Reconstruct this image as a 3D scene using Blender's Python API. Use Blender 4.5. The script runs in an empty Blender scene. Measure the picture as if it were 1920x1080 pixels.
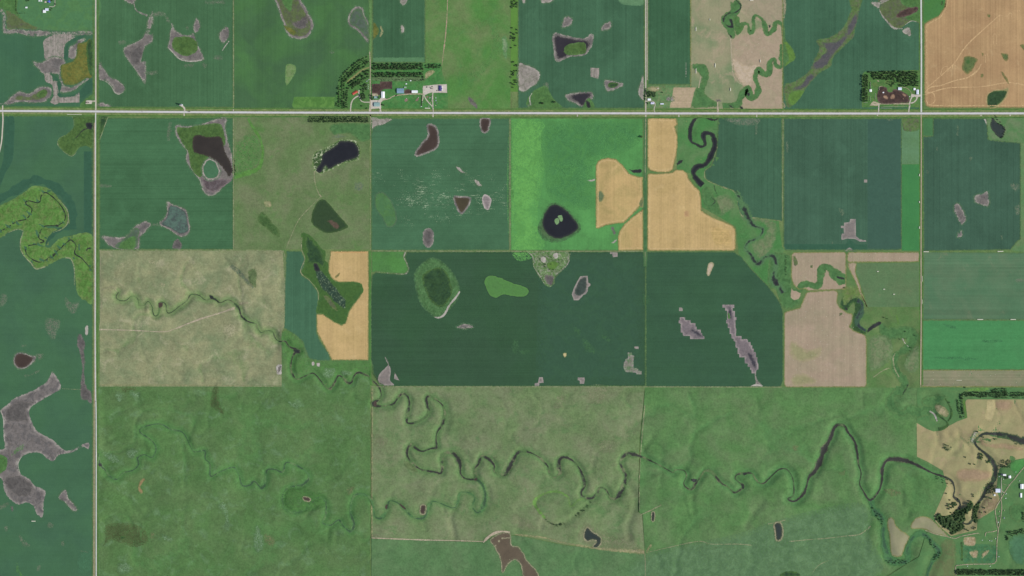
import bpy, math, random
import numpy as np
from mathutils import Vector, Matrix
from mathutils.geometry import delaunay_2d_cdt

# ------------------------------------------------------------------ camera, sky, sun, exposure
S = 3.12                       # metres on the ground for one pixel of the 1920 px wide photograph
ALT = 15000.0
scene = bpy.context.scene
cam_data = bpy.data.cameras.new("camera")
cam_data.sensor_fit = 'HORIZONTAL'
cam_data.angle = 2 * math.atan(960 * S / ALT)
cam_data.clip_start = 10.0
cam_data.clip_end = 60000.0
cam = bpy.data.objects.new("camera", cam_data)
scene.collection.objects.link(cam)
cam.location = (0, 0, ALT)
scene.camera = cam

SUN_AZ, SUN_EL = math.radians(105), math.radians(40)
world = bpy.data.worlds.new("World")
scene.world = world
world.use_nodes = True
wn = world.node_tree
sky = wn.nodes.new("ShaderNodeTexSky")
sky.sky_type = 'NISHITA'
sky.sun_disc = False
sky.sun_elevation = SUN_EL
sky.sun_rotation = SUN_AZ
bg = next(n for n in wn.nodes if n.type == 'BACKGROUND')
bg.inputs['Strength'].default_value = 0.11
wn.links.new(sky.outputs[0], bg.inputs['Color'])
sun_data = bpy.data.lights.new("sun", 'SUN')
sun_data.energy = 3.6
sun_data.angle = math.radians(0.53)
sun_data.color = (1.0, 0.95, 0.87)
sun = bpy.data.objects.new("sun", sun_data)
scene.collection.objects.link(sun)
to_sun = Vector((math.cos(SUN_EL) * math.sin(SUN_AZ), math.cos(SUN_EL) * math.cos(SUN_AZ), math.sin(SUN_EL)))
sun.rotation_euler = to_sun.to_track_quat('Z', 'Y').to_euler()
vs = scene.view_settings
vs.view_transform = 'Standard'
vs.look = 'None'
vs.exposure = 0.0
vs.gamma = 1.0
vs.use_curve_mapping = False
scene.cycles.max_bounces = 4
scene.cycles.transparent_max_bounces = 12

rnd = random.Random(7)
COL = scene.collection
KL = (1.0, 1.0, 1.0)     # measured light on level ground: picture value of a white sheet


def lin(c):
    c /= 255.0
    return c / 12.92 if c <= 0.04045 else ((c + 0.055) / 1.055) ** 2.4


def rgb(r, g, b):
    return (lin(r) / KL[0], lin(g) / KL[1], lin(b) / KL[2], 1.0)


# ------------------------------------------------------------------ node materials
class NB:
    def __init__(self, name, rough=0.95, spec=0.08):
        self.m = bpy.data.materials.new(name)
        self.m.use_nodes = True
        self.t = self.m.node_tree
        self.b = next(n for n in self.t.nodes if n.type == 'BSDF_PRINCIPLED')
        self.b.inputs['Roughness'].default_value = rough
        self.b.inputs['Specular IOR Level'].default_value = spec
        self.pos = self.t.nodes.new("ShaderNodeNewGeometry").outputs['Position']

    def put(self, sock, v):
        if isinstance(v, bpy.types.NodeSocket):
            self.t.links.new(v, sock)
        else:
            sock.default_value = v

    def math(self, op, a, b=0.0, clamp=False):
        n = self.t.nodes.new("ShaderNodeMath")
        n.operation = op
        n.use_clamp = clamp
        self.put(n.inputs[0], a)
        self.put(n.inputs[1], b)
        return n.outputs[0]

    def vec(self, xyz, off=(0, 0, 0), rot=0.0):
        n = self.t.nodes.new("ShaderNodeMapping")
        n.vector_type = 'POINT'
        n.inputs['Location'].default_value = off
        n.inputs['Rotation'].default_value = (0, 0, rot)
        n.inputs['Scale'].default_value = xyz
        self.put(n.inputs[0], self.pos)
        return n.outputs[0]

    def noise(self, size, detail=2.0, rough=0.5, v=None, dist=0.0):
        n = self.t.nodes.new("ShaderNodeTexNoise")
        n.noise_dimensions = '2D' if v is None else '3D'
        self.put(n.inputs['Vector'], self.pos if v is None else v)
        n.inputs['Scale'].default_value = 1.0 / size
        n.inputs['Detail'].default_value = detail
        n.inputs['Roughness'].default_value = rough
        n.inputs['Distortion'].default_value = dist
        return n.outputs[0]

    def mapr(self, v, a, b, c=0.0, d=1.0):
        n = self.t.nodes.new("ShaderNodeMapRange")
        n.clamp = True
        self.put(n.inputs[0], v)
        for i, x in zip((1, 2, 3, 4), (a, b, c, d)):
            self.put(n.inputs[i], x)
        return n.outputs[0]

    def mix(self, f, a, b):
        n = self.t.nodes.new("ShaderNodeMix")
        n.data_type = 'RGBA'
        self.put(n.inputs[0], f)
        self.put(n.inputs[6], a)
        self.put(n.inputs[7], b)
        return n.outputs[2]

    def gain(self, c, f):
        n = self.t.nodes.new("ShaderNodeVectorMath")
        n.operation = 'SCALE'
        self.put(n.inputs[0], c if isinstance(c, bpy.types.NodeSocket) else tuple(c[:3]))
        self.put(n.inputs[3], f)
        return n.outputs[0]

    def ragged(self, a, cell=2.6):
        """coverage a (0..1) as small solid or open spots, the way thin cover thins out"""
        sn = self.t.nodes.new("ShaderNodeVectorMath")
        sn.operation = 'SNAP'
        self.put(sn.inputs[0], self.pos)
        sn.inputs[1].default_value = (cell, cell, 1e6)
        wnz = self.t.nodes.new("ShaderNodeTexWhiteNoise")
        wnz.noise_dimensions = '2D'
        self.put(wnz.inputs['Vector'], sn.outputs[0])
        return self.math('LESS_THAN', wnz.outputs['Value'], a)

    def attr(self, name):
        n = self.t.nodes.new("ShaderNodeAttribute")
        n.attribute_name = name
        return n.outputs['Fac']

    def swing(self, terms):
        """1 + sum of amount * (signal in -1..1)"""
        f = 1.0
        for sig, amt in terms:
            if amt:
                f = self.math('MULTIPLY_ADD', sig, amt) if False else self.math('ADD', f, self.math('MULTIPLY', sig, amt))
        return f

    def out(self, c, alpha=None, bump=None):
        self.put(self.b.inputs['Base Color'], c)
        if alpha is not None:
            self.put(self.b.inputs['Alpha'], alpha)
        if bump is not None:
            n = self.t.nodes.new("ShaderNodeBump")
            n.inputs['Strength'].default_value = bump[1]
            n.inputs['Distance'].default_value = bump[2]
            self.put(n.inputs['Height'], bump[0])
            self.t.links.new(n.outputs[0], self.b.inputs['Normal'])
        return self.m


MATS = {}


def field_mat(key, c, c2=None, amt=0.5, big=330, rows=None, mott=0.06, fine=0.05, c3=None, c3size=60, c3lo=0.6, c3amt=0.6, wet=None, tram=0.0):
    """crop or pasture: base colour, a second colour in large drifts, row stripes, mottling, a third colour in small patches, wet grass by water"""
    if key in MATS:
        return MATS[key]
    b = NB(key)
    off = b.vec((1, 1, 1), (rnd.uniform(-9e3, 9e3), rnd.uniform(-9e3, 9e3), 0))
    col = c
    if c2:
        col = b.mix(b.math('MULTIPLY', b.mapr(b.noise(big, 5, 0.6, off, 0.4), 0.40, 0.64), amt), col, c2)
    if c3:
        col = b.mix(b.math('MULTIPLY', b.mapr(b.noise(c3size, 5, 0.68, off, 0.6), c3lo, c3lo + 0.14), c3amt), col, c3)
    if wet:
        w = b.math('ADD', b.attr('wet'), b.math('MULTIPLY', b.math('SUBTRACT', b.noise(35, 4, 0.65, off), 0.5), 1.1))
        col = b.mix(b.math('MULTIPLY', b.mapr(w, 0.30, 0.85), 0.75), col, wet)
    terms = [(b.mapr(b.noise(130, 4, 0.6, off), 0.3, 0.7, -1, 1), mott), (b.mapr(b.noise(10, 3, 0.65, off), 0.28, 0.72, -1, 1), fine), (b.mapr(b.noise(28, 4, 0.7, off, 0.5), 0.3, 0.7, -1, 1), fine * 0.8)]
    if rows:
        ax, per, s = rows
        v = b.vec((1 / per, 1 / 1400, 1) if ax == 'x' else (1 / 1400, 1 / per, 1), (rnd.uniform(-99, 99), rnd.uniform(-99, 99), 0))
        terms.append((b.mapr(b.noise(1.0, 2.5, 0.6, v), 0.28, 0.72, -1, 1), s))
        v2 = b.vec((1 / (per * 7), 1 / 2500, 1) if ax == 'x' else (1 / 2500, 1 / (per * 7), 1), (rnd.uniform(-99, 99), 5, 0))
        terms.append((b.mapr(b.noise(1.0, 1.5, 0.5, v2), 0.3, 0.7, -1, 1), s * 0.6))
    if tram:
        sep = b.t.nodes.new("ShaderNodeSeparateXYZ")
        b.put(sep.inputs[0], b.pos)
        a = sep.outputs[0] if rows[0] == 'x' else sep.outputs[1]
        q = b.math('ABSOLUTE', b.math('SUBTRACT', b.math('FRACT', b.math('DIVIDE', a, 36.0)), 0.5))
        terms.append((b.mapr(q, 0.0, 0.09, -1, 0), tram))
    MATS[key] = b.out(b.gain(col, b.swing(terms)), bump=(b.noise(7, 4, 0.7), 0.5, 1.2))
    return MATS[key]


def patch_mat(key, rim, inner, rimw=12, c3=None, c3amt=0.6, c3size=30, soft=5, rag=6, fine=0.10, rows=None, opac=1.0, c3lo=0.52):
    """a patch inside a field: edge colour to inner colour, blotches of a third colour, a ragged soft border"""
    if key in MATS:
        return MATS[key]
    b = NB(key)
    e = b.attr('edge')
    n1 = b.math('SUBTRACT', b.noise(13, 4, 0.65), 0.5)
    n2 = b.math('SUBTRACT', b.noise(34, 3, 0.6), 0.5)
    er = b.math('ADD', e, b.math('ADD', b.math('MULTIPLY', n1, rag * 2.0), b.math('MULTIPLY', n2, rag * 1.2)))
    col = b.mix(b.mapr(b.math('ADD', er, b.math('MULTIPLY', n2, rimw * 1.2)), rimw * 0.35, rimw * 1.25), rim, inner)
    if c3:
        col = b.mix(b.math('MULTIPLY', b.mapr(b.noise(c3size, 5, 0.7, None, 0.7), c3lo - 0.04, c3lo + 0.07), c3amt), col, c3)
    terms = [(b.mapr(b.noise(40, 4, 0.65, None, 0.6), 0.32, 0.68, -1, 1), fine * 1.3), (b.mapr(b.noise(13, 4, 0.7, None, 0.5), 0.3, 0.7, -1, 1), fine * 1.5)]
    if rows:
        ax, per, s = rows
        v = b.vec((1 / per, 1 / 500, 1) if ax == 'x' else (1 / 500, 1 / per, 1))
        terms.append((b.mapr(b.noise(1.0, 2, 0.5, v), 0.3, 0.7, -1, 1), s))
    a = b.mapr(er, -0.45 * soft, 0.55 * soft)
    if opac < 1:
        a = b.math('MULTIPLY', a, opac)
    MATS[key] = b.out(b.gain(col, b.swing(terms)), alpha=b.ragged(a))
    return MATS[key]


def water_mat(key, c, edge=None, soft=4, rag=3, rough=0.12):
    if key in MATS:
        return MATS[key]
    b = NB(key, rough, 0.5)
    e = b.math('ADD', b.attr('edge'), b.math('MULTIPLY', b.math('SUBTRACT', b.noise(9, 4, 0.65), 0.5), rag * 2.2))
    col = c
    if edge:
        col = b.mix(b.mapr(e, 2, 14), edge, c)
    col = b.gain(col, b.swing([(b.mapr(b.noise(60, 4, 0.6), 0.3, 0.7, -1, 1), 0.10), (b.mapr(b.noise(8, 3, 0.6), 0.3, 0.7, -1, 1), 0.06)]))
    MATS[key] = b.out(col, alpha=b.ragged(b.mapr(e, 0, soft)), bump=(b.noise(4, 3, 0.6), 0.08, 0.2))
    return MATS[key]


def creek_mat(key, bank, water, frac=0.5, soft=0.35, breaks=0.42, tan=None):
    """water between banks across a ribbon ('cross' runs 0 at the middle to 1 at the edge)"""
    if key in MATS:
        return MATS[key]
    b = NB(key, 0.6, 0.2)
    c = b.math('ADD', b.attr('cross'), b.math('MULTIPLY', b.math('SUBTRACT', b.noise(15, 4, 0.65), 0.5), 0.9))
    w = b.math('MULTIPLY', b.mapr(c, frac - 0.16, frac + 0.14, 1, 0), b.mapr(b.noise(70, 3, 0.6), breaks - 0.07, breaks + 0.05))
    bk = bank
    if tan:
        bk = b.mix(b.mapr(b.noise(45, 3, 0.6), 0.5, 0.6), bank, tan)
    col = b.mix(w, bk, water)
    col = b.gain(col, b.swing([(b.mapr(b.noise(9, 3, 0.7), 0.28, 0.72, -1, 1), 0.14)]))
    MATS[key] = b.out(col, alpha=b.ragged(b.mapr(c, 1.0 - soft, 1.0, 1, 0)))
    return MATS[key]


def streak_mat(key, c, ax='y', lo=0.56, per=5.0, ln=60.0):
    if key in MATS:
        return MATS[key]
    b = NB(key)
    e = b.attr('edge')
    v = b.vec((1 / ln, 1 / per, 1) if ax == 'y' else (1 / per, 1 / ln, 1))
    n = b.math('MULTIPLY', b.mapr(b.noise(1.0, 3, 0.7, v), lo, lo + 0.12), b.mapr(b.noise(95, 3, 0.6), 0.46, 0.62))
    MATS[key] = b.out(c, alpha=b.ragged(b.math('MULTIPLY', b.math('MULTIPLY', n, b.mapr(e, 0, 90)), 0.85), 1.8))
    return MATS[key]


def solid_mat(key, c, rough=0.7, spec=0.3, var=0.08, size=3.0, c2=None, metal=0.0, ribs=None):
    """built things: colour with weathering, optional roof ribs"""
    if key in MATS:
        return MATS[key]
    b = NB(key, rough, spec)
    b.b.inputs['Metallic'].default_value = metal
    oc = b.t.nodes.new("ShaderNodeTexCoord").outputs['Object']
    n = b.noise(size, 4, 0.65, oc)
    col = b.mix(b.math('MULTIPLY', b.mapr(n, 0.5, 0.66), 0.5), c, c2) if c2 else c
    terms = [(b.mapr(n, 0.3, 0.7, -1, 1), var)]
    bump = None
    if ribs:
        wv = b.t.nodes.new("ShaderNodeTexWave")
        wv.bands_direction = ribs
        wv.inputs['Scale'].default_value = 1.0
        b.put(wv.inputs['Vector'], oc)
        bump = (wv.outputs['Fac'], 0.25, 0.04)
    MATS[key] = b.out(b.gain(col, b.swing(terms)), bump=bump)
    return MATS[key]


# ------------------------------------------------------------------ map coordinates
def wpt(x, y):
    return ((x - 960) * S, (540 - y) * S)


def T(code, text):
    """points read from an enlarged view of the map: code gives the view's corner and enlargement"""
    if code in ZOOM:
        x0, y0, k = ZOOM[code]
    else:
        x0, y0, k = int(code[0]) * 480, int(code[1]) * 270, 4.0
    out = []
    for tok in text.split():
        v = [float(q) for q in tok.split(',')]
        p = [x0 + v[0] / k, y0 + v[1] / k]
        if len(v) > 2:
            p.append(v[2] / k)
        out.append(tuple(p))
    return out


ZOOM = {
    'px': (0, 0, 1.0),
    'nw': (40, 0, 24.0),            # farm in the north-west corner
    'ca': (625, 100, 15.883), 'cb': (625, 150, 15.883), 'cc': (735, 145, 15.883),   # central farm
    'mf': (1200, 150, 24.0),        # small farm by the middle road
    'ef': (1605, 125, 14.77),       # eastern feedlot farm
    'sa': (1820, 870, 19.2), 'sb': (1740, 920, 10.667), 'sc': (1740, 979, 10.667), 'sd': (1740, 800, 10.667),   # south-east farm
    'se': (1780, 720, 13.67), 'cr': (1340, 0, 13.67), 'st': (940, 0, 6.0),
}


def catmull(pts, closed, step):
    """resample points (px, any extra columns) with a Catmull-Rom curve at about step metres"""
    P = np.array([list(p) + [0] * (3 - len(p)) for p in pts], float)
    n = len(P)
    if n < 3:
        closed = False
    out = []
    rng = range(n) if closed else range(n - 1)
    for i in rng:
        p1, p2 = P[i], P[(i + 1) % n]
        p0 = P[(i - 1) % n] if closed or i > 0 else 2 * p1 - p2
        p3 = P[(i + 2) % n] if closed or i + 2 < n else 2 * p2 - p1
        k = max(1, int(np.hypot(*(p2 - p1)[:2]) * S / step))
        for j in range(k):
            t = j / k
            out.append(0.5 * ((2 * p1) + (-p0 + p2) * t + (2 * p0 - 5 * p1 + 4 * p2 - p3) * t * t + (-p0 + 3 * p1 - 3 * p2 + p3) * t ** 3))
    if not closed:
        out.append(P[-1])
    return np.array(out)


def densify(pts, step):
    P = np.array([p[:2] for p in pts], float)
    out = []
    for i in range(len(P)):
        a, b = P[i], P[(i + 1) % len(P)]
        k = max(1, int(round(np.hypot(*(b - a)) * S / step)))
        for j in range(k):
            out.append(a + (b - a) * j / k)
    return np.array(out)


_lat = np.random.RandomState(3).rand(257, 257)


def vnoise(x, y, size):
    """smooth value noise, -1..1"""
    u, v = np.asarray(x) / size + 101.3, np.asarray(y) / size + 57.7
    i, j = np.floor(u).astype(int), np.floor(v).astype(int)
    f, g = u - i, v - j
    f, g = f * f * (3 - 2 * f), g * g * (3 - 2 * g)
    i0, j0, i1, j1 = i % 256, j % 256, (i + 1) % 256, (j + 1) % 256
    a = _lat[i0, j0] * (1 - f) + _lat[i1, j0] * f
    c = _lat[i0, j1] * (1 - f) + _lat[i1, j1] * f
    return (a * (1 - g) + c * g) * 2 - 1


# ------------------------------------------------------------------ watercourses (they also carve the ground)
CREEK_MAIN = (
    T('33', '-0,360,9 50,310,10 90,280,12 140,280,9 180,330,7 195,400,8 190,480,9 150,500,10 180,520,14 220,510,18 270,460,22 290,410,20 310,340,26 350,300,46 390,230,56 420,140,58 470,50,40 490,-10,34 520,-50,30 575,-45,24 600,0,24 650,70,24 670,150,24 680,240,14 700,310,8 690,390,8 720,450,10 750,500,18 780,510,20 830,450,18 850,400,16 860,330,26 858,290,34 875,235,24 910,208,30 950,205,38 1030,215,44 1100,240,34 1170,275,26 1240,310,18 1320,335,16 1380,370,18 1400,430,14 1395,490,14 1440,530,16 1440,570,18 1400,610,16'))
CREEK_MID = (
    T('23', '1920,360,9 1890,385,10 1850,380,8 1820,340,8 1800,310,10 1740,312,24 1690,320,12 1675,350,8 1700,375,9 1735,405,22 1720,430,16 1670,455,18 1640,430,10 1610,405,10 1580,390,14 1540,350,22 1500,300,26 1450,290,24 1420,330,14 1380,385,18 1345,432,14 1300,410,7 1290,380,7 1310,330,7 1290,290,7 1225,285,7 1210,305,7 1160,280,9 1090,240,11 1000,200,18 950,180,30 880,165,32 835,185,32 815,240,26 840,290,24 855,330,28 840,400,34 800,480,34 770,505,24 740,495,16 725,465,12 700,430,10 660,420,12 640,460,22 590,500,26 530,485,24 520,450,20 545,400,28 530,330,26 510,280,18 460,220,14 400,190,26 360,205,34 350,260,34 360,310,26 320,340,20 285,310,20 270,260,14 210,195,12 150,160,12 90,145,24 40,160,32 0,230,40')
    + T('13', '1880,300,44 1850,320,34 1790,300,18 1785,250,18 1740,200,24 1690,185,18 1670,240,20 1640,280,18 1645,350,24 1570,350,14 1535,310,18 1530,240,30 1490,170,30 1440,155,20 1395,185,26 1400,260,22 1385,310,28 1340,300,26 1250,285,14 1190,250,22 1140,190,18 1135,130,18 1165,95,18 1200,125,18 1250,145,12 1310,125,14 1355,115,26 1350,60,10 1360,0,10')
    + T('12', '1400,1020,18 1415,930,18 1390,870,12 1320,820,18 1280,820,30 1285,880,26 1300,920,26 1270,970,18 1210,1005,18 1140,1015,14 1130,970,24 1150,880,20 1140,820,16 1100,790,26 1060,830,14 1030,870,18 960,885,12 890,885,34 880,860,34 920,840,14 940,800,10 920,740,12 880,700,10 840,660,10 770,635,24 735,660,10 715,710,16 680,705,18 650,670,12 615,660,12 590,710,14 555,755,22 520,740,12 480,690,10 430,640,12 370,660,12 310,685,12 280,660,22 260,600,12 270,530,12 290,490,24 320,470,34 250,440,14 220,400,14 170,400,18 140,370,16 125,330,14 80,320,14 40,335,14 10,300,14 0,270,16')
    + T('02', '1860,250,22 1810,210,28 1790,150,34 1740,100,20 1700,90,12 1650,110,12 1600,80,26 1540,90,14 1490,55,12 1430,50,22 1400,95,12 1340,140,10 1280,185,12 1250,180,12 1240,120,12 1200,112,34 1190,190,18 1160,210,12 1145,180,18 1140,140,18 1110,100,10 1080,130,10 1045,130,10 1030,80,10 990,60,10 940,95,10 890,90,10 870,65,12 890,30,10'))
CREEK_MID = [(p[0], p[1], p[2] * (0.5 if p[0] < 530 else 1.0)) for p in CREEK_MID]
CREEK_SOUTH = (
    T('03', '735,160,6 750,240,26 790,290,12 820,330,18 880,355,12 920,310,12 1000,285,10 1040,240,12 1030,195,18 1080,170,10 1140,190,10 1170,140,14 1160,90,12 1120,50,10 1060,10,12 1050,-20,10 1100,-45,12 1200,-60,10 1280,-20,14 1370,5,8 1430,110,7 1460,150,7 1535,140,14 1540,200,10 1575,240,10 1580,330,14 1650,300,9 1750,265,10 1790,320,10 1815,400,14 1870,400,20 1900,370,14')
    + T('13', '0,380,14 40,420,24 70,380,22 80,290,14 140,280,12 200,300,18 225,230,12 300,250,18 380,300,18 395,350,22 340,400,24 240,420,20 200,490,20 210,560,20 270,600,26 350,590,24 420,530,20 470,490,22 520,520,26 525,620,16 500,680,14 560,700,14 620,660,14 660,710,16 710,745,22 735,690,24 710,590,14 730,490,14 780,465,16 850,490,16 880,560,12 890,630,14 940,645,20 980,590,26 1000,520,12 1060,530,14 1110,570,24 1180,640,14 1260,640,26 1300,550,24 1340,520,10 1480,570,12 1515,520,24 1530,460,12 1590,455,10 1640,490,10 1625,560,12 1660,605,16 1700,570,30 1720,480,30 1700,400,22 1650,350,18'))
CREEK_EAST = T('33', '1960,80,50 1900,65,70 1800,30,56 1700,15,40 1620,15,34 1570,50,28 1555,80,26 1580,120,20 1640,170,36 1690,230,56 1710,290,70 1690,370,60 1640,430,40 1610,490,34 1570,540,34 1550,590,34 1540,650,34 1505,690,26 1460,680,18 1480,660,12 1450,700,18 1420,720,16')
CREEK_BRANCH = T('33', '775,515,50 800,590,60 850,640,56 870,700,40 865,780,52 890,900,60 920,960,60 1000,980,60 1050,960,60 1050,880,60 1080,800,50 1140,760,44 1200,790,40 1250,850,44 1280,900,50 1240,960,40 1205,1040,30 1190,1100,30')
CREEK_NORTH = (T('20', '1565,872,14 1520,900,18 1450,880,22 1390,880,24 1350,930,30 1335,1000,30 1345,1060,28')
               + T('21', '1380,0,26 1420,20,28 1450,5,30 1445,-25,34 1435,-60,36 1450,-82,36 1500,-72,38 1520,-20,40 1520,20,40 1500,70,40 1470,130,42 1440,160,44 1390,170,44 1362,205,44 1370,240,40 1400,280,46 1430,310,50'))
CREEK_TEAL = T('32', '850,270,50 880,330,90 960,340,80 1040,330,110 1080,370,90 1060,440,80 1000,480,60 955,515,60 955,600,60 990,660,60 1030,710,60 1000,765,70 945,800,70 920,850,70 940,900,70 1000,940,60 1060,915,80 1130,930,90 1200,910,80 1240,860,80 1210,820,60')
CREEK_OLDARM = T('21', '1680,350,30 1740,480,60 1800,600,40 1880,640,30 1850,700,26 1770,740,26 1755,790,30 1790,830,40 1840,900,50') + T('31', '-20,850,36 30,840,40 55,870,40 60,920,40 42,985,44 50,1040,60 75,1055,60 110,1120,50')
CREEK_WEST = T('01', '-60,690 30,640 130,580 200,560 240,490 195,450 210,425 290,440 310,390 345,365 420,420 480,500 485,570 430,610 330,620 290,700 330,730 270,750 195,775 210,840 290,885 350,865 420,810 500,740 530,720 570,760 560,820 610,855 650,900 692,950')

GULLIES = [   # path, half width, depth
    (T('23', '880,410 920,470 925,540 900,620 870,700 880,790'), 34, 3.2),
    (T('23', '1370,440 1350,520 1360,600'), 26, 2.4), (T('23', '1880,520 1810,610 1750,700'), 30, 2.4),
    (T('23', '970,180 1000,110 1050,40'), 24, 2.0), (T('23', '170,560 190,500 260,460 350,450 420,480 440,560'), 22, 1.8),
    (T('23', '240,660 300,690 400,680 460,640 590,520'), 30, 3.4), (T('23', '220,720 235,640'), 18, 2.2),
    (T('13', '1490,790 1470,700 1460,640 1510,540'), 28, 3.0), (T('13', '1730,400 1750,500 1710,600'), 26, 2.5),
    (T('13', '1400,560 1420,620'), 16, 1.8), (T('13', '1250,660 1275,740'), 16, 1.6), (T('13', '540,810 545,730'), 16, 1.8), (T('13', '600,830 605,750'), 16, 1.6),
    (T('13', '380,620 450,550 510,540'), 24, 2.4), (T('13', '1400,30 1440,-120 1400,-250 1330,-270'), 34, 3.0), (T('13', '1320,470 1360,390 1500,360'), 20, 1.6),
    (T('33', '880,400 930,440 1000,450 1010,540'), 24, 2.2), (T('33', '1040,650 1060,600'), 22, 2.0),
    (T('sd', '640,190 760,260 850,420'), 40, 4.0), (T('sd', '170,80 215,200 200,330 330,470 480,520 600,440 640,340'), 26, 2.6), (T('sd', '1000,460 1000,700 960,780'), 22, 2.4),
    (T('sd', '400,140 500,240 570,190'), 26, 2.5), (T('sd', '1100,40 1400,60 1700,140 1900,230'), 34, 3.0), (T('sd', '880,300 920,180 1000,60'), 30, -2.0),
    (T('33', '730,900 740,760 780,640'), 30, 2.0), (T('33', '330,1060 430,980 560,920'), 22, 1.2),
    (T('03', '950,480 1000,570 1060,630 1110,590'), 30, 1.6), (T('03', '1070,350 1170,265 1230,330 1330,370'), 24, 1.4),
    (T('02', '850,160 960,110 1030,140'), 26, 1.4), (T('02', '1600,740 1590,860 1660,960'), 30, 1.4),
    (T('02', '1500,420 1700,440 1850,320'), 30, 1.4), (T('01', '1690,880 1760,940 1860,1040'), 30, 2.2),
    (T('33', '1020,1050 900,1060 840,1040'), 24, 1.6),
]

CELL = 6.0
RX0, RY0, RX1, RY1 = -3300.0, -1900.0, 3300.0, 1900.0
NX, NY = int((RX1 - RX0) / CELL) + 1, int((RY1 - RY0) / CELL) + 1
HGT = np.zeros((NX, NY))
WET = np.zeros((NX, NY))


def splat(path, reach, fn):
    """distance raster of a path, handed to fn(distance, slice) in windows"""
    P = catmull(path, False, 12.0)
    W = np.array([wpt(p[0], p[1]) for p in P])
    i0, i1 = max(0, int((W[:, 0].min() - reach - RX0) / CELL)), min(NX, int((W[:, 0].max() + reach - RX0) / CELL) + 2)
    j0, j1 = max(0, int((W[:, 1].min() - reach - RY0) / CELL)), min(NY, int((W[:, 1].max() + reach - RY0) / CELL) + 2)
    if i1 <= i0 or j1 <= j0:
        return
    D = np.full((i1 - i0, j1 - j0), 1e9)
    r = int(reach / CELL) + 3
    for a, b in zip(W[:-1], W[1:]):
        m = (a + b) / 2
        ci, cj = int((m[0] - RX0) / CELL) - i0, int((m[1] - RY0) / CELL) - j0
        u0, u1, v0, v1 = max(0, ci - r), min(D.shape[0], ci + r), max(0, cj - r), min(D.shape[1], cj + r)
        if u1 <= u0 or v1 <= v0:
            continue
        X = RX0 + CELL * (np.arange(u0, u1) + i0)[:, None]
        Y = RY0 + CELL * (np.arange(v0, v1) + j0)[None, :]
        d = b - a
        L = d @ d + 1e-9
        t = np.clip(((X - a[0]) * d[0] + (Y - a[1]) * d[1]) / L, 0, 1)
        D[u0:u1, v0:v1] = np.minimum(D[u0:u1, v0:v1], np.hypot(X - a[0] - t * d[0], Y - a[1] - t * d[1]))
    fn(D, (slice(i0, i1), slice(j0, j1)))


def sst(x):
    x = np.clip(x, 0, 1)
    return x * x * (3 - 2 * x)


CARVE = np.zeros((NX, NY))


def carve(path, hw, depth, wet=0.0, core=0.25):
    def f(D, sl):
        c = depth * sst((1 - D / hw) / (1 - core))
        CARVE[sl] = np.where(np.abs(c) > np.abs(CARVE[sl]), c, CARVE[sl])
        if wet:
            WET[sl] = np.maximum(WET[sl], 1 - D / wet)
    splat(path, max(hw, wet), f)


carve(CREEK_MAIN, 46, 5.0, 60)
carve(CREEK_MID, 34, 3.8, 50)
carve(CREEK_SOUTH, 24, 1.9, 55)
carve(CREEK_EAST, 42, 4.5, 0)
carve(CREEK_BRANCH, 60, 3.5, 70)
carve(CREEK_TEAL, 60, 3.0, 60)
carve(CREEK_WEST, 22, 1.5, 30)
carve(CREEK_NORTH, 34, 1.5, 45)
for g, hw, d in GULLIES:
    carve(g, hw * 1.05, d * 1.05, 0, 0.0)
gx = (RX0 + CELL * np.arange(NX))[:, None] * np.ones((1, NY))
gy = (RY0 + CELL * np.arange(NY))[None, :] * np.ones((NX, 1))
px_, py_ = gx / S + 960, 540 - gy / S
PM = np.maximum(sst((py_ - 727) / 12) * sst((px_ - 184) / 12), sst((py_ - 472) / 8) * sst((722 - py_) / 8) * sst((px_ - 186) / 8) * sst((528 - px_) / 8))
# swales: creases where a warped noise field crosses zero, greener along their beds
_wx, _wy = gx + 90 * vnoise(gx, gy, 200) + 25 * vnoise(gx + 500, gy, 60), gy + 90 * vnoise(gx + 1234, gy - 987, 200) + 25 * vnoise(gx, gy + 700, 60)
SWALE = np.maximum(sst(1 - np.abs(vnoise(_wx, _wy, 330)) / 0.16), 0.7 * sst(1 - np.abs(vnoise(_wx + 2000, _wy + 900, 190)) / 0.14)) * sst((vnoise(gx - 300, gy + 4000, 380) + 0.55) / 0.6)
WET = np.maximum(WET, 0.55 * SWALE * PM)
HGT = PM * (6.5 * vnoise(gx, gy, 210) + 2.6 * vnoise(gx, gy, 80) + 0.6 * vnoise(gx, gy, 34) - 4.2 * SWALE) - 2.1 * CARVE


def level(path, r, fall=30.0):
    """flat ground where still water lies"""
    def f(D, sl):
        w = sst(1 - (D - r) / fall)
        m = (HGT[sl] * w).sum() / (w.sum() + 1e-9)
        HGT[sl] = HGT[sl] * (1 - w) + m * w
    splat(path, r + fall, f)


level(T('13', '1840,800 1870,860 1890,930 1860,1020 1850,1060'), 55)
level(T('13', '1880,870 1960,900 2020,960 2060,1080'), 55)
level(T('23', '565,750 600,790 650,810 640,850'), 30)
level(T('23', '1057,610 1058,660'), 16)
level(T('33', '75,700 82,800'), 26)
level(T('13', '365,500 400,510'), 22)
level(T('13', '1250,560 1250,600'), 20)


# sheets that lie on level ground need less height over each other than those draped over slopes
RELIEF = 0.22 + 0.78 * np.clip(np.maximum(PM, np.abs(CARVE) / 0.6), 0, 1)


def sample(R, x, y):
    u = np.clip((np.asarray(x) - RX0) / CELL, 0, NX - 1.001)
    v = np.clip((np.asarray(y) - RY0) / CELL, 0, NY - 1.001)
    i, j = u.astype(int), v.astype(int)
    f, g = u - i, v - j
    return (R[i, j] * (1 - f) + R[i + 1, j] * f) * (1 - g) + (R[i, j + 1] * (1 - f) + R[i + 1, j + 1] * f) * g


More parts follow.
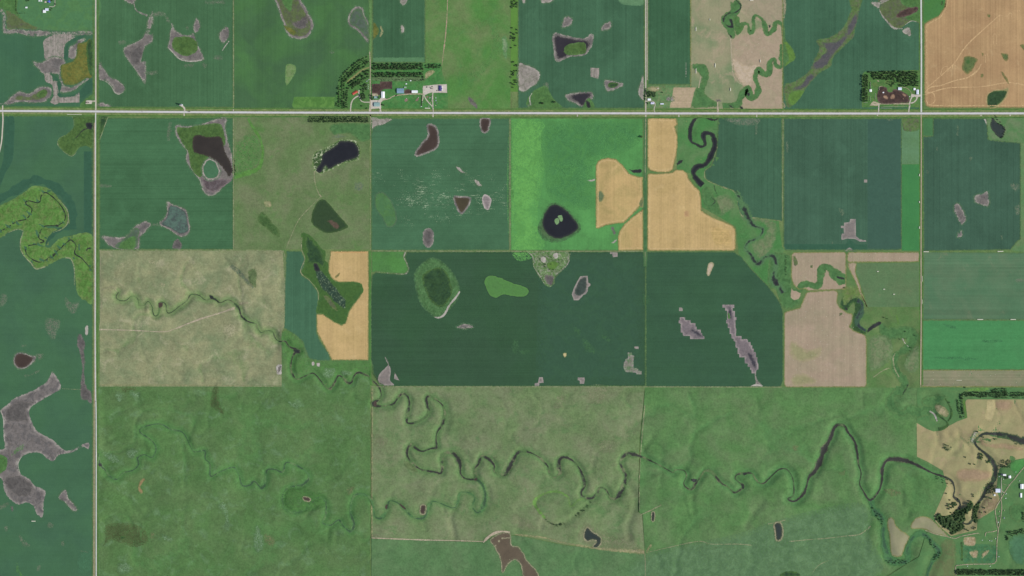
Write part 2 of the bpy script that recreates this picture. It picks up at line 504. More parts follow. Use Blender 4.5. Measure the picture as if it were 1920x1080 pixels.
def ground_z(x, y):
    return float(sample(HGT, np.array([x]), np.array([y]))[0])


def lift(x, y, z):
    return z * float(sample(RELIEF, np.array([x]), np.array([y]))[0])


# ------------------------------------------------------------------ mesh helpers
ZB = {}          # height of each sheet over the ground


def tag(o, label=None, cat=None, group=None, kind=None):
    if label:
        o['label'] = label
    if cat:
        o['category'] = cat
    if group:
        o['group'] = group
    if kind:
        o['kind'] = kind
    return o


def link(name, me, parent=None, loc=(0, 0, 0)):
    o = bpy.data.objects.new(name, me)
    COL.objects.link(o)
    if parent:
        o.parent = parent
    o.location = loc
    return o


def empty(name, loc, rz=0.0):
    o = bpy.data.objects.new(name, None)
    COL.objects.link(o)
    o.location = loc
    o.rotation_euler = (0, 0, rz)
    o.empty_display_size = 2
    return o


def sheet(name, V, F, mat, parent=None, attrs=None, smooth=True):
    """a draped sheet; vertices in world metres, origin at their centre"""
    V = np.asarray(V, float)
    c = V.mean(axis=0)
    me = bpy.data.meshes.new(name)
    me.from_pydata((V - c).tolist(), [], F)
    for k, a in (attrs or {}).items():
        at = me.attributes.new(k, 'FLOAT', 'POINT')
        at.data.foreach_set('value', np.asarray(a, np.float32))
    if smooth:
        me.polygons.foreach_set('use_smooth', [True] * len(me.polygons))
    me.materials.append(mat)
    me.update()
    base = Vector(c)
    loc = base - parent.matrix_basis.translation if parent else base
    return link(name, me, parent, loc)


def inside(px, py, poly):
    x, y = poly[:, 0], poly[:, 1]
    r = np.zeros(len(px), bool)
    j = len(poly) - 1
    for i in range(len(poly)):
        c = (y[i] > py) != (y[j] > py)
        if c.any():
            r ^= c & (px < (x[j] - x[i]) * (py - y[i]) / (y[j] - y[i] + 1e-12) + x[i])
        j = i
    return r


def edge_dist(px, py, poly):
    d = np.full(len(px), 1e9)
    for i in range(len(poly)):
        a, b = poly[i - 1], poly[i]
        e = b - a
        t = np.clip(((px - a[0]) * e[0] + (py - a[1]) * e[1]) / (e @ e + 1e-9), 0, 1)
        d = np.minimum(d, np.hypot(px - a[0] - t * e[0], py - a[1] - t * e[1]))
    return d


def patch(name, pts, mat, z, parent=None, sp=None, curve=True, jit=2.0, grow=0.0, label=None, cat=None, kind=None, group=None, edge=True, wet=False):
    """a draped area of ground bounded by map points"""
    P = catmull(pts, True, 7.0)[:, :2] if curve else densify(pts, sp or 25.0)
    W = np.stack([(P[:, 0] - 960) * S, (540 - P[:, 1]) * S], 1)
    if curve and jit:
        W[:, 0] += jit * (vnoise(W[:, 0], W[:, 1], 17) + 0.7 * vnoise(W[:, 0] + 900, W[:, 1], 7))
        W[:, 1] += jit * (vnoise(W[:, 0] + 333, W[:, 1] + 777, 17) + 0.7 * vnoise(W[:, 0], W[:, 1] + 555, 7))
    if grow:
        area = 0.5 * np.sum(W[:, 0] * np.roll(W[:, 1], -1) - np.roll(W[:, 0], -1) * W[:, 1])
        t = np.roll(W, -1, 0) - np.roll(W, 1, 0)
        n = np.stack([t[:, 1], -t[:, 0]], 1) / (np.hypot(t[:, 0], t[:, 1])[:, None] + 1e-9)
        W = W + n * grow * (1 if area > 0 else -1)
    lo, hi = W.min(0), W.max(0)
    size = float(min(hi - lo))
    if sp is None:
        sp = min(18.0, max(3.5, size / 9))
    X, Y = np.meshgrid(np.arange(lo[0] + sp / 2, hi[0], sp), np.arange(lo[1] + sp / 2, hi[1], sp))
    X, Y = X.ravel(), Y.ravel()
    ins = inside(X, Y, W)
    X, Y = X[ins], Y[ins]
    if len(X):
        d = edge_dist(X, Y, W)
        ok = d > sp * 0.35
        X, Y = X[ok], Y[ok]
    allp = [Vector(p) for p in W] + [Vector((a, b)) for a, b in zip(X, Y)]
    v, _e, f, *_ = delaunay_2d_cdt(allp, [], [list(range(len(W)))], 1, 1e-3)
    V = np.array([(q.x, q.y) for q in v])
    Z = sample(HGT, V[:, 0], V[:, 1]) + z * sample(RELIEF, V[:, 0], V[:, 1])
    F = []
    for t in f:
        a, b_, c = V[t[0]], V[t[1]], V[t[2]]
        F.append(list(t) if (b_[0] - a[0]) * (c[1] - a[1]) - (b_[1] - a[1]) * (c[0] - a[0]) > 0 else list(t)[::-1])
    attrs = {}
    if edge:
        attrs['edge'] = edge_dist(V[:, 0], V[:, 1], W)
    if wet:
        attrs['wet'] = sample(WET, V[:, 0], V[:, 1])
    o = sheet(name, np.column_stack([V, Z]), F, mat, parent, attrs)
    ZB[o.name] = z
    return tag(o, label, cat, group, kind)


def ribbon(name, pts, mat, z, width=None, parent=None, step=7.0, curve=True, label=None, cat=None, kind=None, group=None, wk=1.0):
    """a draped strip along map points (third value: width in map pixels)"""
    P = catmull(pts, False, step) if curve else catmull(pts, False, step)
    W = np.stack([(P[:, 0] - 960) * S, (540 - P[:, 1]) * S], 1)
    hw = (np.full(len(W), width / 2.0) if width else np.maximum(P[:, 2] * S / 2, 1.2) * (1 + 0.32 * vnoise(W[:, 0], W[:, 1], 38) + 0.2 * vnoise(W[:, 0] + 77, W[:, 1], 14))) * wk
    t = np.gradient(W, axis=0)
    L = np.hypot(t[:, 0], t[:, 1])[:, None] + 1e-9
    n = np.stack([-t[:, 1], t[:, 0]], 1) / L
    U = (-1, -0.5, 0, 0.5, 1)
    V, cr, ed = [], [], []
    for k in range(len(W)):
        for u in U:
            V.append(W[k] + n[k] * hw[k] * u)
            cr.append(abs(u))
            ed.append((1 - abs(u)) * hw[k])
    V = np.array(V)
    Z = sample(HGT, V[:, 0], V[:, 1]) + z * sample(RELIEF, V[:, 0], V[:, 1])
    F = []
    m = len(U)
    for k in range(len(W) - 1):
        for q in range(m - 1):
            a = k * m + q
            F.append([a, a + m, a + m + 1, a + 1])
    o = sheet(name, np.column_stack([V, Z]), F, mat, parent, {'cross': cr, 'edge': ed})
    ZB[o.name] = z
    return tag(o, label, cat, group, kind)


# ------------------------------------------------------------------ the ground under everything
GRASS = field_mat('verge_grass', rgb(92, 124, 72), rgb(128, 136, 90), 0.6, 160, None, 0.10, 0.14, rgb(74, 112, 58), 40)


def make_ground():
    inner_x = np.arange(-3120, 3121, 15.0)
    inner_y = np.arange(-1800, 1801, 15.0)
    far = np.array([3300, 4000, 5500, 8000, 12000, 20000, 30000.0])
    xs = np.concatenate([-far[::-1], inner_x, far])
    ys = np.concatenate([-far[::-1], inner_y, far])
    X, Y = np.meshgrid(xs, ys, indexing='ij')
    Z = sample(HGT, X.ravel(), Y.ravel()) - 0.35 - 1.6 * sample(PM, X.ravel(), Y.ravel()) - 0.6 * (sample(CARVE, X.ravel(), Y.ravel()) > 0.05)
    nx, ny = len(xs), len(ys)
    a = (np.arange(nx - 1)[:, None] * ny + np.arange(ny - 1)[None, :]).ravel()
    F = np.stack([a, a + ny, a + ny + 1, a + 1], 1).tolist()
    tag(sheet('ground', np.column_stack([X.ravel(), Y.ravel(), Z]), F, GRASS), 'rough green verge grass between the fields and along the roads', 'ground', kind='structure')


make_ground()

# ------------------------------------------------------------------ colours of crops and soils
M_TEAL = lambda k, c, ax='x', s=0.045: field_mat(k, c, tuple(v * 0.82 for v in c[:3]) + (1,), 0.75, 380, (ax, 12, s * 1.9), 0.07, 0.07, tuple(v * 1.13 for v in c[:3]) + (1,), 120, 0.55, 0.7, tram=0.10)
SOIL = patch_mat('bare_soil', rgb(156, 149, 138), rgb(120, 114, 108), 9, rgb(101, 98, 94), 0.8, 42, 11, 9, 0.11)
SOIL_PALE = patch_mat('pale_soil', rgb(168, 161, 149), rgb(148, 141, 131), 10, rgb(120, 120, 104), 0.7, 30, 6, 6, 0.10)
SOIL_SHARP = patch_mat('tilled_soil', rgb(156, 147, 138), rgb(134, 125, 118), 10, rgb(112, 107, 103), 0.6, 40, 1.0, 1.0, 0.07)
SOIL_STRIPE = patch_mat('striped_soil', rgb(156, 146, 136), rgb(150, 142, 132), 14, rgb(108, 114, 96), 0.6, 24, 4, 4, 0.08, ('x', 7, 0.2))
SOIL_FAINT = patch_mat('thin_crop', rgb(104, 118, 94), rgb(116, 118, 102), 14, rgb(86, 112, 84), 0.8, 22, 14, 12, 0.08, None, 0.6)
SOIL_DARK = patch_mat('damp_soil', rgb(116, 110, 104), rgb(98, 94, 90), 12, rgb(84, 81, 78), 0.7, 30, 14, 10, 0.10)
SALT = patch_mat('salt_crust', rgb(172, 166, 154), rgb(182, 176, 164), 5, rgb(142, 138, 124), 0.6, 16, 2, 3, 0.1)
MUD = patch_mat('pen_mud', rgb(100, 84, 76), rgb(80, 64, 58), 8, rgb(62, 53, 50), 0.7, 24, 2, 2, 0.12)
SLOUGH = patch_mat('slough_grass', rgb(90, 118, 68), rgb(80, 108, 58), 10, rgb(62, 90, 50), 0.7, 26, 4, 4, 0.12)
SLOUGH_DARK = patch_mat('slough_sedge', rgb(76, 106, 58), rgb(56, 82, 52), 12, rgb(46, 70, 50), 0.7, 26, 4, 4, 0.12)
OLIVE = patch_mat('yellow_weeds', rgb(98, 110, 60), rgb(112, 112, 56), 10, rgb(86, 102, 54), 0.7, 22, 4, 5, 0.12)
OLIVE_DARK = patch_mat('olive_weeds', rgb(98, 112, 70), rgb(92, 106, 68), 12, rgb(92, 92, 80), 0.7, 28, 6, 6, 0.10)
GREEN = patch_mat('lush_grass', rgb(88, 124, 72), rgb(82, 118, 66), 10, rgb(68, 104, 60), 0.6, 30, 4, 4, 0.10)
GREEN_SOFT = patch_mat('soft_lush_grass', rgb(86, 128, 72), rgb(84, 128, 68), 14, rgb(74, 116, 64), 0.6, 30, 30, 24, 0.12, None, 0.6)
TEALGREEN = patch_mat('wet_meadow_grass', rgb(90, 122, 74), rgb(82, 120, 72), 12, rgb(68, 106, 64), 0.6, 30, 8, 7, 0.10)
HEADLAND = patch_mat('dark_headland', rgb(60, 96, 74), rgb(58, 94, 72), 6, None, 0, 30, 3, 1.0, 0.05)
BROWN_SOFT = patch_mat('browned_grass', rgb(88, 104, 64), rgb(82, 96, 60), 25, rgb(74, 88, 54), 0.7, 26, 40, 26, 0.12, None, 0.75)
TAN_SOFT = patch_mat('dry_grass', rgb(140, 140, 100), rgb(168, 156, 122), 14, rgb(120, 130, 90), 0.6, 24, 12, 10, 0.10)
REEDS = patch_mat('flooded_reeds', rgb(64, 92, 54), rgb(52, 72, 58), 6, rgb(140, 158, 120), 0.8, 11, 3, 4, 0.14, None, 1.0, 0.6)
ROCKY = patch_mat('stony_pit_ground', rgb(84, 118, 68), rgb(94, 122, 74), 12, rgb(146, 148, 128), 0.7, 16, 6, 8, 0.16)
WHEAT_TRACK = patch_mat('straw_track', rgb(198, 166, 122), rgb(202, 172, 126), 3, None, 0, 20, 2, 1.5, 0.06, None, 0.8)
GRAVEL = patch_mat('gravel', rgb(186, 178, 162), rgb(200, 192, 178), 4, rgb(182, 172, 158), 0.6, 18, 1.2, 1.2, 0.05)
DIRT = patch_mat('dirt_track', rgb(168, 158, 132), rgb(186, 172, 148), 2.5, rgb(160, 148, 124), 0.6, 20, 1.6, 1.4, 0.07, None, 0.9)
FAINT_TRACK = patch_mat('faint_track', rgb(140, 142, 108), rgb(158, 152, 122), 2.0, rgb(130, 134, 100), 0.8, 14, 2.5, 2.2, 0.08, None, 0.8)
W_BLACK = water_mat('black_water', rgb(40, 40, 42), rgb(60, 64, 54))
W_BROWN = water_mat('brown_water', rgb(72, 59, 50), rgb(84, 72, 62))
W_OLIVE = water_mat('olive_water', rgb(76, 68, 48), rgb(86, 76, 60))
W_GREEN = water_mat('green_water', rgb(54, 62, 56), rgb(66, 72, 58))
W_PURPLE = water_mat('dark_flood_water', rgb(54, 50, 52), rgb(74, 70, 66), 8, 7)
W_SLOUGH = water_mat('slough_water', rgb(58, 52, 45), rgb(70, 64, 52), 6, 6)
W_SILT = water_mat('silty_water', rgb(100, 88, 70), rgb(104, 96, 76))

STUNTED = patch_mat('stunted_crop', rgb(82, 112, 80), rgb(100, 114, 88), 9, rgb(74, 108, 76), 0.7, 18, 12, 10, 0.1, None, 0.6)
N_PATCH = {}


def sub(parent, name, mat, pts, curve=True, **k):
    """a patch that is part of a field, each a little higher than the one before it"""
    if mat in (SOIL, SOIL_PALE) and curve:
        i = N_PATCH[parent.name] = N_PATCH.get(parent.name, 0) + 1
        patch('stunted_crop', pts, STUNTED, ZB[parent.name] + 0.10 + 0.05 * i, parent, grow=9)
    i = N_PATCH[parent.name] = N_PATCH.get(parent.name, 0) + 1
    return patch(name, pts, mat, ZB[parent.name] + 0.10 + 0.05 * i, parent, curve=curve, **k)


def strip(parent, name, mat, pts, width=None, **k):
    i = N_PATCH[parent.name] = N_PATCH.get(parent.name, 0) + 1
    return ribbon(name, pts, mat, ZB[parent.name] + 0.10 + 0.05 * i, width, parent, **k)


WHEATS, FIELDS = [], []


def field(name, mat, pts, label, cat='field', curve=False, sp=25.0, z=0.2, wet=False, jit=1.0):
    o = patch(name, pts, mat, z, sp=sp, curve=curve, jit=jit, label=label, cat=cat, kind='structure', edge=False, wet=wet)
    FIELDS.append((o, pts, name, curve))
    if name == 'wheat_field':
        WHEATS.append((o, pts))
    return o


def pond(mat, pts, label, rim=None, rimw=10.0, parent=None, cat='pond', z=1.9, sp=None, name='pond_water'):
    o = patch(name, pts, mat, z, sp=sp, label=label, cat=cat, kind='structure')
    if rim:
        patch('muddy_shore', pts, rim, z - 0.12, o, grow=rimw)
    return o


def border(parent, name, mat, pts, inset, width):
    """a machine pass that follows a field's edge"""
    P = densify(pts, 14.0)
    W = P * np.array([1, -1])
    area = np.sum(W[:, 0] * np.roll(W[:, 1], -1) - np.roll(W[:, 0], -1) * W[:, 1])
    t = np.roll(P, -2, 0) - np.roll(P, 2, 0)
    n = np.stack([t[:, 1], -t[:, 0]], 1) / (np.hypot(t[:, 0], t[:, 1])[:, None] + 1e-9)
    Q = P + n * inset / S * (1 if area > 0 else -1)
    return strip(parent, name, mat, [tuple(q) for q in Q] + [tuple(Q[0])], width)


B = lambda x0, y0, x1, y1: [(x0, y0), (x1, y0), (x1, y1), (x0, y1)]

# ------------------------------------------------------------------ north row of fields
f = field('crop_field', field_mat('crop_nw', rgb(68, 106, 76), rgb(62, 98, 74), 0.7, 260, ('x', 10, 0.05), 0.05, 0.05), B(-8, -8, 175, 203),
          'green crop field with grey wandering soil bands and a yellow slough in the north-west corner')
LAWN = patch_mat('mown_grass', rgb(84, 124, 80), rgb(80, 122, 80), 20, rgb(88, 128, 74), 0.5, 60, 4, 3, 0.05)
sub(f, 'farmyard_grass', LAWN, T('00', '-40,-40 705,-40 695,232 600,236 450,232 340,226 200,216 50,222 50,150 30,100 -40,60'))
sub(f, 'lush_corner', GREEN, T('00', '-40,-40 125,-40 130,80 180,150 150,140 60,85 -40,50'))
sub(f, 'olive_weed_patch', OLIVE_DARK, T('00', '45,85 100,100 170,150 240,190 320,225 190,222 60,222 48,180'))
sub(f, 'soil_band', SOIL, T('00', '-40,50 0,60 22,80 42,120 48,215 120,218 200,228 330,230 460,240 560,238 600,232 690,238 690,262 600,262 480,272 400,262 330,272 210,270 150,250 40,252 22,220 22,130 0,85 -40,75'))
sub(f, 'striped_patch', SOIL_STRIPE, T('00', '328,305 400,262 480,255 575,268 500,320 480,380 480,460 420,440 340,445 330,380'), jit=0.6)
sub(f, 'soil_patch', SOIL, T('00', '250,460 300,470 400,430 480,450 490,480 455,500 455,580 430,555 330,550 290,520 265,490'))
sub(f, 'soil_patch', SOIL, T('00', '525,350 580,320 585,300 640,290 600,340 575,380 570,430 520,445 512,400'))
sub(f, 'slough_rim', SOIL, T('00', '440,560 460,580 480,640 540,652 600,622 650,585 692,575 660,600 600,640 550,680 470,692 438,680 455,630'))
sub(f, 'yellow_slough', OLIVE, T('00', '580,330 640,315 690,300 694,560 640,588 590,620 540,640 480,630 465,600 455,540 460,490 540,460 575,400'))
sub(f, 'green_slough_edge', SLOUGH_DARK, T('00', '650,330 692,305 694,550 665,540 650,440'))
sub(f, 'striped_patch', SOIL_STRIPE, T('00', '440,728 550,722 580,700 660,628 660,685 610,690 598,710 595,770 440,772'), curve=False, sp=8)
sub(f, 'striped_patch', SOIL_STRIPE, T('00', '335,550 380,560 400,610 430,600 440,770 375,770 400,720 390,640 340,610'))
sub(f, 'dark_crop_band', HEADLAND, T('00', '480,440 488,370 520,310 590,270 640,262 625,285 560,310 515,350 512,440 495,455'))
sub(f, 'dark_crop_band', HEADLAND, T('00', '385,560 430,580 462,640 455,700 540,712 600,680 655,605 690,585 690,690 655,710 602,770 598,710 560,722 440,725 430,640'))
sub(f, 'soil_patch', SOIL, T('00', '-10,780 40,765 100,710 150,685 200,700 240,690 300,650 370,655 388,680 380,720 340,760 260,770 140,765 60,782'))
sub(f, 'slough_center', OLIVE_DARK, T('00', '110,745 140,715 220,725 280,690 330,668 355,680 345,720 300,745 200,752'))
sub(f, 'slough_center', SLOUGH, T('00', '270,715 320,670 352,682 340,715 300,735'))
sub(f, 'field_edge_grass', GREEN, T('00', '610,770 700,700 708,705 708,812 610,812'))
sub(f, 'gravel_pad', GRAVEL, T('00', '643,752 712,752 712,764 690,766 688,780 643,780'), curve=False, sp=6)

f = field('crop_field', M_TEAL('crop_a', rgb(73, 110, 75)), B(185, -8, 437, 201),
          'green row crop field beside the crossroads with pale bare-soil slashes and a round green slough')
sub(f, 'soil_patch', SOIL, T('00', '925,-30 1025,-30 1020,0 1000,28 970,25 935,5'))
strip(f, 'soil_gully', SOIL, T('00', '1000,20,14 1020,75,10 1060,100,16 1105,118,24'), None)
sub(f, 'soil_patch', SOIL, T('00', '1145,85 1150,150 1130,210 1120,260 1145,258 1143,310 1100,340 1075,380 1062,460 1092,462 1090,630 1040,560 985,485 932,410 932,355 1000,325 1060,290 1090,250 1105,190 1115,130'), jit=1.0)
sub(f, 'damp_core', SOIL_DARK, T('00', '985,370 1040,340 1080,320 1060,440 1040,485 1000,480 965,430'))
sub(f, 'soil_patch', SOIL_FAINT, T('00', '1150,95 1210,85 1245,105 1280,165 1255,170 1220,120 1150,135'))
sub(f, 'soil_patch', SOIL, T('00', '1285,175 1320,230 1390,265 1430,262 1455,252 1468,300 1500,370 1525,430 1515,455 1430,462 1350,440 1300,400 1262,360 1270,300 1280,240'))
sub(f, 'green_slough', SLOUGH, T('00', '1330,275 1430,280 1480,330 1470,390 1400,420 1330,395 1290,350 1300,295'))
strip(f, 'salt_edge', SALT, T('00', '1270,365,6 1345,440,9 1430,460,10 1515,450,8'))
sub(f, 'soil_patch', SOIL, T('00', '1472,135 1500,180 1495,220 1470,245 1450,225 1455,180'))
sub(f, 'soil_patch', SOIL, T('00', '1700,200 1718,230 1710,290 1670,325 1642,270 1655,235'))
strip(f, 'salt_streak', SALT, T('00', '1718,308,6 1690,345,7 1668,380,5'))
sub(f, 'soil_patch', SOIL, T('00', '742,470 790,530 830,580 880,600 930,640 930,680 890,705 860,690 840,650 800,610 742,590'))
strip(f, 'salt_edge', SALT, T('00', '745,592,6 800,615,6 840,655,7 860,690,8 890,706,8 925,690,5'))
sub(f, 'soil_patch', SOIL, T('00', '742,772 790,775 838,802 742,802'))
for t in ('890,310 940,310 930,330 890,325', '1610,425 1660,420 1665,440 1620,445', '1385,490 1450,480 1440,500 1390,505', '1530,470 1545,480 1540,510 1520,490', '1540,10 1680,10 1690,22 1560,26', '1395,210 1410,195 1412,225', '1090,540 1180,535 1170,555 1100,555'):
    sub(f, 'thin_crop_patch', SOIL_FAINT, T('00', t), grow=4)

f = field('corn_field', field_mat('corn_bright', rgb(70, 102, 68), rgb(77, 118, 68), 0.9, 230, ('x', 11, 0.07), 0.06, 0.05, tram=0.05), B(438.5, -8, 692.5, 203),
          'bright green corn field with faint north-south rows and two dried sloughs, north of the highway')
sub(f, 'dried_slough_rim', SOIL, T('10', '120,-40 140,0 165,60 195,150 225,235 260,280 320,292 380,282 420,230 430,170 405,120 370,50 345,20 310,-40'))
sub(f, 'dried_slough', OLIVE_DARK, T('10', '150,-40 165,20 200,120 240,220 270,262 320,272 375,262 405,220 410,170 390,130 350,60 320,20 290,-40'))
sub(f, 'damp_core', SOIL_DARK, T('10', '270,170 330,150 380,110 395,160 370,210 310,215'))
sub(f, 'lush_spot', GREEN, T('10', '190,-40 270,-40 265,80 240,72 205,30'))
sub(f, 'yellow_slough', OLIVE, T('10', '205,190 250,205 300,230 290,262 250,250'))
sub(f, 'dried_slough_rim', SOIL, T('10', '690,130 720,70 760,48 800,60 815,110 840,160 850,200 850,312 830,312 790,260 740,215 700,190'))
sub(f, 'dried_slough', patch_mat('slough_grey', rgb(92, 112, 84), rgb(86, 100, 86), 10, rgb(76, 104, 70), 0.7, 30, 4, 4, 0.08), T('10', '702,130 728,80 762,62 790,70 806,112 832,165 845,205 845,295 795,245 745,200 708,180'))
sub(f, 'weedy_square', patch_mat('weedy_tan', rgb(104, 136, 84), rgb(118, 140, 92), 8, rgb(96, 132, 70), 0.6, 20, 3, 3, 0.08), T('10', '225,490 290,490 302,530 270,590 225,640'))
sub(f, 'mown_strip', patch_mat('mown_bright', rgb(86, 128, 66), rgb(84, 126, 62), 8, rgb(98, 136, 68), 0.6, 40, 3, 2, 0.07), T('10', '285,725 605,725 605,812 262,812 275,770'), curve=False, sp=15)
sub(f, 'soil_spot', SOIL_FAINT, T('10', '548,385 570,378 590,400 560,402'))

f = field('crop_field', M_TEAL('crop_b', rgb(69, 106, 74)), [(698.5, -8), (797, -8), (797, 117), (698.5, 117)],
          'dark green narrow crop field just north of the central farm windbreak')
sub(f, 'soil_oval', SOIL_PALE, T('10', '1082,-30 1138,-30 1135,5 1120,30 1100,42 1085,20'))
sub(f, 'thin_crop_patch', SOIL_PALE, T('10', '1088,195 1108,198 1108,240 1090,248'))
sub(f, 'olive_weed_patch', OLIVE, T('10', '876,172 910,195 922,230 905,270 876,292'))
strip(f, 'dry_streak', TAN_SOFT, T('10', '935,195,20 945,235,22 930,275,16'))
sub(f, 'headland_strip', patch_mat('headland_pale', rgb(88, 128, 88), rgb(90, 130, 90), 8, None, 0, 30, 6, 3, 0.06), T('10', '872,430 1265,430 1265,468 872,468'), curve=False, sp=12)

f = field('pasture_field', field_mat('pasture_farm', rgb(84, 130, 66), rgb(112, 128, 84), 0.8, 170, None, 0.08, 0.12, rgb(74, 126, 70), 90, 0.56), B(798, -8, 957, 206),
          'mottled green and brown pasture east of the central farm with a tan cow trail')
strip(f, 'cow_trail', patch_mat('trail_rose', rgb(150, 138, 110), rgb(172, 148, 126), 2, None, 0, 20, 2, 1.5, 0.06, None, 0.85), T('10', '1438,-30,7 1432,130,7 1420,280,9 1405,400,7 1395,480,5 1370,580,4'))
sub(f, 'damp_spot', SOIL_DARK, T('10', '1595,725 1640,760 1664,800 1655,818 1600,770'))
sub(f, 'pale_scrub', patch_mat('scrub_pale', rgb(96, 136, 84), rgb(128, 148, 110), 12, rgb(84, 122, 76), 0.7, 18, 10, 10, 0.1), T('10', '1840,290 1870,270 1890,330 1880,440 1850,400'))
sub(f, 'lush_draw', GREEN_SOFT, T('10', '1590,560 1690,480 1780,360 1760,230 1720,130 1750,120 1820,250 1850,380 1760,480 1680,580 1600,660'))
f = field('grass_strip_field', field_mat('strip_lime', rgb(94, 136, 62), rgb(86, 124, 62), 0.6, 120, None, 0.06, 0.08), B(957.5, -8, 971, 172), 'lime green grass strip with dark scattered trees along the crop edge')

f = field('crop_field', M_TEAL('crop_c', rgb(70, 106, 78)), [(971.5, -8), (1208, -8), (1208, 203), (971.5, 203)],
          'blue-green crop field with a black flooded hollow around a small green island')
sub(f, 'thin_crop_patch', patch_mat('pale_crop', rgb(92, 128, 92), rgb(98, 134, 96), 10, None, 0, 30, 6, 4, 0.06), T('20', '815,-30 990,-30 990,40 820,30'))
sub(f, 'soil_patch', SOIL_PALE, T('20', '215,-30 320,-30 315,0 260,22 225,20'))
sub(f, 'soil_patch', SOIL_PALE, T('20', '75,-20 100,-20 98,20 80,25'))
sub(f, 'soil_patch', SOIL, T('20', '395,128 450,135 455,165 420,200 375,205 385,160'))
sub(f, 'soil_patch', SOIL, T('20', '670,225 685,185 735,158 748,180 735,210 700,228'))
sub(f, 'damp_core', SOIL_DARK, T('20', '695,210 705,180 730,178 725,200'))
sub(f, 'flood_rim', SOIL, T('20', '318,250 345,255 420,275 540,295 600,258 600,325 575,370 540,410 430,420 380,445 332,450 315,350 308,290'), jit=1.0, grow=6)
sub(f, 'pale_soil_patch', SOIL_PALE, T('20', '48,480 100,485 180,520 212,560 190,620 150,650 85,685 48,650'))
sub(f, 'soil_square', SOIL_STRIPE, T('20', '588,508 655,510 655,560 645,592 588,575'), curve=False, sp=8)
sub(f, 'soil_oval', SOIL, T('20', '695,605 740,605 835,628 790,665 720,682 695,650'))
sub(f, 'weed_center', SLOUGH_DARK, T('20', '722,625 780,620 800,635 770,655 725,655'))
sub(f, 'soil_patch', SOIL, T('20', '402,710 470,695 540,688 600,695 610,740 560,762 530,802 470,775 412,745'))
pond(W_PURPLE, T('20', '440,722 530,694 598,703 562,752 530,796 490,772'), 'dark flooded patch just above the highway beside a green hollow', z=1.6)
sub(f, 'green_hollow', GREEN, T('20', '540,770 575,732 605,760 622,812 540,815'))
sub(f, 'green_wedge', GREEN, T('20', '262,640 310,740 372,815 125,812 140,700 240,640'))
strip(f, 'salt_edge', SALT, T('20', '150,700,6 132,735,8 140,790,5'))
sub(f, 'soil_strip', SOIL_PALE, T('20', '988,565 988,742 948,700 955,650'))
sub(f, 'thin_crop_patch', SOIL_FAINT, T('20', '240,620 270,620 275,660 240,650'))
sub(f, 'thin_crop_patch', SOIL_FAINT, T('20', '130,765 150,770 140,800 115,800'))
pond(W_PURPLE, T('20', '322,258 345,262 420,282 540,302 575,300 585,330 560,385 530,405 430,415 380,438 340,440 320,350 314,295'), 'black flooded hollow wrapped around a green island in the blue-green field')
sub(f, 'island_grass', SLOUGH, T('20', '400,345 450,325 540,318 558,350 555,395 520,410 430,415 390,395')).location.z += 0.2
pond(W_BLACK, T('20', '480,355 530,345 538,362 490,386'), 'tiny black rectangular dugout on the green island', z=2.2)
pond(W_BLACK, T('20', '553,755 578,760 592,790 585,812 560,806'), 'small black pool in the green hollow close to the highway')

f = field('crop_field', M_TEAL('crop_d', rgb(66, 103, 73)), B(1215.5, -8, 1294.5, 158.5),
          'dark green narrow crop strip east of the middle gravel road')
strip(f, 'bare_row', SOIL_PALE, T('20', '1305,470,4 1305,580,4'))

HAY = field_mat('hay_mixed', rgb(150, 146, 114), rgb(112, 134, 94), 0.85, 210, ('x', 9, 0.04), 0.06, 0.07, rgb(172, 154, 128), 110, 0.52, 0.8)
f = field('hay_field', HAY, [(1295, -8), (1467.5, -8), (1467.5, 205), (1295, 205)], 'tan and green hay field crossed by a winding green creek bed north of the highway')
sub(f, 'cut_hay', patch_mat('hay_rose', rgb(164, 150, 122), rgb(168, 150, 126), 20, rgb(156, 148, 118), 0.5, 60, 16, 10, 0.05), T('20', '1650,290 1800,230 1920,190 2030,210 2030,700 2030,815 1740,815 1720,760 1760,700 1700,600 1650,480'))
sub(f, 'cut_hay', patch_mat('hay_rose2', rgb(160, 148, 120), rgb(158, 146, 120), 20, rgb(144, 142, 112), 0.6, 60, 16, 10, 0.05), T('20', '1720,-30 2030,-30 2030,170 1900,180 1780,120 1720,60'))
sub(f, 'sandy_patch', patch_mat('sand_pale', rgb(178, 160, 134), rgb(190, 172, 148), 12, rgb(176, 158, 128), 0.6, 20, 8, 8, 0.06), T('20', '1655,440 1750,485 1850,485 1865,510 1810,560 1795,640 1720,625 1675,560'))
sub(f, 'stubble_square', patch_mat('stubble_e', rgb(174, 156, 126), rgb(178, 158, 130), 6, rgb(160, 150, 112), 0.5, 12, 2, 2, 0.05, ('y', 8, 0.10)), T('20', '1210,655 1380,655 1365,690 1338,810 1180,808 1195,750'), curve=False, sp=10)
sub(f, 'green_corner', TEALGREEN, T('20', '1340,490 1440,480 1480,560 1450,700 1560,790 1400,810 1345,808 1370,690 1420,580'))
strip(f, 'dirt_track', DIRT, T('20', '1640,290,6 1645,380,6 1650,470,6 1660,560,6 1700,620,6 1770,640,5'))
strip(f, 'dirt_track', DIRT, T('20', '1400,660,9 1415,575,7'))
for i, w in enumerate((
        '400,50 470,55 540,-20 640,20 695,150 645,330 560,410 500,420 540,900 450,995 330,850 290,750 165,600 165,430 300,320 390,260',
        '490,420 640,440 640,590 760,600 700,800 560,900 500,640')):
    sub(f, 'creek_meadow', GREEN if i else TEALGREEN, T('cr', w))
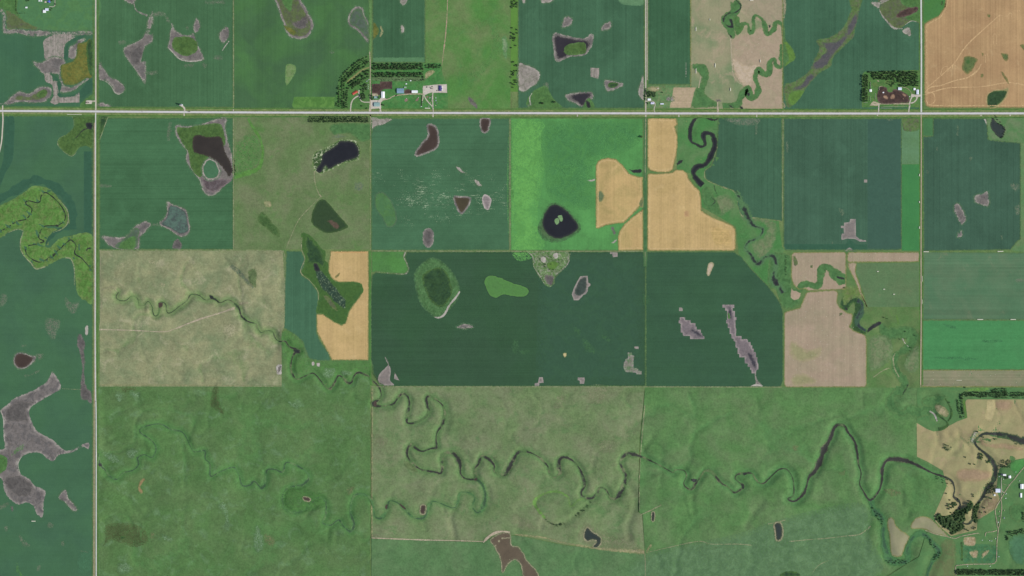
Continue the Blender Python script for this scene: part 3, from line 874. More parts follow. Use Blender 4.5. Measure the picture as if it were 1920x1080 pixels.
strip(f, 'creek_bed_grass', TEALGREEN, T('cr', '560,640,120 700,620,100 810,600,90 870,650,80 880,760,90 910,840,110 980,790,110 1000,650,100 990,500,100 1040,400,110 1130,420,90 1230,520,110 1290,680,150 1310,800,150 1370,890,150 1450,820,150 1520,740,130 1550,620,110 1600,570,90 1700,600,90 1750,700,80 1760,900,90 1800,1080,110'))
strip(f, 'creek_bed_grass', TEALGREEN, T('30', '110,330,50 118,440,60 100,500,40 60,490,44 45,445,40 15,470,44 10,540,50 -30,560,50 -70,520,50 -95,580,50 -75,650,50 -80,700,50 -110,735,44 -140,715,50 -150,660,60 -180,690,50 -210,740,50 -225,785,50 -280,790,60 -340,800,50'))
pond(W_BLACK, T('cr', '410,290 440,340 350,380 280,440 255,520 270,600 340,650 400,640 400,590 365,530 370,490 450,480 480,580 490,710 400,725 330,690 240,600 195,530 200,470 270,380'), 'black horseshoe creek pool in the green creek meadow north of the highway', sp=4)
ribbon('creek_water', T('cr', '520,-30,30 560,10,30 620,70,34 670,140,40 660,210,50 610,265,50 540,320,44 480,335,40'), W_BLACK, 1.9, label='thin black creek curling down from the top edge above the horseshoe pool', cat='creek', kind='structure')
pond(W_BLACK, T('cr', '345,840 370,850 450,930 455,975 410,970 365,910'), 'small dark pool at the lower tip of the creek meadow')
pond(W_BLACK, T('cr', '1380,650 1430,630 1455,680 1430,725 1385,710'), 'round black stock pond in the winding green creek bed')
for p_, l_ in (('1758,695 1780,695 1785,715 1765,722', 'small dark pool in a bend of the creek bed above the highway'), ('1622,785 1650,792 1662,808 1635,806', 'dark sliver of water at the creek bed near the field corral'), ('1708,795 1730,800 1735,825 1712,818', 'dark pool where the creek bed reaches the highway verge')):
    pond(W_BLACK, T('20', p_), l_)

f = field('crop_field', M_TEAL('crop_e', rgb(70, 106, 80)), [(1469, -8), (1724, -8), (1724, 205), (1469, 205)],
          'blue-green crop field with a diagonal grey weedy slough north of the highway')
sub(f, 'slough_grass', patch_mat('slough_mixed', rgb(84, 116, 70), rgb(92, 116, 68), 8, rgb(98, 102, 80), 0.8, 26, 5, 6, 0.12), T('30', '605,-40 720,-40 705,20 680,110 660,200 640,280 560,360 490,430 470,500 400,540 320,620 270,690 200,780 140,800 122,640 200,610 310,530 350,440 385,360 362,300 460,278 550,220 600,130 620,60'))
sub(f, 'slough_mud', patch_mat('slough_mud', rgb(96, 108, 80), rgb(92, 90, 90), 8, rgb(72, 74, 76), 0.7, 40, 5, 5, 0.08), T('30', '684,70 655,200 570,320 490,410 440,490 380,520 320,505 400,420 440,380 395,320 500,310 570,260 610,170'))
sub(f, 'slough_mud', patch_mat('slough_mud', None, None), T('30', '310,555 350,568 285,650 200,682 185,665 250,630'))
sub(f, 'lime_bump', patch_mat('lime_grass', rgb(92, 126, 66), rgb(96, 130, 62), 8, rgb(84, 116, 60), 0.5, 24, 4, 4, 0.08), T('30', '112,300 180,360 207,430 180,462 112,490'))
sub(f, 'lime_bump', patch_mat('lime_grass', None, None), T('30', '170,690 270,680 240,740 190,790 150,760'))
sub(f, 'slough_grass', OLIVE_DARK, T('30', '840,-40 1145,-40 1143,160 1080,155 1030,190 980,215 930,195 880,150 840,90 832,40'))
sub(f, 'lush_spot', GREEN, T('30', '1000,-40 1145,-40 1143,150 1060,150 1020,130 1120,80 1040,50 1000,20'))
sub(f, 'brown_mud', MUD, T('30', '960,115 1010,75 1110,50 1122,78 1060,115 980,132'))
strip(f, 'salt_edge', SOIL_PALE, T('30', '905,-10,22 840,25,22 832,60,10 860,120,10 910,180,14 950,212,14 1010,215,8'))
sub(f, 'soil_patch', SOIL_PALE, T('30', '775,20 800,12 840,20 825,60'))
sub(f, 'soil_triangle', SOIL_PALE, T('30', '1008,235 1060,203 1068,272 1040,258'))
strip(f, 'salt_edge', SALT, T('30', '1030,185,5 1075,158,6 1120,165,5'))

WHEAT_S = field_mat('wheat_striped', rgb(178, 147, 106), rgb(166, 134, 97), 0.8, 200, ('x', 13, 0.15), 0.06, 0.06, rgb(190, 162, 120), 70, 0.58)
f = field('wheat_field', WHEAT_S, [(1733.5, 46), (1741, 40), (1760, 30), (1770, 15), (1775, -8), (1930, -8), (1930, 202), (1745, 202), (1736, 198), (1733.5, 190)],
          'orange-tan striped wheat stubble field in the north-east corner')
for t in ('1180,690,10 1220,655,9 1300,640,8 1400,605,8 1500,580,9 1570,530,9 1600,480,7', '1165,712,8 1350,660,8 1600,650,8 1800,620,9 1930,640,9', '1190,660,7 1300,565,6 1400,470,6 1500,330,8 1740,110,7', '1170,690,8 1240,700,8 1250,760,6 1210,790,6', '1295,560,5 1310,510,5 1345,500,5 1350,540,5', '1385,520,5 1385,490,5 1405,490,5 1410,520,5', '1690,330,5 1688,265,5 1700,252,5 1712,265,5 1715,330,5', '1735,160,5 1735,120,5 1755,118,5 1760,150,5', '1800,150,5 1805,105,5 1825,100,5 1830,140,5', '1870,110,5 1872,78,5 1885,76,5 1890,110,5', '1630,470,5 1632,410,5 1645,404,5 1652,440,5'):
    strip(f, 'straw_track', WHEAT_TRACK, T('30', t))
GR_WHEAT = patch_mat('weeds_in_stubble', rgb(132, 122, 78), rgb(96, 112, 68), 10, rgb(84, 100, 64), 0.6, 24, 6, 5, 0.1)
for t in ('1470,430 1500,418 1570,440 1560,480 1520,540 1490,558 1455,520 1460,470', '1745,400 1800,405 1795,462 1765,445', '1890,340 1925,330 1925,380 1900,360', '1745,540 1770,550 1800,600 1810,640 1780,600', '1645,105 1665,110 1665,132 1648,128', '1595,555 1615,555 1615,580 1595,578', '1598,395 1615,395 1610,425'):
    sub(f, 'weed_patch', GR_WHEAT, T('30', t))
sub(f, 'marsh_rim', patch_mat('rim_straw', rgb(176, 150, 108), rgb(140, 136, 92), 8, None, 0, 20, 5, 5, 0.08), T('30', '1642,725 1688,680 1780,668 1805,640 1800,700 1755,768 1695,806 1645,795'), grow=5)
sub(f, 'reed_marsh', patch_mat('reed_dark', rgb(72, 96, 58), rgb(56, 80, 52), 8, rgb(48, 70, 48), 0.7, 24, 2, 3, 0.12), T('30', '1648,720 1690,685 1780,680 1790,700 1750,762 1692,800 1650,790'))
sub(f, 'damp_core', SLOUGH_DARK, T('30', '1490,450 1512,448 1510,478 1490,475'))
f = field('grass_field', field_mat('grass_ne', rgb(76, 124, 66), rgb(70, 118, 72), 0.6, 120, None, 0.06, 0.08), T('30', '1162,-30 1340,-30 1332,50 1290,110 1210,148 1165,175'), 'green grass corner between the east gravel road and the wheat stubble', curve=False)
pond(SLOUGH_DARK, T('30', '1297,5 1312,5 1312,40 1297,40'), 'small dark rectangular patch in the grass corner by the wheat stubble', cat='sedge patch', name='sedge_field')

# ------------------------------------------------------------------ western column, south of the highway
f = west = field('crop_field', field_mat('crop_west', rgb(71, 109, 76), rgb(67, 101, 76), 0.8, 330, ('y', 10, 0.03), 0.06, 0.05, None, tram=0.03),
          [(-8, 218), (5, 217.5), (138, 217.5), (173.5, 222), (173.5, 1090), (-8, 1090)],
          'long green crop field west of the straight gravel road with grey soil scars')
sub(f, 'dark_headland', HEADLAND, T('00', '40,872 105,885 105,1060 95,1200 40,1300 -10,1420 -10,1300 25,1180'), jit=0.5)
sub(f, 'dark_headland', HEADLAND, T('01', '628,55 700,55 700,695 628,690'), curve=False)
strip(f, 'dark_headland', HEADLAND, T('01', '-40,430,64 120,345,64 230,278,64 320,280,64 420,330,64 510,420,64 545,520,64 545,640,60'))
strip(f, 'dark_headland', HEADLAND, T('01', '335,745,40 370,690,50 430,640,60 520,610,64'))
f = marsh = patch('marsh_land', T('00', '555,870 708,862 708,1098 640,1095 600,1105 570,1140 540,1170 500,1152 460,1118 435,1082 440,1040 500,1005 545,960 555,920'), SLOUGH, 0.9, label='bright green marsh wedge southwest of the crossroads', cat='marsh', kind='structure')
pond(W_BLACK, T('00', '640,925 665,915 695,920 705,940 700,970 665,972 645,950'), 'black pond beside the crossroads marsh', sp=4)
ribbon('creek_water', T('00', '665,960,12 625,975,14 605,995,10 585,1018,10 562,1040,8'), W_BLACK, 1.8, label='thin black ditch trailing from the crossroads pond', cat='creek', kind='structure')
strip(west, 'pale_field_edge', patch_mat('field_edge_pale', rgb(124, 138, 98), rgb(150, 152, 120), 3, None, 0, 20, 3, 2, 0.08, None, 0.8), T('00', '490,862,6 535,870,7 553,900,8 548,960,7 505,1005,7 445,1040,9 433,1082,9 460,1116,8 500,1152,8 540,1170,9 570,1142,7'))
MARSHW = patch_mat('creek_marsh', rgb(98, 130, 72), rgb(88, 127, 62), 16, rgb(104, 126, 72), 0.8, 36, 4, 4, 0.15)
marsh2 = patch('marsh_land', T('01', '-40,480 0,460 120,400 200,350 245,315 330,320 390,350 460,430 510,500 512,580 480,630 400,660 350,720 342,765 375,778 440,712 520,690 705,702 705,1170 640,1175 600,1150 570,1080 558,930 530,862 490,852 420,878 340,920 270,938 230,892 190,850 155,790 155,720 175,655 130,640 60,665 -40,710'), MARSHW, 1.0, label='winding green creek marsh cutting into the western crop field', cat='marsh', kind='structure')
strip(marsh2, 'pale_bank', patch_mat('field_edge_pale', None, None), T('01', '60,665,5 130,640,7 172,655,7 155,720,9 155,790,8 190,850,8 230,890,10 270,936,12 340,920,9'))
strip(marsh2, 'pale_bank', patch_mat('field_edge_pale', None, None), T('01', '440,420,9 500,490,9 512,580,8 470,635,7 400,662,7'))
strip(marsh2, 'pale_bank', patch_mat('field_edge_pale', None, None), T('01', '490,853,9 530,862,9 556,930,8 558,1060,6'))
ribbon('creek_water', [p + (1.9,) for p in CREEK_WEST], creek_mat('creek_dark', rgb(70, 96, 54), rgb(40, 42, 44), 0.6, 0.3, 0.4), 1.7, label='thin dark creek looping through the western marsh', cat='creek', kind='structure', wk=1.3)
for t, l in (('360,862 410,815 428,808 410,840 375,862', 'slim black pool at the southern loop of the marsh creek'), ('415,605 445,602 440,622 412,620', 'small black pool on the eastern loop of the marsh creek'), ('640,800 655,778 685,775 685,790 660,795 645,808', 'small dark pool in the marsh by the gravel road')):
    pond(W_BLACK, T('01', t), l)
f = west
sub(f, 'soil_ring', SOIL, T('02', '105,520 128,487 170,482 230,505 275,515 235,572 182,606 138,602 105,572'))
pond(W_BROWN, T('02', '112,522 132,494 170,490 228,512 248,522 228,566 180,598 142,596 112,570'), 'small round brown pond in the western crop field')
for t, m in (('340,235 370,220 450,245 450,280 410,385 380,380 340,310', SOIL_FAINT), ('490,70 540,110 600,100 570,180 530,188 495,140', SOIL_FAINT), ('5,60 30,38 58,70 40,120 0,145', SOIL_FAINT),
             ('585,350 612,350 640,420 630,480 640,560 632,640 650,740 688,790 692,872 650,842 608,830 603,740 615,600 598,480 578,430', SOIL_DARK),
             ('640,290 660,285 660,350 640,350', SALT), ('180,655 240,640 300,605 290,630 230,655 185,672', SOIL_FAINT), ('265,500 330,490 320,530 290,540', SOIL_FAINT), ('150,430 200,425 190,445 160,442', SOIL_FAINT)):
    sub(f, 'soil_patch' if m is not SOIL_FAINT else 'thin_crop_patch', m, T('02', t))
big = sub(f, 'soil_scar', patch_mat('scar_soil', rgb(150, 143, 134), rgb(118, 112, 107), 14, rgb(98, 95, 93), 0.8, 45, 5, 7, 0.11), T('02', '395,628 440,690 456,740 440,772 350,820 250,880 220,920 230,980 260,1050 300,1085 400,1142 480,1212 550,1210 620,1170 668,1162 662,1212 620,1192 550,1230 470,1245 430,1260 400,1298 350,1275 300,1240 220,1240 160,1270 135,1320 150,1390 220,1430 260,1480 337,1520 330,1600 318,1718 280,1700 250,1640 200,1608 140,1625 70,1580 30,1510 10,1430 -40,1400 -40,1240 30,1200 28,1130 25,1080 20,970 2,920 60,870 120,820 200,790 330,720 375,660'))
for t, m in (('85,175 110,130 180,88 170,130 110,170', GREEN_SOFT), ('-30,180 48,190 42,285 -30,310', GREEN), ('130,980 150,1050 180,1075 150,1080 120,1040', GREEN_SOFT)):
    sub(f, 'green_regrowth', m, T('03', t) if m is GREEN_SOFT and t[0] != '1' else T('03', t))
sub(f, 'damp_core', SOIL_DARK, T('03', '20,345 150,330 245,395 230,470 120,480 50,410'))
sub(f, 'damp_core', SOIL_DARK, T('02', '40,930 120,850 230,850 250,870 200,920 210,1000 120,1000 60,1010'))
strip(f, 'dark_channel', SOIL_DARK, T('03', '40,30,14 75,90,16 65,150,16 85,220,14 100,260,12'))
strip(f, 'salt_edge', SALT, T('02', '5,915,8 25,980,6 30,1080,6 35,1150,5'))
strip(f, 'salt_edge', SALT, T('03', '160,185,6 135,240,7 150,310,5'))
sub(f, 'soil_patch', SOIL, T('03', '440,490 490,432 512,490 560,550 580,582 550,592 480,522'))
for t in ('145,775 200,830 225,855 175,852', '465,820 480,820 478,850 462,845', '-10,555 60,530 70,545 0,580', '35,710 55,705 50,740 38,740', '285,1005 305,1000 290,1040 275,1040', '600,890 660,900 670,920 640,905', '360,680 395,690 390,720 360,712'):
    sub(f, 'thin_crop_patch', SOIL_FAINT, T('03', t), grow=3)
sub(f, 'dark_spot', SOIL_DARK, T('03', '80,560 95,555 104,580 92,600 80,580'))
strip(f, 'faint_line', FAINT_TRACK, T('02', '455,755,3 610,762,3'))
sub(f, 'lighter_crop', patch_mat('crop_light_soft', rgb(74, 114, 84), rgb(74, 116, 84), 20, None, 0, 30, 30, 14, 0.05, None, 0.6), T('03', '590,920 690,900 690,1050 590,1060'))

# ------------------------------------------------------------------ middle row
f = field('crop_field', M_TEAL('crop_f', rgb(71, 110, 75), 'y'), [(187, 221), (437, 221.5), (437, 467.5), (186.5, 467.5)],
          'green crop field with a large dark slough and a grey kite-shaped soil scar, south of the crossroads')
sub(f, 'grass_triangle', SLOUGH_DARK, T('00', '742,872 805,866 795,920 745,1055 742,1000'))
strip(f, 'pale_bank', patch_mat('field_edge_pale', None, None), T('00', '812,872,6 790,930,7 765,1000,6 745,1050,10'))
sub(f, 'slough_rim', SOIL, T('00', '1315,950 1340,938 1460,945 1560,915 1640,885 1700,880 1690,960 1720,1100 1748,1200 1748,1340 1700,1360 1640,1440 1570,1470 1520,1430 1500,1360 1440,1280 1395,1200 1400,1130 1350,1070 1320,1010'))
sub(f, 'slough_grass', SLOUGH, T('00', '1335,965 1400,965 1520,945 1640,935 1670,990 1680,1090 1600,1090 1560,1180 1520,1230 1500,1320 1440,1250 1420,1140 1370,1060'), grow=7)
sub(f, 'damp_mud', patch_mat('damp_mud', rgb(128, 116, 112), rgb(92, 82, 82), 10, rgb(112, 104, 104), 0.6, 20, 4, 5, 0.1), T('01', '1515,235 1560,270 1640,255 1700,262 1745,265 1650,340 1585,365 1530,320'))
pond(W_SLOUGH, T('00', '1450,1025 1490,1008 1560,1025 1640,1020 1672,1050 1690,1130 1740,1240 1745,1290 1715,1330 1690,1290 1640,1225 1580,1185 1500,1160 1450,1140 1440,1080'), 'large dark brown slough pool reaching the pasture fence', cat='pond', sp=7)
sub(f, 'island_rim', SOIL_PALE, T('01', '1580,112 1622,135 1650,200 1632,252 1570,270 1527,235 1515,180 1542,125'))
sub(f, 'island_crop', patch_mat('island_crop', rgb(73, 112, 80), rgb(73, 112, 80), 5, None, 0, 20, 2, 1.5, 0.05), T('01', '1580,122 1615,142 1640,200 1624,244 1570,258 1535,230 1525,182 1548,134'))
sub(f, 'soil_rim', SOIL, T('01', '1248,428 1290,450 1370,480 1405,510 1415,580 1425,660 1370,698 1330,682 1270,645 1192,600 1240,545 1252,490'))
sub(f, 'dried_slough', patch_mat('slough_teal', rgb(84, 92, 86), rgb(88, 112, 98), 6, rgb(72, 80, 78), 0.7, 26, 2, 3, 0.08), T('01', '1275,462 1370,492 1394,518 1404,585 1412,650 1350,672 1280,632 1215,600 1252,550'))
sub(f, 'soil_patch', SOIL, T('01', '765,690 900,700 960,680 1010,620 1070,585 1110,582 1132,605 1090,660 1050,700 1042,785 1000,792 900,792 840,772 790,732'))
sub(f, 'green_core', patch_mat('slough_grey', None, None), T('01', '860,765 940,700 1010,630 1045,645 1035,700 1030,770 990,785 900,785'))
sub(f, 'lush_spot', GREEN, T('01', '890,780 930,725 1012,692 1002,785'))
sub(f, 'soil_spot', SOIL_DARK, T('01', '1298,740 1330,712 1362,740 1356,788 1298,788'))
for t in ('740,300 830,305 825,325 745,325', '1260,930 1290,920 1280,1010 1270,1060 1250,1040'):
    sub(f, 'thin_crop_patch', SOIL_FAINT, T('00' if t.startswith('1') else '01', t))
sub(f, 'pale_spill', SOIL_FAINT, T('01', '1140,600 1195,595 1195,612 1145,615'))

f = field('pasture_field', field_mat('pasture_m2', rgb(98, 122, 76), rgb(118, 126, 92), 0.8, 170, None, 0.08, 0.14, rgb(86, 126, 66), 90, 0.56, 0.7), [(438, 219), (692.5, 219.5), (692.5, 467.5), (438, 467.5)],
          'mottled green-brown pasture with a black pond and a dark green oval marsh', sp=20)
sub(f, 'teal_grass', TEALGREEN, T('10', '575,930 860,930 855,1040 780,1060 700,1000 580,1010'))
strip(f, 'lush_swirl', patch_mat('swirl_grass', rgb(90, 128, 70), rgb(92, 136, 66), 5, rgb(84, 126, 64), 0.5, 20, 8, 8, 0.12), T('11', '-60,-190,20 -20,-120,24 20,-60,26 44,0,22 50,90,22 20,180,28 -60,215,50 -168,240,60'))
sub(f, 'lush_swirl', GREEN_SOFT, T('11', '-168,60 -90,-60 0,-60 36,20 30,120 -40,190 -168,230'))
sub(f, 'scrub_patch', patch_mat('scrub_dark', rgb(88, 112, 66), rgb(76, 104, 60), 10, rgb(64, 92, 52), 0.7, 18, 8, 6, 0.12), T('11', '15,540 55,510 120,585 170,640 178,695 140,685 80,635 20,585'))
sub(f, 'dry_patch', TAN_SOFT, T('11', '60,430 110,430 115,470 70,470'))
sub(f, 'dry_patch', SOIL_FAINT, T('11', '740,290 800,290 800,340 745,350'))
sub(f, 'dry_patch', SOIL_FAINT, T('10', '570,1030 620,1005 680,1020 640,1035 600,1035'))
sub(f, 'pond_fringe', patch_mat('pond_fringe', rgb(104, 128, 76), rgb(64, 88, 52), 8, rgb(190, 196, 160), 0.85, 14, 4, 5, 0.1, None, 1.0, 0.56), T('11', '430,172 418,120 440,60 520,28 590,-10 640,-35 730,-32 775,0 785,60 775,115 700,135 640,155 565,195 500,222 490,245 440,205'))
pond(W_BLACK, T('11', '450,195 485,130 498,75 560,35 605,5 630,-22 720,-20 762,20 772,80 740,108 660,136 610,158 545,188 520,168 492,215 470,218'), 'black pond with pale reedy shore in the middle pasture', sp=6, z=2.1)
sub(f, 'oval_marsh', patch_mat('marsh_forest', rgb(68, 92, 54), rgb(56, 76, 50), 10, rgb(48, 66, 46), 0.6, 40, 3, 3, 0.08), T('11', '480,415 530,430 600,510 660,580 692,622 630,652 550,668 490,652 422,600 418,540 440,470'))
sub(f, 'brown_core', patch_mat('core_brown', rgb(70, 78, 56), rgb(94, 80, 68), 5, None, 0, 10, 8, 6, 0.1), T('11', '530,580 560,565 610,590 630,622 600,640 560,605'))
strip(f, 'cow_trail', FAINT_TRACK, T('11', '480,400,5 400,480,5 320,570,5 260,700,5 222,795,5'))
strip(f, 'cow_trail', FAINT_TRACK, T('11', '495,240,6 440,205,9 445,300,8 470,370,8 492,398,14'))

MARSH_LUSH = patch_mat('marsh_lush', rgb(76, 110, 58), rgb(72, 104, 54), 12, rgb(58, 88, 48), 0.7, 40, 3, 3, 0.10)
m3 = patch('marsh_land', T('11', '345,665 410,690 500,790 520,800 520,870 545,900 545,960 570,1010 620,1035 740,1035 790,1050 805,1100 780,1140 700,1250 670,1345 640,1350 580,1330 500,1275 450,1265 470,1170 460,1100 440,1080 400,1020 350,990 332,960 360,920 365,850 345,790 338,720'), MARSH_LUSH, 0.9, label='lush dark green marsh valley between the teal crop and the wheat', cat='marsh', kind='structure')
strip(m3, 'pale_bank', FAINT_TRACK, T('11', '345,700,6 342,790,6 366,860,6 335,960,7 400,1022,5 462,1100,6 470,1170,5'))
sub(m3, 'marsh_sedge', SLOUGH_DARK, T('11', '370,700 420,720 490,800 510,860 500,930 470,900 400,900 380,830'))
sub(m3, 'brown_strip', OLIVE_DARK, T('12', '505,55 550,70 605,150 605,175 540,115'))
pond(REEDS, T('11', '445,955 485,945 560,1030 640,1130 675,1180 662,1236 600,1192 540,1130 478,1060'), 'long reedy pond speckled with pale green in the lush marsh', sp=5, z=1.6)
pond(W_BLACK, T('11', '425,898 458,895 482,950 445,955'), 'small black pool at the head of the reedy pond')

f = field('crop_field', M_TEAL('crop_g', rgb(73, 111, 79), 'y', 0.035), [(696.5, 222), (955, 222), (955, 469), (696.5, 469)],
          'blue-green crop field with several small brown ponds and whitish streaks')
sub(f, 'streaked_area', streak_mat('pale_streaks', rgb(168, 184, 150), 'y', 0.55, 5.5, 70), T('11', '880,190 1400,180 1880,260 1890,520 1600,580 1080,620 1060,360 880,320'), sp=18)
sub(f, 'streaked_area', streak_mat('pale_streaks_b', rgb(186, 196, 166), 'y', 0.57, 4.5, 28), T('11', '1050,330 1480,300 1500,480 1420,560 1100,570'), sp=14)
sub(f, 'bare_corner', SOIL_PALE, T('10', '866,882 930,885 1022,890 960,930 900,945 868,975'))
sub(f, 'soil_patch', SOIL_PALE, T('11', '1500,172 1530,178 1545,200 1578,218 1530,208'))
sub(f, 'soil_patch', SOIL_PALE, T('11', '1638,265 1660,270 1692,312 1660,310'))
sub(f, 'striped_soil', patch_mat('striped_ew', rgb(178, 168, 160), rgb(134, 124, 122), 10, rgb(160, 150, 142), 0.5, 14, 3, 3, 0.06, ('y', 6, 0.14)), T('11', '1698,392 1720,378 1757,400 1764,440 1746,492 1720,488 1695,440'))
sub(f, 'weed_loop_rim', STUNTED, T('11', '884,430 897,366 950,355 1012,415 1056,520 1050,605 990,630 945,562 898,492'))
sub(f, 'weed_loop', patch_mat('weed_loop', rgb(80, 118, 74), rgb(78, 117, 75), 8, rgb(84, 124, 68), 0.5, 30, 2, 2, 0.07), T('11', '895,430 906,378 948,368 1004,422 1044,520 1040,596 992,618 954,556 908,488'))
pond(W_BROWN, T('10', '1290,940 1345,955 1362,1000 1362,1085 1325,1122 1262,1148 1205,1168 1205,1145 1248,1080 1296,1020'), 'brown tear-shaped pond in the blue-green field south of the central farm', SOIL, 9)
pond(W_BROWN, T('10', '1688,895 1748,895 1748,940 1734,984 1720,995 1698,984 1686,940'), 'small brown pond touching the highway verge', SOIL, 8)
pond(W_OLIVE, T('11', '1490,395 1520,400 1595,404 1602,425 1572,488 1545,515 1520,492 1494,430'), 'olive-brown heart-shaped pond with a pale rim in the streaked field', SOIL, 9)
o = pond(SOIL_DARK, T('11', '1262,665 1282,642 1308,644 1322,665 1322,735 1306,765 1282,765 1262,735'), 'dark thumb-shaped damp hollow near the southern edge of the streaked field', SOIL, 8, cat='damp hollow', name='hollow_land')

BRIGHT = field_mat('bright_hay', rgb(84, 140, 78), rgb(94, 156, 86), 0.8, 260, ('x', 14, 0.06), 0.06, 0.08, rgb(80, 130, 74), 150, 0.5, 0.8)
f = field('crop_field', BRIGHT, [(957.5, 221), (1206, 222), (1206, 469.5), (957.5, 469.5)], 'vivid bright green field around a large black pond')
sub(f, 'brightest_strip', patch_mat('brightest_green', rgb(98, 158, 82), rgb(104, 164, 84), 30, rgb(90, 146, 76), 0.7, 60, 110, 40, 0.06, None, 0.85), T('21', '-10,-190 190,-200 260,-60 230,300 190,520 240,780 -10,800'))
sub(f, 'dark_crop', patch_mat('mid_green_soft', rgb(78, 130, 74), rgb(74, 126, 74), 30, rgb(80, 134, 72), 0.6, 60, 110, 40, 0.06, None, 0.85), T('21', '270,-150 900,-180 980,-60 860,60 620,160 600,480 300,420 250,200'))
sub(f, 'pond_margin', patch_mat('margin_soft', rgb(76, 118, 72), rgb(82, 110, 72), 20, rgb(62, 90, 58), 0.7, 24, 16, 14, 0.12), T('21', '260,470 310,440 400,470 520,620 450,700 340,740 240,720 190,640 215,560'))
pond(W_BLACK, T('21', '300,455 340,455 380,475 440,530 502,620 440,680 340,712 270,680 228,620 230,560 260,490'), 'large black pond with two pale green islets in the vivid green field', sp=7)
ISLET = patch_mat('islet_grass', rgb(120, 150, 104), rgb(124, 158, 106), 4, rgb(104, 138, 90), 0.5, 10, 2, 2, 0.08)
for t, l in (('318,570 345,556 355,590 335,606', 'western pale green grassy islet in the large black pond'), ('345,541 373,535 382,568 365,582', 'eastern pale green grassy islet in the large black pond')):
    patch('islet_land', T('21', t), ISLET, 2.3, label=l, cat='islet', kind='structure')
sub(f, 'pale_spot', SALT, T('21', '565,272 600,270 622,262 622,275 590,282'))
sub(f, 'pale_spot', SALT, T('21', '745,740 770,722 788,715 770,740'))
sub(f, 'damp_spot', SOIL_DARK, T('21', '738,630 760,620 782,670 768,680'))
sub(f, 'brown_streak', SOIL_FAINT, T('20', '130,880 170,878 175,895 140,892'))
sub(f, 'brown_streak', SOIL_FAINT, T('20', '225,882 270,880 265,892 230,892'))
WHEAT = field_mat('wheat_ripe', rgb(192, 164, 113), rgb(178, 154, 102), 0.6, 150, ('x', 9, 0.09), 0.06, 0.08, rgb(200, 174, 124), 60, 0.56)
WHEAT_W = field_mat('wheat_weedy', rgb(190, 162, 110), rgb(164, 148, 96), 0.8, 120, ('x', 9, 0.08), 0.06, 0.08, rgb(198, 168, 118), 60, 0.58)
w1 = field('wheat_field', WHEAT_W, T('21', '630,160 645,130 670,115 720,105 780,115 830,160 880,225 940,245 980,250 982,410 955,470 900,530 840,590 780,595 700,610 650,632 630,630'), 'ripe tan wheat field with a rounded top set into the vivid green field', curve=False, sp=20, z=1.3)
sub(w1, 'weed_patch', patch_mat('weeds_teal', rgb(140, 138, 92), rgb(102, 116, 82), 8, None, 0, 20, 8, 6, 0.08), T('21', '638,370 668,348 694,390 670,438 645,425'))
sub(w1, 'weed_patch', patch_mat('weeds_teal', None, None), T('21', '950,440 985,390 985,470 965,480'))
strip(w1, 'grass_furrow', patch_mat('weeds_teal', None, None), T('21', '955,480,6 900,530,7 850,580,8'))
field('wheat_field', WHEAT_W, T('21', '982,490 984,796 805,800 797,790 795,700 810,650 845,600 900,550'), 'small ripe wheat wedge in the corner below the round-topped wheat field', curve=False, sp=20, z=1.3)
pond(W_BLACK, T('21', '868,182 895,195 935,188 970,186 970,215 920,218 890,208'), 'small black pond at the wheat corner beside the grassy lane')
field('wheat_field', WHEAT, T('20', '1018,890 1050,885 1228,890 1242,930 1222,950 1240,1020 1240,1100 1230,1170 1205,1275 1170,1292 1100,1292 1040,1280 1018,1250'), 'small tan wheat field just below the highway beside the creek meadow', curve=False, sp=20, z=0.9)
w2 = field('wheat_field', WHEAT, T('21', '1018,232 1030,222 1100,224 1200,215 1230,195 1280,195 1315,225 1325,260 1370,320 1405,350 1418,410 1420,500 1500,550 1580,580 1650,610 1675,640 1678,785 1660,800 1030,800 1016,785'), 'large tan wheat field stepping down to the creek meadow', curve=False, sp=20, z=0.9)
PASS = patch_mat('combine_pass', rgb(200, 174, 126), rgb(204, 178, 130), 3, rgb(190, 160, 112), 0.6, 25, 3, 2.5, 0.06, None, 0.7)
for w_ in WHEATS:
    border(w_[0], 'headland_pass', PASS, w_[1], 13, 5)
sub(w2, 'weed_spot', GR_WHEAT, T('21', '1582,658 1618,656 1618,672 1582,672'))
sub(w2, 'bare_spot', patch_mat('wheat_bald', rgb(186, 152, 108), rgb(178, 144, 104), 8, None, 0, 20, 10, 8, 0.06), T('21', '1290,510 1320,500 1330,540 1295,545'))
sub(w2, 'straw_rows', patch_mat('straw_rows', rgb(194, 166, 114), rgb(188, 160, 106), 8, rgb(172, 150, 96), 0.5, 30, 10, 6, 0.08, ('y', 7, 0.12)), T('21', '1490,610 1640,640 1650,770 1520,760 1490,680'), curve=False, sp=12)

f = field('meadow_field', field_mat('creek_meadow', rgb(76, 126, 70), rgb(100, 130, 84), 0.8, 140, None, 0.07, 0.10, rgb(66, 108, 62), 60, 0.56, 0.7), T('20', '1245,868 1900,868 2025,1850 2060,1890 2070,2170 1930,2160 1840,2060 1780,2000 1700,1900 1680,1700 1420,1550 1420,1450 1340,1300 1235,1270'), 'green creek meadow between the wheat fields and the blue-green crop', sp=20, z=0.1)
sub(f, 'brown_meadow', patch_mat('meadow_brown', rgb(104, 126, 86), rgb(116, 128, 92), 25, rgb(90, 122, 76), 0.6, 30, 25, 20, 0.08), T('21', '1500,420 1620,380 1690,470 1740,580 1880,590 1900,680 1800,760 1860,860 1920,830 1980,700 1960,580 1700,480 1560,540'))
sub(f, 'meadow_tongue', TEALGREEN, T('21', '1430,330 1480,330 1560,480 1560,540 1470,500 1430,420'))
pond(W_BLACK, T('21', '1230,150 1265,115 1282,122 1272,142 1240,162'), 'small black dugout between the two wheat fields')
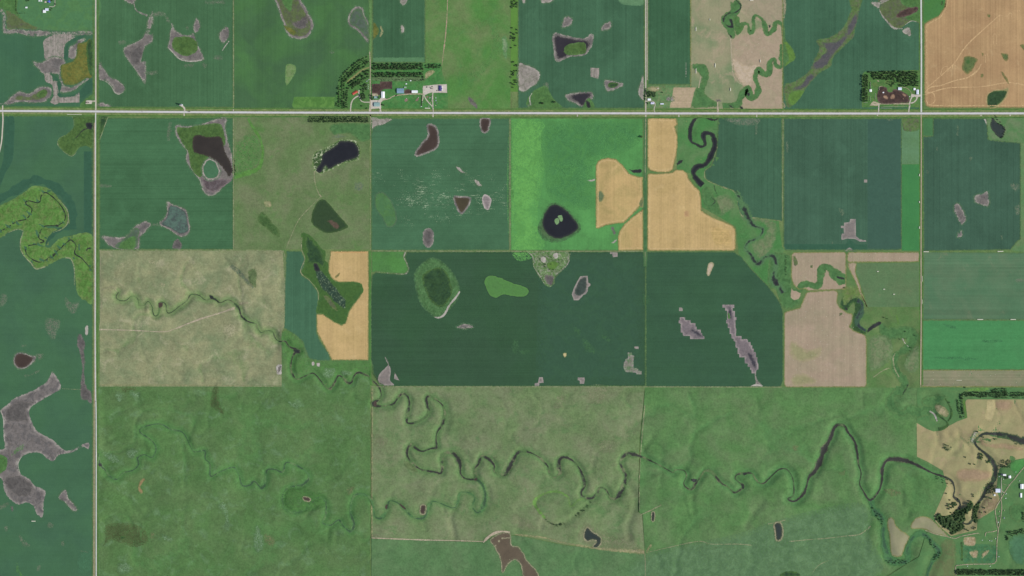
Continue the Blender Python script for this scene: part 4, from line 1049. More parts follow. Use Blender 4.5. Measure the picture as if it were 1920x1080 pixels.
ribbon('creek_water', CREEK_NORTH, W_BLACK, 1.6, label='broad black creek curling through the meadow south of the highway', cat='creek', kind='structure')
ribbon('creek_water', CREEK_OLDARM, creek_mat('creek_old', rgb(82, 120, 76), rgb(44, 52, 48), 0.34, 0.5, 0.46), 1.5, label='broken dark creek bed winding past the large wheat field toward the tan fields', cat='creek', kind='structure', wk=1.3)
ribbon('creek_water', T('21', '1515,310,8 1525,350,8 1545,390,5'), W_BLACK, 1.7, label='thin dark oxbow sliver just below the broad black creek', cat='creek', kind='structure')
ribbon('creek_water', T('21', '1495,400,6 1525,432,10 1495,462,8 1498,490,5'), W_BLACK, 1.7, label='small crooked dark oxbow in the brown meadow', cat='creek', kind='structure')
pond(W_BLACK, T('31', '42,1030 70,1010 85,1060 50,1060'), 'black pool at the end of the meadow creek by the tan fields')
M7_PTS = T('21', '1548,-205 2015,-200 2024,-195 2026,577 1850,557 1740,545 1715,520 1690,450 1690,400 1660,350 1610,335 1500,290 1455,265 1445,200 1490,170 1530,80 1540,0')
f = field('crop_field', M_TEAL('crop_h', rgb(68, 102, 77)), M7_PTS, 'dark blue-green crop field tucked east of the broad black creek', z=0.6)
sub(f, 'brown_edge', SOIL_FAINT, T('20', '1600,890 1840,880 1835,940 1700,940 1620,910'))
strip(f, 'pale_bank', patch_mat('bank_tan', rgb(128, 138, 98), rgb(158, 152, 118), 3, None, 0, 20, 3, 2, 0.08, None, 0.9), T('21', '1540,20,7 1520,90,7 1490,165,7 1447,200,8 1450,258,8 1500,290,8 1600,330,10 1660,352,10 1690,405,8 1692,460,7 1716,522,8 1745,545,12 1850,556,9 1925,566,8 2026,578,8'))
sub(f, 'soil_spot', SOIL_FAINT, T('20', '1825,930 1840,930 1838,1010 1828,1010'))

f = field('crop_field', M_TEAL('crop_i', rgb(70, 102, 80)), [(1469.5, 222), (1690.5, 222), (1690.5, 467), (1680, 469), (1472, 469), (1469.5, 462)],
          'large blue-green crop field with a blocky grey bare patch near its southern edge')
sub(f, 'dark_half', patch_mat('crop_i_dark', rgb(65, 95, 79), rgb(65, 95, 79), 5, None, 0, 20, 4, 1, 0.04), [(1626.5, 222.5), (1690, 222.5), (1690, 466), (1626.5, 466)], curve=False)
sub(f, 'blocky_bare_patch', SOIL_SHARP, T('31', '570,590 612,585 615,562 658,562 660,690 690,715 735,722 735,733 690,733 650,712 590,710 550,722 550,672 568,672 568,632 546,630 546,614 570,612'), curve=False, sp=8)
sub(f, 'bare_patch', SOIL_FAINT, T('31', '530,478 560,488 572,520 550,536'))
sub(f, 'bare_patch', SOIL_SHARP, T('31', '720,267 744,267 744,289 720,289'), curve=False, sp=8)
sub(f, 'bare_mound', SOIL, T('31', '572,800 598,782 622,776 655,800'))
sub(f, 'bare_patch', SOIL_FAINT, T('31', '135,-20 150,-20 152,65 142,65'))
sub(f, 'bare_patch', SOIL_FAINT, T('31', '480,732 490,732 490,755 480,755'))
sub(f, 'bare_patch', SOIL_FAINT, T('30', '880,880 940,885 930,905 890,900'))
sub(f, 'dark_headland', HEADLAND, T('31', '115,750 580,750 610,712 660,752 745,752 745,795 640,795 610,775 580,797 130,797'), curve=False)

f = field('grass_strip_field', field_mat('strip_mixed', rgb(100, 136, 98), rgb(90, 124, 82), 0.7, 120, ('x', 7, 0.04), 0.06, 0.07), [(1691, 222), (1724, 222), (1724, 307.5), (1691, 307.5)], 'pale green strip beside the east gravel road, upper half')
sub(f, 'olive_top', patch_mat('slough_mixed', None, None), T('30', '1010,885 1135,885 1135,970 1060,990 1010,960'))
f = field('grass_strip_field', field_mat('strip_green', rgb(70, 130, 74), rgb(64, 120, 72), 0.6, 120, ('x', 7, 0.03), 0.05, 0.05), [(1691, 308), (1724, 308), (1724, 470), (1691, 470)], 'rich green strip beside the east gravel road, lower half')

f = field('crop_field', M_TEAL('crop_j', rgb(68, 99, 79)), [(1749.5, 222), (1850, 222), (1853, 262), (1913.5, 268), (1913.5, 448), (1905, 455), (1895, 468), (1732, 470.5), (1730.5, 256), (1749.5, 255)],
          'dark blue-green crop field east of the gravel road with small brown bare spots')
for t in ('1398,455 1430,450 1462,500 1487,560 1455,602 1430,572 1398,510', '1553,390 1600,375 1650,358 1654,462 1600,457 1553,432', '1823,294 1887,300 1887,337 1860,357 1823,327', '1853,470 1886,458 1892,520 1866,537 1853,500', '1423,665 1435,672 1448,648 1456,650 1455,692 1423,702', '1188,193 1204,200 1202,226 1188,222', '1258,20 1268,20 1275,55 1262,50', '1742,688 1760,688 1758,730 1745,720', '1512,100 1530,100 1528,130 1512,128'):
    sub(f, 'bare_patch', SOIL if len(t) > 50 else SOIL_FAINT, T('31', t))
for t in ('1425,505 1448,510 1452,540 1430,540', '1612,390 1632,390 1630,420 1612,418'):
    sub(f, 'damp_core', SOIL_DARK, T('31', t))
sub(f, 'bare_patch', SOIL_FAINT, T('30', '1415,935 1428,940 1428,1020 1415,1015'))
f = field('grass_strip_field', field_mat('strip_green2', rgb(76, 120, 76), rgb(70, 112, 72), 0.6, 90, ('x', 7, 0.03), 0.05, 0.06), [(1731, 222), (1749, 222), (1749, 254.5), (1731, 254.5)], 'small green grass block at the corner south of the wheat stubble')
f = field('meadow_field', field_mat('meadow_ne', rgb(88, 126, 78), rgb(116, 130, 96), 0.7, 60, None, 0.07, 0.09), [(1851, 221), (1930, 221), (1930, 268), (1914, 268), (1914, 268), (1853.5, 262)], 'green grassy meadow around the dark pond below the highway in the far east')
pond(W_GREEN, T('30', '1680,880 1700,875 1705,905 1760,940 1780,965 1762,1032 1735,1036 1692,992 1666,942 1675,900'), 'dark green pond ringed by shrubs below the highway in the far east', sp=4)
sub(f, 'pale_spot', SALT, T('30', '1618,890 1632,892 1650,940 1635,925'))
sub(f, 'pale_spot', SOIL_FAINT, T('30', '1700,1050 1785,1048 1780,1065 1710,1065'))
field('meadow_field', field_mat('strip_east', rgb(94, 130, 84), rgb(112, 128, 88), 0.7, 60, None, 0.07, 0.09, rgb(66, 96, 62), 30, 0.6), [(1914, 268.5), (1930, 268.5), (1930, 475), (1896, 469), (1906, 455), (1914, 448)], 'narrow pale green meadow strip at the far eastern edge')

# ------------------------------------------------------------------ third row
PALE = dict(c=rgb(144, 145, 108), c2=rgb(112, 128, 92), amt=0.75, big=150, mott=0.09, fine=0.17, c3=rgb(166, 162, 130), c3size=80, c3lo=0.55, c3amt=0.7, wet=rgb(108, 136, 84))
f = field('pasture_field', field_mat('pasture_pale', **PALE), [(187, 470.5), (531, 470.5), (533, 540), (533, 612), (528, 622), (528, 723), (187, 723)], 'pale grey-green grazed pasture crossed by a small winding creek', sp=10, wet=True)
N_PATCH[f.name] = 4
strip(f, 'cow_trail', DIRT, T('02', '745,312,14 790,312,9 1000,318,8 1220,328,8 1300,310,9 1480,240,12 1640,190,10 1760,150,20'))
strip(f, 'fence_track', FAINT_TRACK, T('01', '750,790,6 755,880,8 750,1080,5'))
strip(f, 'fence_track', TAN_SOFT, T('02', '745,728,10 1200,728,8 1900,735,10'), width=9)
strip(f, 'fence_track', FAINT_TRACK, T('02', '745,320,6 765,90,8 770,0,5'))
for t, s_ in (('1680,280 1760,270 1780,330 1720,370 1670,330', '02'), ('1110,870 1180,880 1200,905 1130,900', '01'), ('1200,1040 1240,1040 1235,1070 1205,1070', '01')):
    sub(f, 'dry_patch', patch_mat('dry_faint', rgb(160, 158, 122), rgb(168, 164, 130), 14, None, 0, 20, 22, 16, 0.12, None, 0.6), T(s_, t))
for t in ('1860,960 1920,940 1920,1060 1880,1050', '1880,1000 1920,980 1920,1080'):
    sub(f, 'scrub_patch', patch_mat('scrub_soft', rgb(104, 122, 80), rgb(92, 108, 72), 14, rgb(84, 100, 64), 0.7, 18, 16, 12, 0.1), T('01', t))
strip(f, 'eroded_rill', SOIL_FAINT, T('01', '1730,915,26 1790,960,30 1850,1030,24 1900,1080,14'))
for t in ('760,20,8 840,-10,8 880,30,8', '1790,120,30 1860,110,20'):
    strip(f, 'trampled_track', FAINT_TRACK, T('02', t))
sub(f, 'pale_pool_bank', SALT, T('12', '155,640 150,590 175,572 192,572 192,640 175,650'))
sub(f, 'dark_pool', SOIL_DARK, T('12', '163,640 160,600 190,575 190,605 172,635'))

f = field('crop_field', M_TEAL('crop_k', rgb(72, 110, 82)), T('11', '229,803 338,803 350,830 366,860 360,920 335,960 350,992 400,1022 440,1080 462,1105 468,1170 455,1260 455,1410 470,1460 510,1520 550,1580 556,1625 470,1625 400,1610 370,1540 350,1480 290,1430 212,1380 215,1080'), 'smooth blue-green crop wedge beside the pale pasture', z=0.5)
f = field('wheat_field', WHEAT, T('11', '560,803 842,803 845,1080 842,1620 570,1620 540,1560 490,1470 458,1410 455,1280 500,1275 580,1330 640,1360 670,1345 700,1250 780,1140 800,1100 790,1050 740,1035 620,1035 570,1010 545,960 545,900 556,850'), 'tan wheat field wrapped around the lush marsh valley', z=0.6)
sub(f, 'weed_spot', GR_WHEAT, T('11', '590,1000 610,975 632,960 625,985 600,1010'))
strip(f, 'red_edge', patch_mat('wheat_edge', rgb(188, 152, 100), rgb(196, 156, 106), 3, None, 0, 20, 3, 2, 0.06), T('11', '590,812,12 830,812,12'))
f = field('crop_field', field_mat('lime_block', rgb(84, 134, 70), rgb(78, 120, 68), 0.8, 90, None, 0.08, 0.10), T('11', '868,806 1108,806 1105,850 1130,900 1142,945 1112,972 1020,968 900,956 868,960'), 'small lime green block west of the dark corn', z=0.5)

CORN = dict(c=rgb(58, 86, 62), c2=rgb(57, 90, 60), amt=0.7, big=300, rows=('y', 10, 0.08), mott=0.06, fine=0.06, tram=0.0)
T5 = (T('11', '1130,809 1920,808') + T('21', '118,810 155,850 165,920 200,985 250,1050 300,1062 320,1000 390,930 428,860 428,808 985,808')
      + [(1206.5, 472), (1210.4, 500), (1210.4, 724), (960, 724.5)] + T('12', '965,736 920,712 880,640 862,520 862,0') + T('11', '864,1080 870,985 900,962 1100,980 1142,955 1137,900 1116,850'))
f = field('corn_field', field_mat('corn_dark', **CORN), T5, 'large dark green corn field with a fringed oval marsh and a lighter green blob', z=0.3)
strip(f, 'bare_path', SOIL_PALE, T('11', '1122,812,8 1108,850,10 1128,900,16 1140,945,14 1112,975,10 1000,970,7 900,958,6'))
sub(f, 'lighter_corn', patch_mat('corn_teal', rgb(59, 89, 67), rgb(59, 89, 67), 30, rgb(61, 93, 66), 0.5, 80, 110, 40, 0.04), [(1010, 473), (1206, 473), (1207, 722), (1004, 722)], curve=False)
RING = patch_mat('marsh_ring', rgb(66, 98, 66), rgb(76, 112, 68), 12, rgb(94, 126, 82), 0.6, 14, 6, 7, 0.14)
sub(f, 'marsh_ring', RING, T('11', '1185,960 1260,878 1310,848 1370,862 1440,918 1505,1010 1532,1100 1502,1190 1440,1252 1370,1308 1330,1298 1255,1232 1212,1150 1190,1050'))
sub(f, 'oval_marsh', SLOUGH_DARK, T('11', '1290,950 1370,925 1430,960 1462,1040 1472,1110 1440,1180 1390,1225 1320,1190 1280,1120 1255,1060 1248,990'))
strip(f, 'pale_bank', SALT, T('11', '1340,1298,10 1375,1302,18 1415,1275,14 1450,1210,14 1500,1150,16 1528,1105,14'))
sub(f, 'green_blob_rim', patch_mat('corn_edge', rgb(50, 74, 58), rgb(50, 74, 58), 4, None, 0, 20, 2, 1, 0.05), [(908, 528), (915, 518), (930, 518), (960, 530), (985, 538), (992, 546), (985, 555), (965, 556), (945, 552), (930, 558), (918, 552)], grow=3)
sub(f, 'green_blob', patch_mat('blob_green', rgb(90, 134, 72), rgb(86, 130, 72), 10, rgb(80, 126, 64), 0.5, 40, 2, 1.5, 0.06), [(908, 528), (915, 518), (930, 518), (960, 530), (985, 538), (992, 546), (985, 555), (965, 556), (945, 552), (930, 558), (918, 552)])
sub(f, 'bare_sliver', SOIL, T('12', '1505,296 1560,270 1635,292 1570,304'))
sub(f, 'bare_patch', SOIL_SHARP, T('12', '965,512 990,550 1012,620 1005,690 1035,730 930,724 918,660 965,603 990,575 975,545'), jit=0.8)
sub(f, 'bare_patch', SOIL_SHARP, T('12', '1040,632 1076,695 1035,682'), curve=False, sp=8)
sub(f, 'bare_patch', SOIL_SHARP, [(1075, 560), (1072, 552), (1076, 540), (1082, 528), (1088, 518), (1102, 517), (1103, 530), (1107, 532), (1107, 536), (1103, 538), (1102, 546), (1098, 552), (1094, 553), (1090, 558), (1085, 563), (1076, 563)], curve=False, sp=8)
sub(f, 'damp_core', patch_mat('corn_damp', rgb(84, 92, 82), rgb(66, 78, 70), 8, rgb(58, 66, 62), 0.6, 18, 4, 4, 0.08), [(1078, 552), (1080, 540), (1088, 524), (1099, 520), (1100, 534), (1098, 546), (1088, 554)])
sub(f, 'bare_patch', patch_mat('soil_green', rgb(150, 142, 134), rgb(128, 126, 112), 10, rgb(84, 122, 76), 0.75, 20, 1, 1, 0.08), T('22', '868,483 902,485 902,505 916,507 916,528 912,530 912,600 946,600 948,620 972,622 972,648 935,648 930,635 850,630 836,595 840,550 850,550 850,530 870,528'), curve=False, sp=8)
for t in ('918,439 950,439 950,458 918,456', '493,671 546,671 546,690 541,719 508,719 508,695 493,692', '203,669 231,669 238,711 205,713 205,740 170,742 170,714 195,711'):
    sub(f, 'bare_patch', SOIL_SHARP, T('22', t), curve=False, sp=8)
sub(f, 'yellow_spot', patch_mat('spot_yellow', rgb(150, 150, 100), rgb(196, 178, 132), 5, None, 0, 10, 3, 3, 0.08), T('22', '384,492 405,484 410,508 392,522'))
sub(f, 'bare_patch', SOIL_SHARP, T('21', '735,809 792,809 792,846 755,849 752,826 735,824'), curve=False, sp=8)
for t in ('470,300 500,310 510,340 480,330', '680,360 740,385 720,395', '10,400 40,400 40,480 10,480', '60,470 130,475 130,490 60,490', '540,380 620,480 560,470', '990,50 1030,90 1000,130'):
    sub(f, 'lighter_crop', patch_mat('corn_light', rgb(66, 100, 68), rgb(68, 104, 68), 10, None, 0, 20, 20, 14, 0.06, None, 0.5), T('22', t), grow=8)
pit = patch('stony_pit_ground', T('21', '160,809 420,809 424,870 392,930 330,985 318,1050 280,1072 240,1050 203,980 168,910 160,850'), ROCKY, 0.8, label='pale stony weedy pit notched into the top of the dark corn', cat='gravel pit', kind='structure')
sub(pit, 'stone_pile', SALT, T('21', '215,860 245,845 260,880 230,890'))
sub(pit, 'stone_pile', SALT, T('21', '310,830 340,815 345,850 320,860'))
sub(pit, 'grey_mud', SOIL_DARK, T('21', '245,990 310,990 312,1045 275,1065'))
sub(pit, 'lime_weeds', patch_mat('lime_grass', None, None), T('21', '260,900 320,880 345,900 320,940 280,940'))
strip(pit, 'pale_bank', SALT, T('21', '120,812,5 155,845,7 165,920,8 205,985,7 245,1050,6'))
strip(pit, 'pale_bank', SOIL_PALE, T('21', '425,820,7 425,880,10 390,930,10 330,980,8'))

f = field('corn_field', field_mat('corn_dark2', rgb(59, 90, 66), rgb(61, 95, 66), 0.7, 300, ('y', 10, 0.06), 0.06, 0.06), [(1213, 472), (1375, 472)] + T('21', '1720,845 1780,920 1840,985 1920,1065') + T('32', '60,60 100,130 113,180 113,695 105,725 90,740 0,742') + [(1211, 724.5), (1211, 500)], 'dark green corn field with two jagged purple-grey bare strips', z=0.3)
sub(f, 'bare_patch', SOIL_SHARP, T('22', '1253,146 1280,146 1280,173 1253,173'), curve=False, sp=8)
JAG = patch_mat('jag_soil', rgb(154, 142, 138), rgb(124, 114, 114), 10, rgb(104, 98, 100), 0.6, 30, 0.8, 0.6, 0.08)
sub(f, 'jagged_bare_strip', JAG, T('22', '1258,219 1299,219 1299,241 1341,241 1341,263 1376,263 1376,290 1385,290 1385,312 1416,312 1416,338 1426,338 1426,360 1443,360 1443,383 1335,383 1335,360 1280,360 1280,334 1265,334 1265,268 1250,268 1250,242 1258,242'), curve=False, sp=8)
DARKC = patch_mat('jag_core', rgb(112, 106, 106), rgb(68, 66, 72), 10, None, 0, 20, 16, 8, 0.08)
sub(f, 'damp_core', DARKC, T('22', '1335,300 1380,310 1420,340 1440,378 1390,365 1345,330'))
sub(f, 'jagged_bare_strip', JAG, T('22', '1578,125 1667,125 1667,150 1655,150 1655,172 1672,172 1672,218 1684,218 1684,240 1676,240 1676,290 1682,310 1680,360 1722,360 1722,383 1770,383 1770,405 1790,405 1790,430 1802,430 1802,455 1814,455 1814,480 1830,480 1830,520 1840,520 1840,560 1848,560 1848,610 1832,618 1830,640 1796,640 1796,618 1785,618 1785,592 1768,592 1768,566 1745,566 1745,520 1705,520 1705,495 1692,495 1692,450 1676,450 1676,402 1662,402 1662,380 1645,380 1645,345 1632,345 1632,300 1618,300 1618,265 1606,265 1606,240 1613,240 1613,170 1598,170 1598,148 1578,148'), curve=False, sp=8)
for t in ('1770,490 1800,500 1830,570 1825,605 1795,570', '1622,140 1640,150 1650,230 1640,240 1630,190'):
    sub(f, 'damp_core', DARKC, T('22', t), grow=4)
sub(f, 'green_streak', GREEN, T('22', '1618,180 1630,190 1638,230 1622,230'))
strip(f, 'bare_tail', SOIL, T('22', '1825,640,12 1830,680,12 1850,735,40'))
strip(f, 'salt_edge', SALT, T('22', '1790,737,8 1830,728,14 1880,737,8'))
sub(f, 'tan_blob', patch_mat('tan_blob', rgb(150, 146, 112), rgb(188, 170, 146), 8, None, 0, 20, 3, 3, 0.07), T('21', '1480,890 1505,888 1514,910 1495,950 1478,990 1460,980 1462,940'))

TANHAY = field_mat('stubble_rose', rgb(166, 147, 124), rgb(150, 142, 114), 0.6, 140, ('x', 9, 0.07), 0.06, 0.07, rgb(174, 153, 132), 60, 0.56)
meadow_e = field('meadow_field', field_mat('meadow_east', rgb(88, 122, 70), rgb(110, 124, 82), 0.75, 120, None, 0.07, 0.10, rgb(98, 136, 74), 60, 0.56), [(1469, 470), (1725, 471), (1725, 727), (1467, 727)] , 'uneven green meadow threaded by a dark marshy creek in the east', sp=12, z=0.15)
N_PATCH[meadow_e.name] = 2
sub(meadow_e, 'creek_meadow', TEALGREEN, T('31', '20,830 150,830 175,900 178,1060 240,1100 230,1200 130,1240 90,1200 60,1100 0,1060'))
sub(meadow_e, 'dark_marsh', SLOUGH_DARK, T('32', '590,20 680,10 715,90 712,190 690,250 700,300 750,330 700,345 640,310 630,230 650,170 640,110 590,170 540,140 560,60'))
sub(meadow_e, 'olive_meadow', patch_mat('olive_soft', rgb(98, 124, 72), rgb(104, 128, 70), 20, rgb(118, 124, 84), 0.6, 30, 20, 14, 0.1), T('32', '560,0 690,-10 720,90 640,80 570,130'))
strip(meadow_e, 'wet_meadow', TEALGREEN, CREEK_TEAL)
strip(meadow_e, 'pale_bank', FAINT_TRACK, T('32', '955,490,10 940,520,12 950,600,10 985,670,8'))
strip(meadow_e, 'cow_trail', FAINT_TRACK, T('32', '790,670,6 860,620,8 910,600,6'))
strip(meadow_e, 'cow_trail', SALT, T('32', '1005,368,7 1025,410,7 1055,440,5'))
sub(meadow_e, 'lush_streak', patch_mat('lime_grass', None, None), T('32', '955,200 968,200 985,270 975,275'))
sub(meadow_e, 'brown_meadow', patch_mat('meadow_brown', None, None), T('32', '760,380 900,360 940,480 900,560 800,620 760,600'))
sub(meadow_e, 'brown_meadow', patch_mat('meadow_brown', None, None), T('32', '1060,480 1130,440 1130,600 1060,640 1020,580'))
f = field('hay_field', TANHAY, T('32', '123,190 140,178 240,150 285,45 300,30 490,18 518,25 524,45 515,110 540,150 600,190 625,192 634,205 630,250 612,290 640,320 720,350 732,362 738,400 738,720 725,742 140,743 122,725'), 'large rose-tan cut hay field dotted with round bales', z=0.5)
sub(f, 'green_tinge', patch_mat('hay_greenish', rgb(160, 148, 116), rgb(148, 144, 106), 20, None, 0, 30, 20, 14, 0.06), T('32', '180,400 300,460 400,440 380,520 250,560 160,500'))
sub(f, 'green_tinge', patch_mat('hay_greenish', None, None), T('32', '180,660 270,640 370,700 300,730 190,735'))
sub(f, 'weed_spot', OLIVE_DARK, T('32', '530,195 545,182 560,185 552,205 535,210'))
f = field('hay_field', TANHAY, T('31', '180,830 195,814 570,811 585,825 585,1088 500,1092 300,1100 282,1085 230,1090 190,1050 175,1000'), 'rose-tan hay field with a green creek loop and a black dugout', z=0.5)
sub(f, 'hay_edge', patch_mat('rose_lobe', rgb(168, 149, 126), rgb(168, 149, 126), 5, None, 0, 20, 2, 1, 0.05), T('31', '175,1080 190,1100 240,1100 240,1150 220,1165 200,1170 172,1150'))
strip(f, 'creek_bed_grass', TEALGREEN, T('31', '225,1110,60 255,1060,56 300,1050,56 350,1065,50 385,1050,50 395,985,56 410,930,56 455,928,60 490,965,66 540,1005,90 585,1035,60'))
for t in ('185,845 205,840 222,880 220,910 200,915', '315,910 335,908 335,930 318,930'):
    sub(f, 'weed_spot', OLIVE_DARK, T('31', t))
pond(W_BLACK, T('31', '514,988 572,1004 568,1022 514,1006'), 'black rectangular dugout in the green creek loop of the tan field', sp=4)
field('hay_field', TANHAY, T('31', '598,820 610,812 1125,812 1136,825 1130,880 1070,884 610,886 595,872'), 'narrow rose-tan hay strip beside the east gravel road', z=0.5)
field('hay_field', TANHAY, T('31', '600,896 660,896 655,960 690,1060 700,1110 735,1205 745,1225 715,1170 690,1120 650,1020 620,960'), 'thin rose-tan wedge along the green meadow edge', z=0.55, curve=True)
f = field('meadow_field', field_mat('meadow_mown', rgb(98, 122, 84), rgb(88, 120, 80), 0.7, 130, ('y', 8, 0.04), 0.07, 0.09, rgb(112, 126, 90), 60, 0.56), T('31', '668,897 1136,890 1136,1222 745,1222 722,1130 695,1060 662,960'), 'dull green mown meadow with two white bale bundles', z=0.5)
ribbon('creek_water', T('32', '670,95,40 700,110,34 708,150,30 690,200,56 668,240,50 680,285,44 735,322,24'), creek_mat('creek_marshy', rgb(62, 92, 68), rgb(48, 58, 58), 0.5, 0.4, 0.44), 1.9, label='mottled dark marsh creek between the tan field and the mown meadow', cat='creek', kind='structure')
pond(W_BLACK, T('32', '738,335 762,290 820,255 845,250 852,272 800,302 755,332'), 'black slanted pond at the end of the marsh creek in the eastern meadow', sp=4)
pond(W_BLACK, T('32', '575,148 590,145 602,165 588,172'), 'tiny black pool beside the large tan hay field')
ribbon('creek_water', T('32', '1052,725,6 1040,755,14 1025,775,12 1012,802,6'), W_BLACK, 1.9, label='thin black slit of water in the teal creek bed', cat='creek', kind='structure')

f = field('crop_field', field_mat('striped_green', rgb(84, 118, 86), rgb(100, 122, 92), 0.7, 160, ('y', 11, 0.09), 0.05, 0.05, rgb(124, 128, 100), 90, 0.6), [(1732, 472.5), (1930, 474), (1930, 599.5), (1730.5, 599.5)], 'dull green field with strong east-west stripes in the far east')
sub(f, 'bare_patch', SOIL_FAINT, T('31', '1855,1010 1910,1005 1920,1035 1860,1035'))
f = field('crop_field', field_mat('alfalfa', rgb(76, 138, 84), rgb(72, 126, 78), 0.7, 130, ('y', 10, 0.05), 0.08, 0.08), [(1729.5, 600.5), (1930, 600.5), (1930, 693), (1728.5, 693)], 'bright emerald alfalfa field in the far east')
for t in ('1310,265 1345,275 1400,290 1430,310 1350,295', '1610,390 1755,390 1760,402 1620,405', '1210,520 1530,520 1560,540 1400,535'):
    sub(f, 'dark_streak', patch_mat('alfalfa_dark', rgb(70, 124, 78), rgb(64, 112, 72), 8, None, 0, 20, 14, 12, 0.08, None, 0.7), T('32', t), grow=3)
for t in ('1600,430,4 1650,500,5 1648,590,5', '1650,590,5 1720,520,4 1770,440,4', '1460,550,5 1500,580,5 1530,650,5'):
    strip(f, 'thin_trail', patch_mat('alfalfa_dark', None, None), T('32', t))
f = field('hay_field', field_mat('hay_striped', rgb(138, 134, 106), rgb(120, 130, 96), 0.7, 120, ('y', 9, 0.11), 0.05, 0.06, rgb(156, 142, 118), 60, 0.56), [(1729, 693.8), (1930, 693.8), (1930, 725), (1728.5, 725)], 'narrow brown-green striped stubble strip in the far east')

# ------------------------------------------------------------------ southern pastures
def pasture(key, label, pts, c, c2, c3, wetc, **k):
    return field('pasture_field', field_mat(key, c, c2, k.get('amt', 0.75), k.get('big', 170), None, 0.10, 0.17, c3, k.get('c3size', 70), k.get('c3lo', 0.54), 0.75, wetc), pts, label, sp=9.0, wet=True, z=0.25)


pb1 = pasture('pasture_sw', 'wide green pasture with a thin meandering creek in the south-west', [(184.5, 725), (528.5, 725), (528.5, 622), (694, 675), (694, 1088), (184.5, 1088)], rgb(85, 119, 69), rgb(95, 120, 76), rgb(104, 134, 94), rgb(84, 128, 72))
f = pb1
N_PATCH[f.name] = 6
sub(f, 'lush_belt', GREEN_SOFT, T('12', '210,310 350,400 380,500 470,545 850,545 860,660 800,640 640,640 560,700 440,620 300,640 200,500'), sp=8)
sub(f, 'browned_patch', BROWN_SOFT, T('03', '785,705 900,682 1000,692 1062,715 1108,780 1098,835 1000,865 900,830 830,805 790,840 770,860 790,800'))
sub(f, 'scrub_spot', SLOUGH_DARK, T('03', '900,790 930,780 945,795 915,808'))
sub(f, 'browned_streak', BROWN_SOFT, T('02', '1600,745 1640,745 1645,860 1680,930 1660,945 1600,900 1575,880'))
sub(f, 'browned_streak', BROWN_SOFT, T('02', '910,745 1020,745 1000,775 930,780'))
sub(f, 'dry_spot', patch_mat('dry_orange', rgb(120, 124, 80), rgb(146, 126, 90), 5, None, 0, 10, 3, 4, 0.1), T('03', '1065,348 1088,360 1052,410 1074,450 1052,462 1034,412'))
for t, s_ in (('1130,750 1160,760 1150,800 1125,790', '03'), ('680,420 740,410 720,460 690,470', '13'), ('60,760 140,800 120,860 60,820', '13')):
    sub(f, 'dry_spot', patch_mat('tan_faint', rgb(112, 124, 84), rgb(118, 124, 86), 10, None, 0, 16, 26, 18, 0.1, None, 0.5), T(s_, t), sp=7)
PALEG = patch_mat('pale_sage', rgb(100, 132, 90), rgb(118, 146, 110), 10, rgb(92, 126, 78), 0.7, 12, 18, 18, 0.1, None, 0.6)
for t, s_ in (('860,790 910,790 910,850 880,850', '02'), ('970,770 1050,780 1050,820 990,820', '02'), ('1630,550 1700,540 1720,740 1690,720 1680,620', '03'), ('750,140 880,180 900,230 820,220', '03'), ('0,700 60,800 40,900 -20,860', '13'), ('520,600 600,610 560,680 490,650', '12'), ('640,620 720,630 700,660 640,650', '12'), ('960,120 1040,140 1000,200 950,180', '03'), ('880,990 960,980 1000,1040 900,1070', '03'), ('1210,760 1300,800 1280,830 1220,800', '03'), ('240,850 330,870 320,910 260,890', '12')):
    sub(f, 'sage_scrub', PALEG, T(s_, t), sp=7)
sub(f, 'creek_oxbow_grass', GREEN_SOFT, T('13', '200,420 330,400 420,440 520,480 520,560 400,600 260,610 190,560'), sp=7)
for t, l in (('350,492 370,485 408,505 402,522 365,515', 'small brown oval stock pond inside the creek loop of the south-west pasture'),):
    pond(W_BROWN, T('13', t), l, FAINT_TRACK, 5)
for t in ('415,555 435,552 438,578 420,580', '455,562 475,560 480,585 458,585'):
    sub(f, 'pale_pit', SALT, T('12', t))

pb2 = pasture('pasture_mid', 'tan-green grazed pasture with deep meandering creek bends in the south', [(696.5, 726), (1208.5, 725.5), (1206, 760), (1199, 820), (1196, 960), (1204, 965), (1209, 1036), (1060, 1021), (975, 1003), (930, 1003), (905, 1016), (696.5, 1009)], rgb(106, 128, 84), rgb(126, 132, 100), rgb(94, 124, 78), rgb(94, 128, 78))
f = pb2
N_PATCH[f.name] = 4
strip(f, 'fence_track', TAN_SOFT, [(698, 727, 4), (698, 800, 3), (697.5, 900, 3), (697.5, 1008, 3)])
strip(f, 'fence_track', DIRT, [(697, 1008.5, 2), (780, 1012, 2), (860, 1014, 2), (906, 1015.5, 2)])
strip(f, 'fence_track', TAN_SOFT, [(965, 1002, 4), (1020, 1008, 4), (1060, 1018, 3), (1120, 1028, 6), (1170, 1032, 7), (1208, 1035, 8)])
for t, s_ in (('560,740 700,730 720,820 640,880 560,820', '22'), ('320,820 400,800 380,900 310,900', '22'), ('640,80 760,60 780,140 680,160', '23'), ('880,20 990,40 960,120 880,100', '13'), ('0,610 100,640 200,720 100,740 0,690', '23'), ('540,680 500,800 620,870 850,890 960,890 900,760 800,790 680,740', '23')):
    sub(f, 'tan_patch', patch_mat('tan_grass', rgb(120, 130, 95), rgb(130, 133, 102), 20, rgb(116, 128, 90), 0.6, 20, 50, 34, 0.1, None, 0.6), T(s_, t), sp=9)
strip(f, 'old_meander_grass', patch_mat('lime_soft', rgb(110, 142, 80), rgb(104, 146, 72), 6, None, 0, 16, 7, 5, 0.1, None, 0.75), T('23', '250,650,24 180,560,34 175,510,30 250,460,24 350,450,20 420,490,20 440,560,16 500,510,14 560,500,14'))
strip(f, 'pale_bank', FAINT_TRACK, T('13', '1545,345,8 1600,355,12 1640,352,10'))
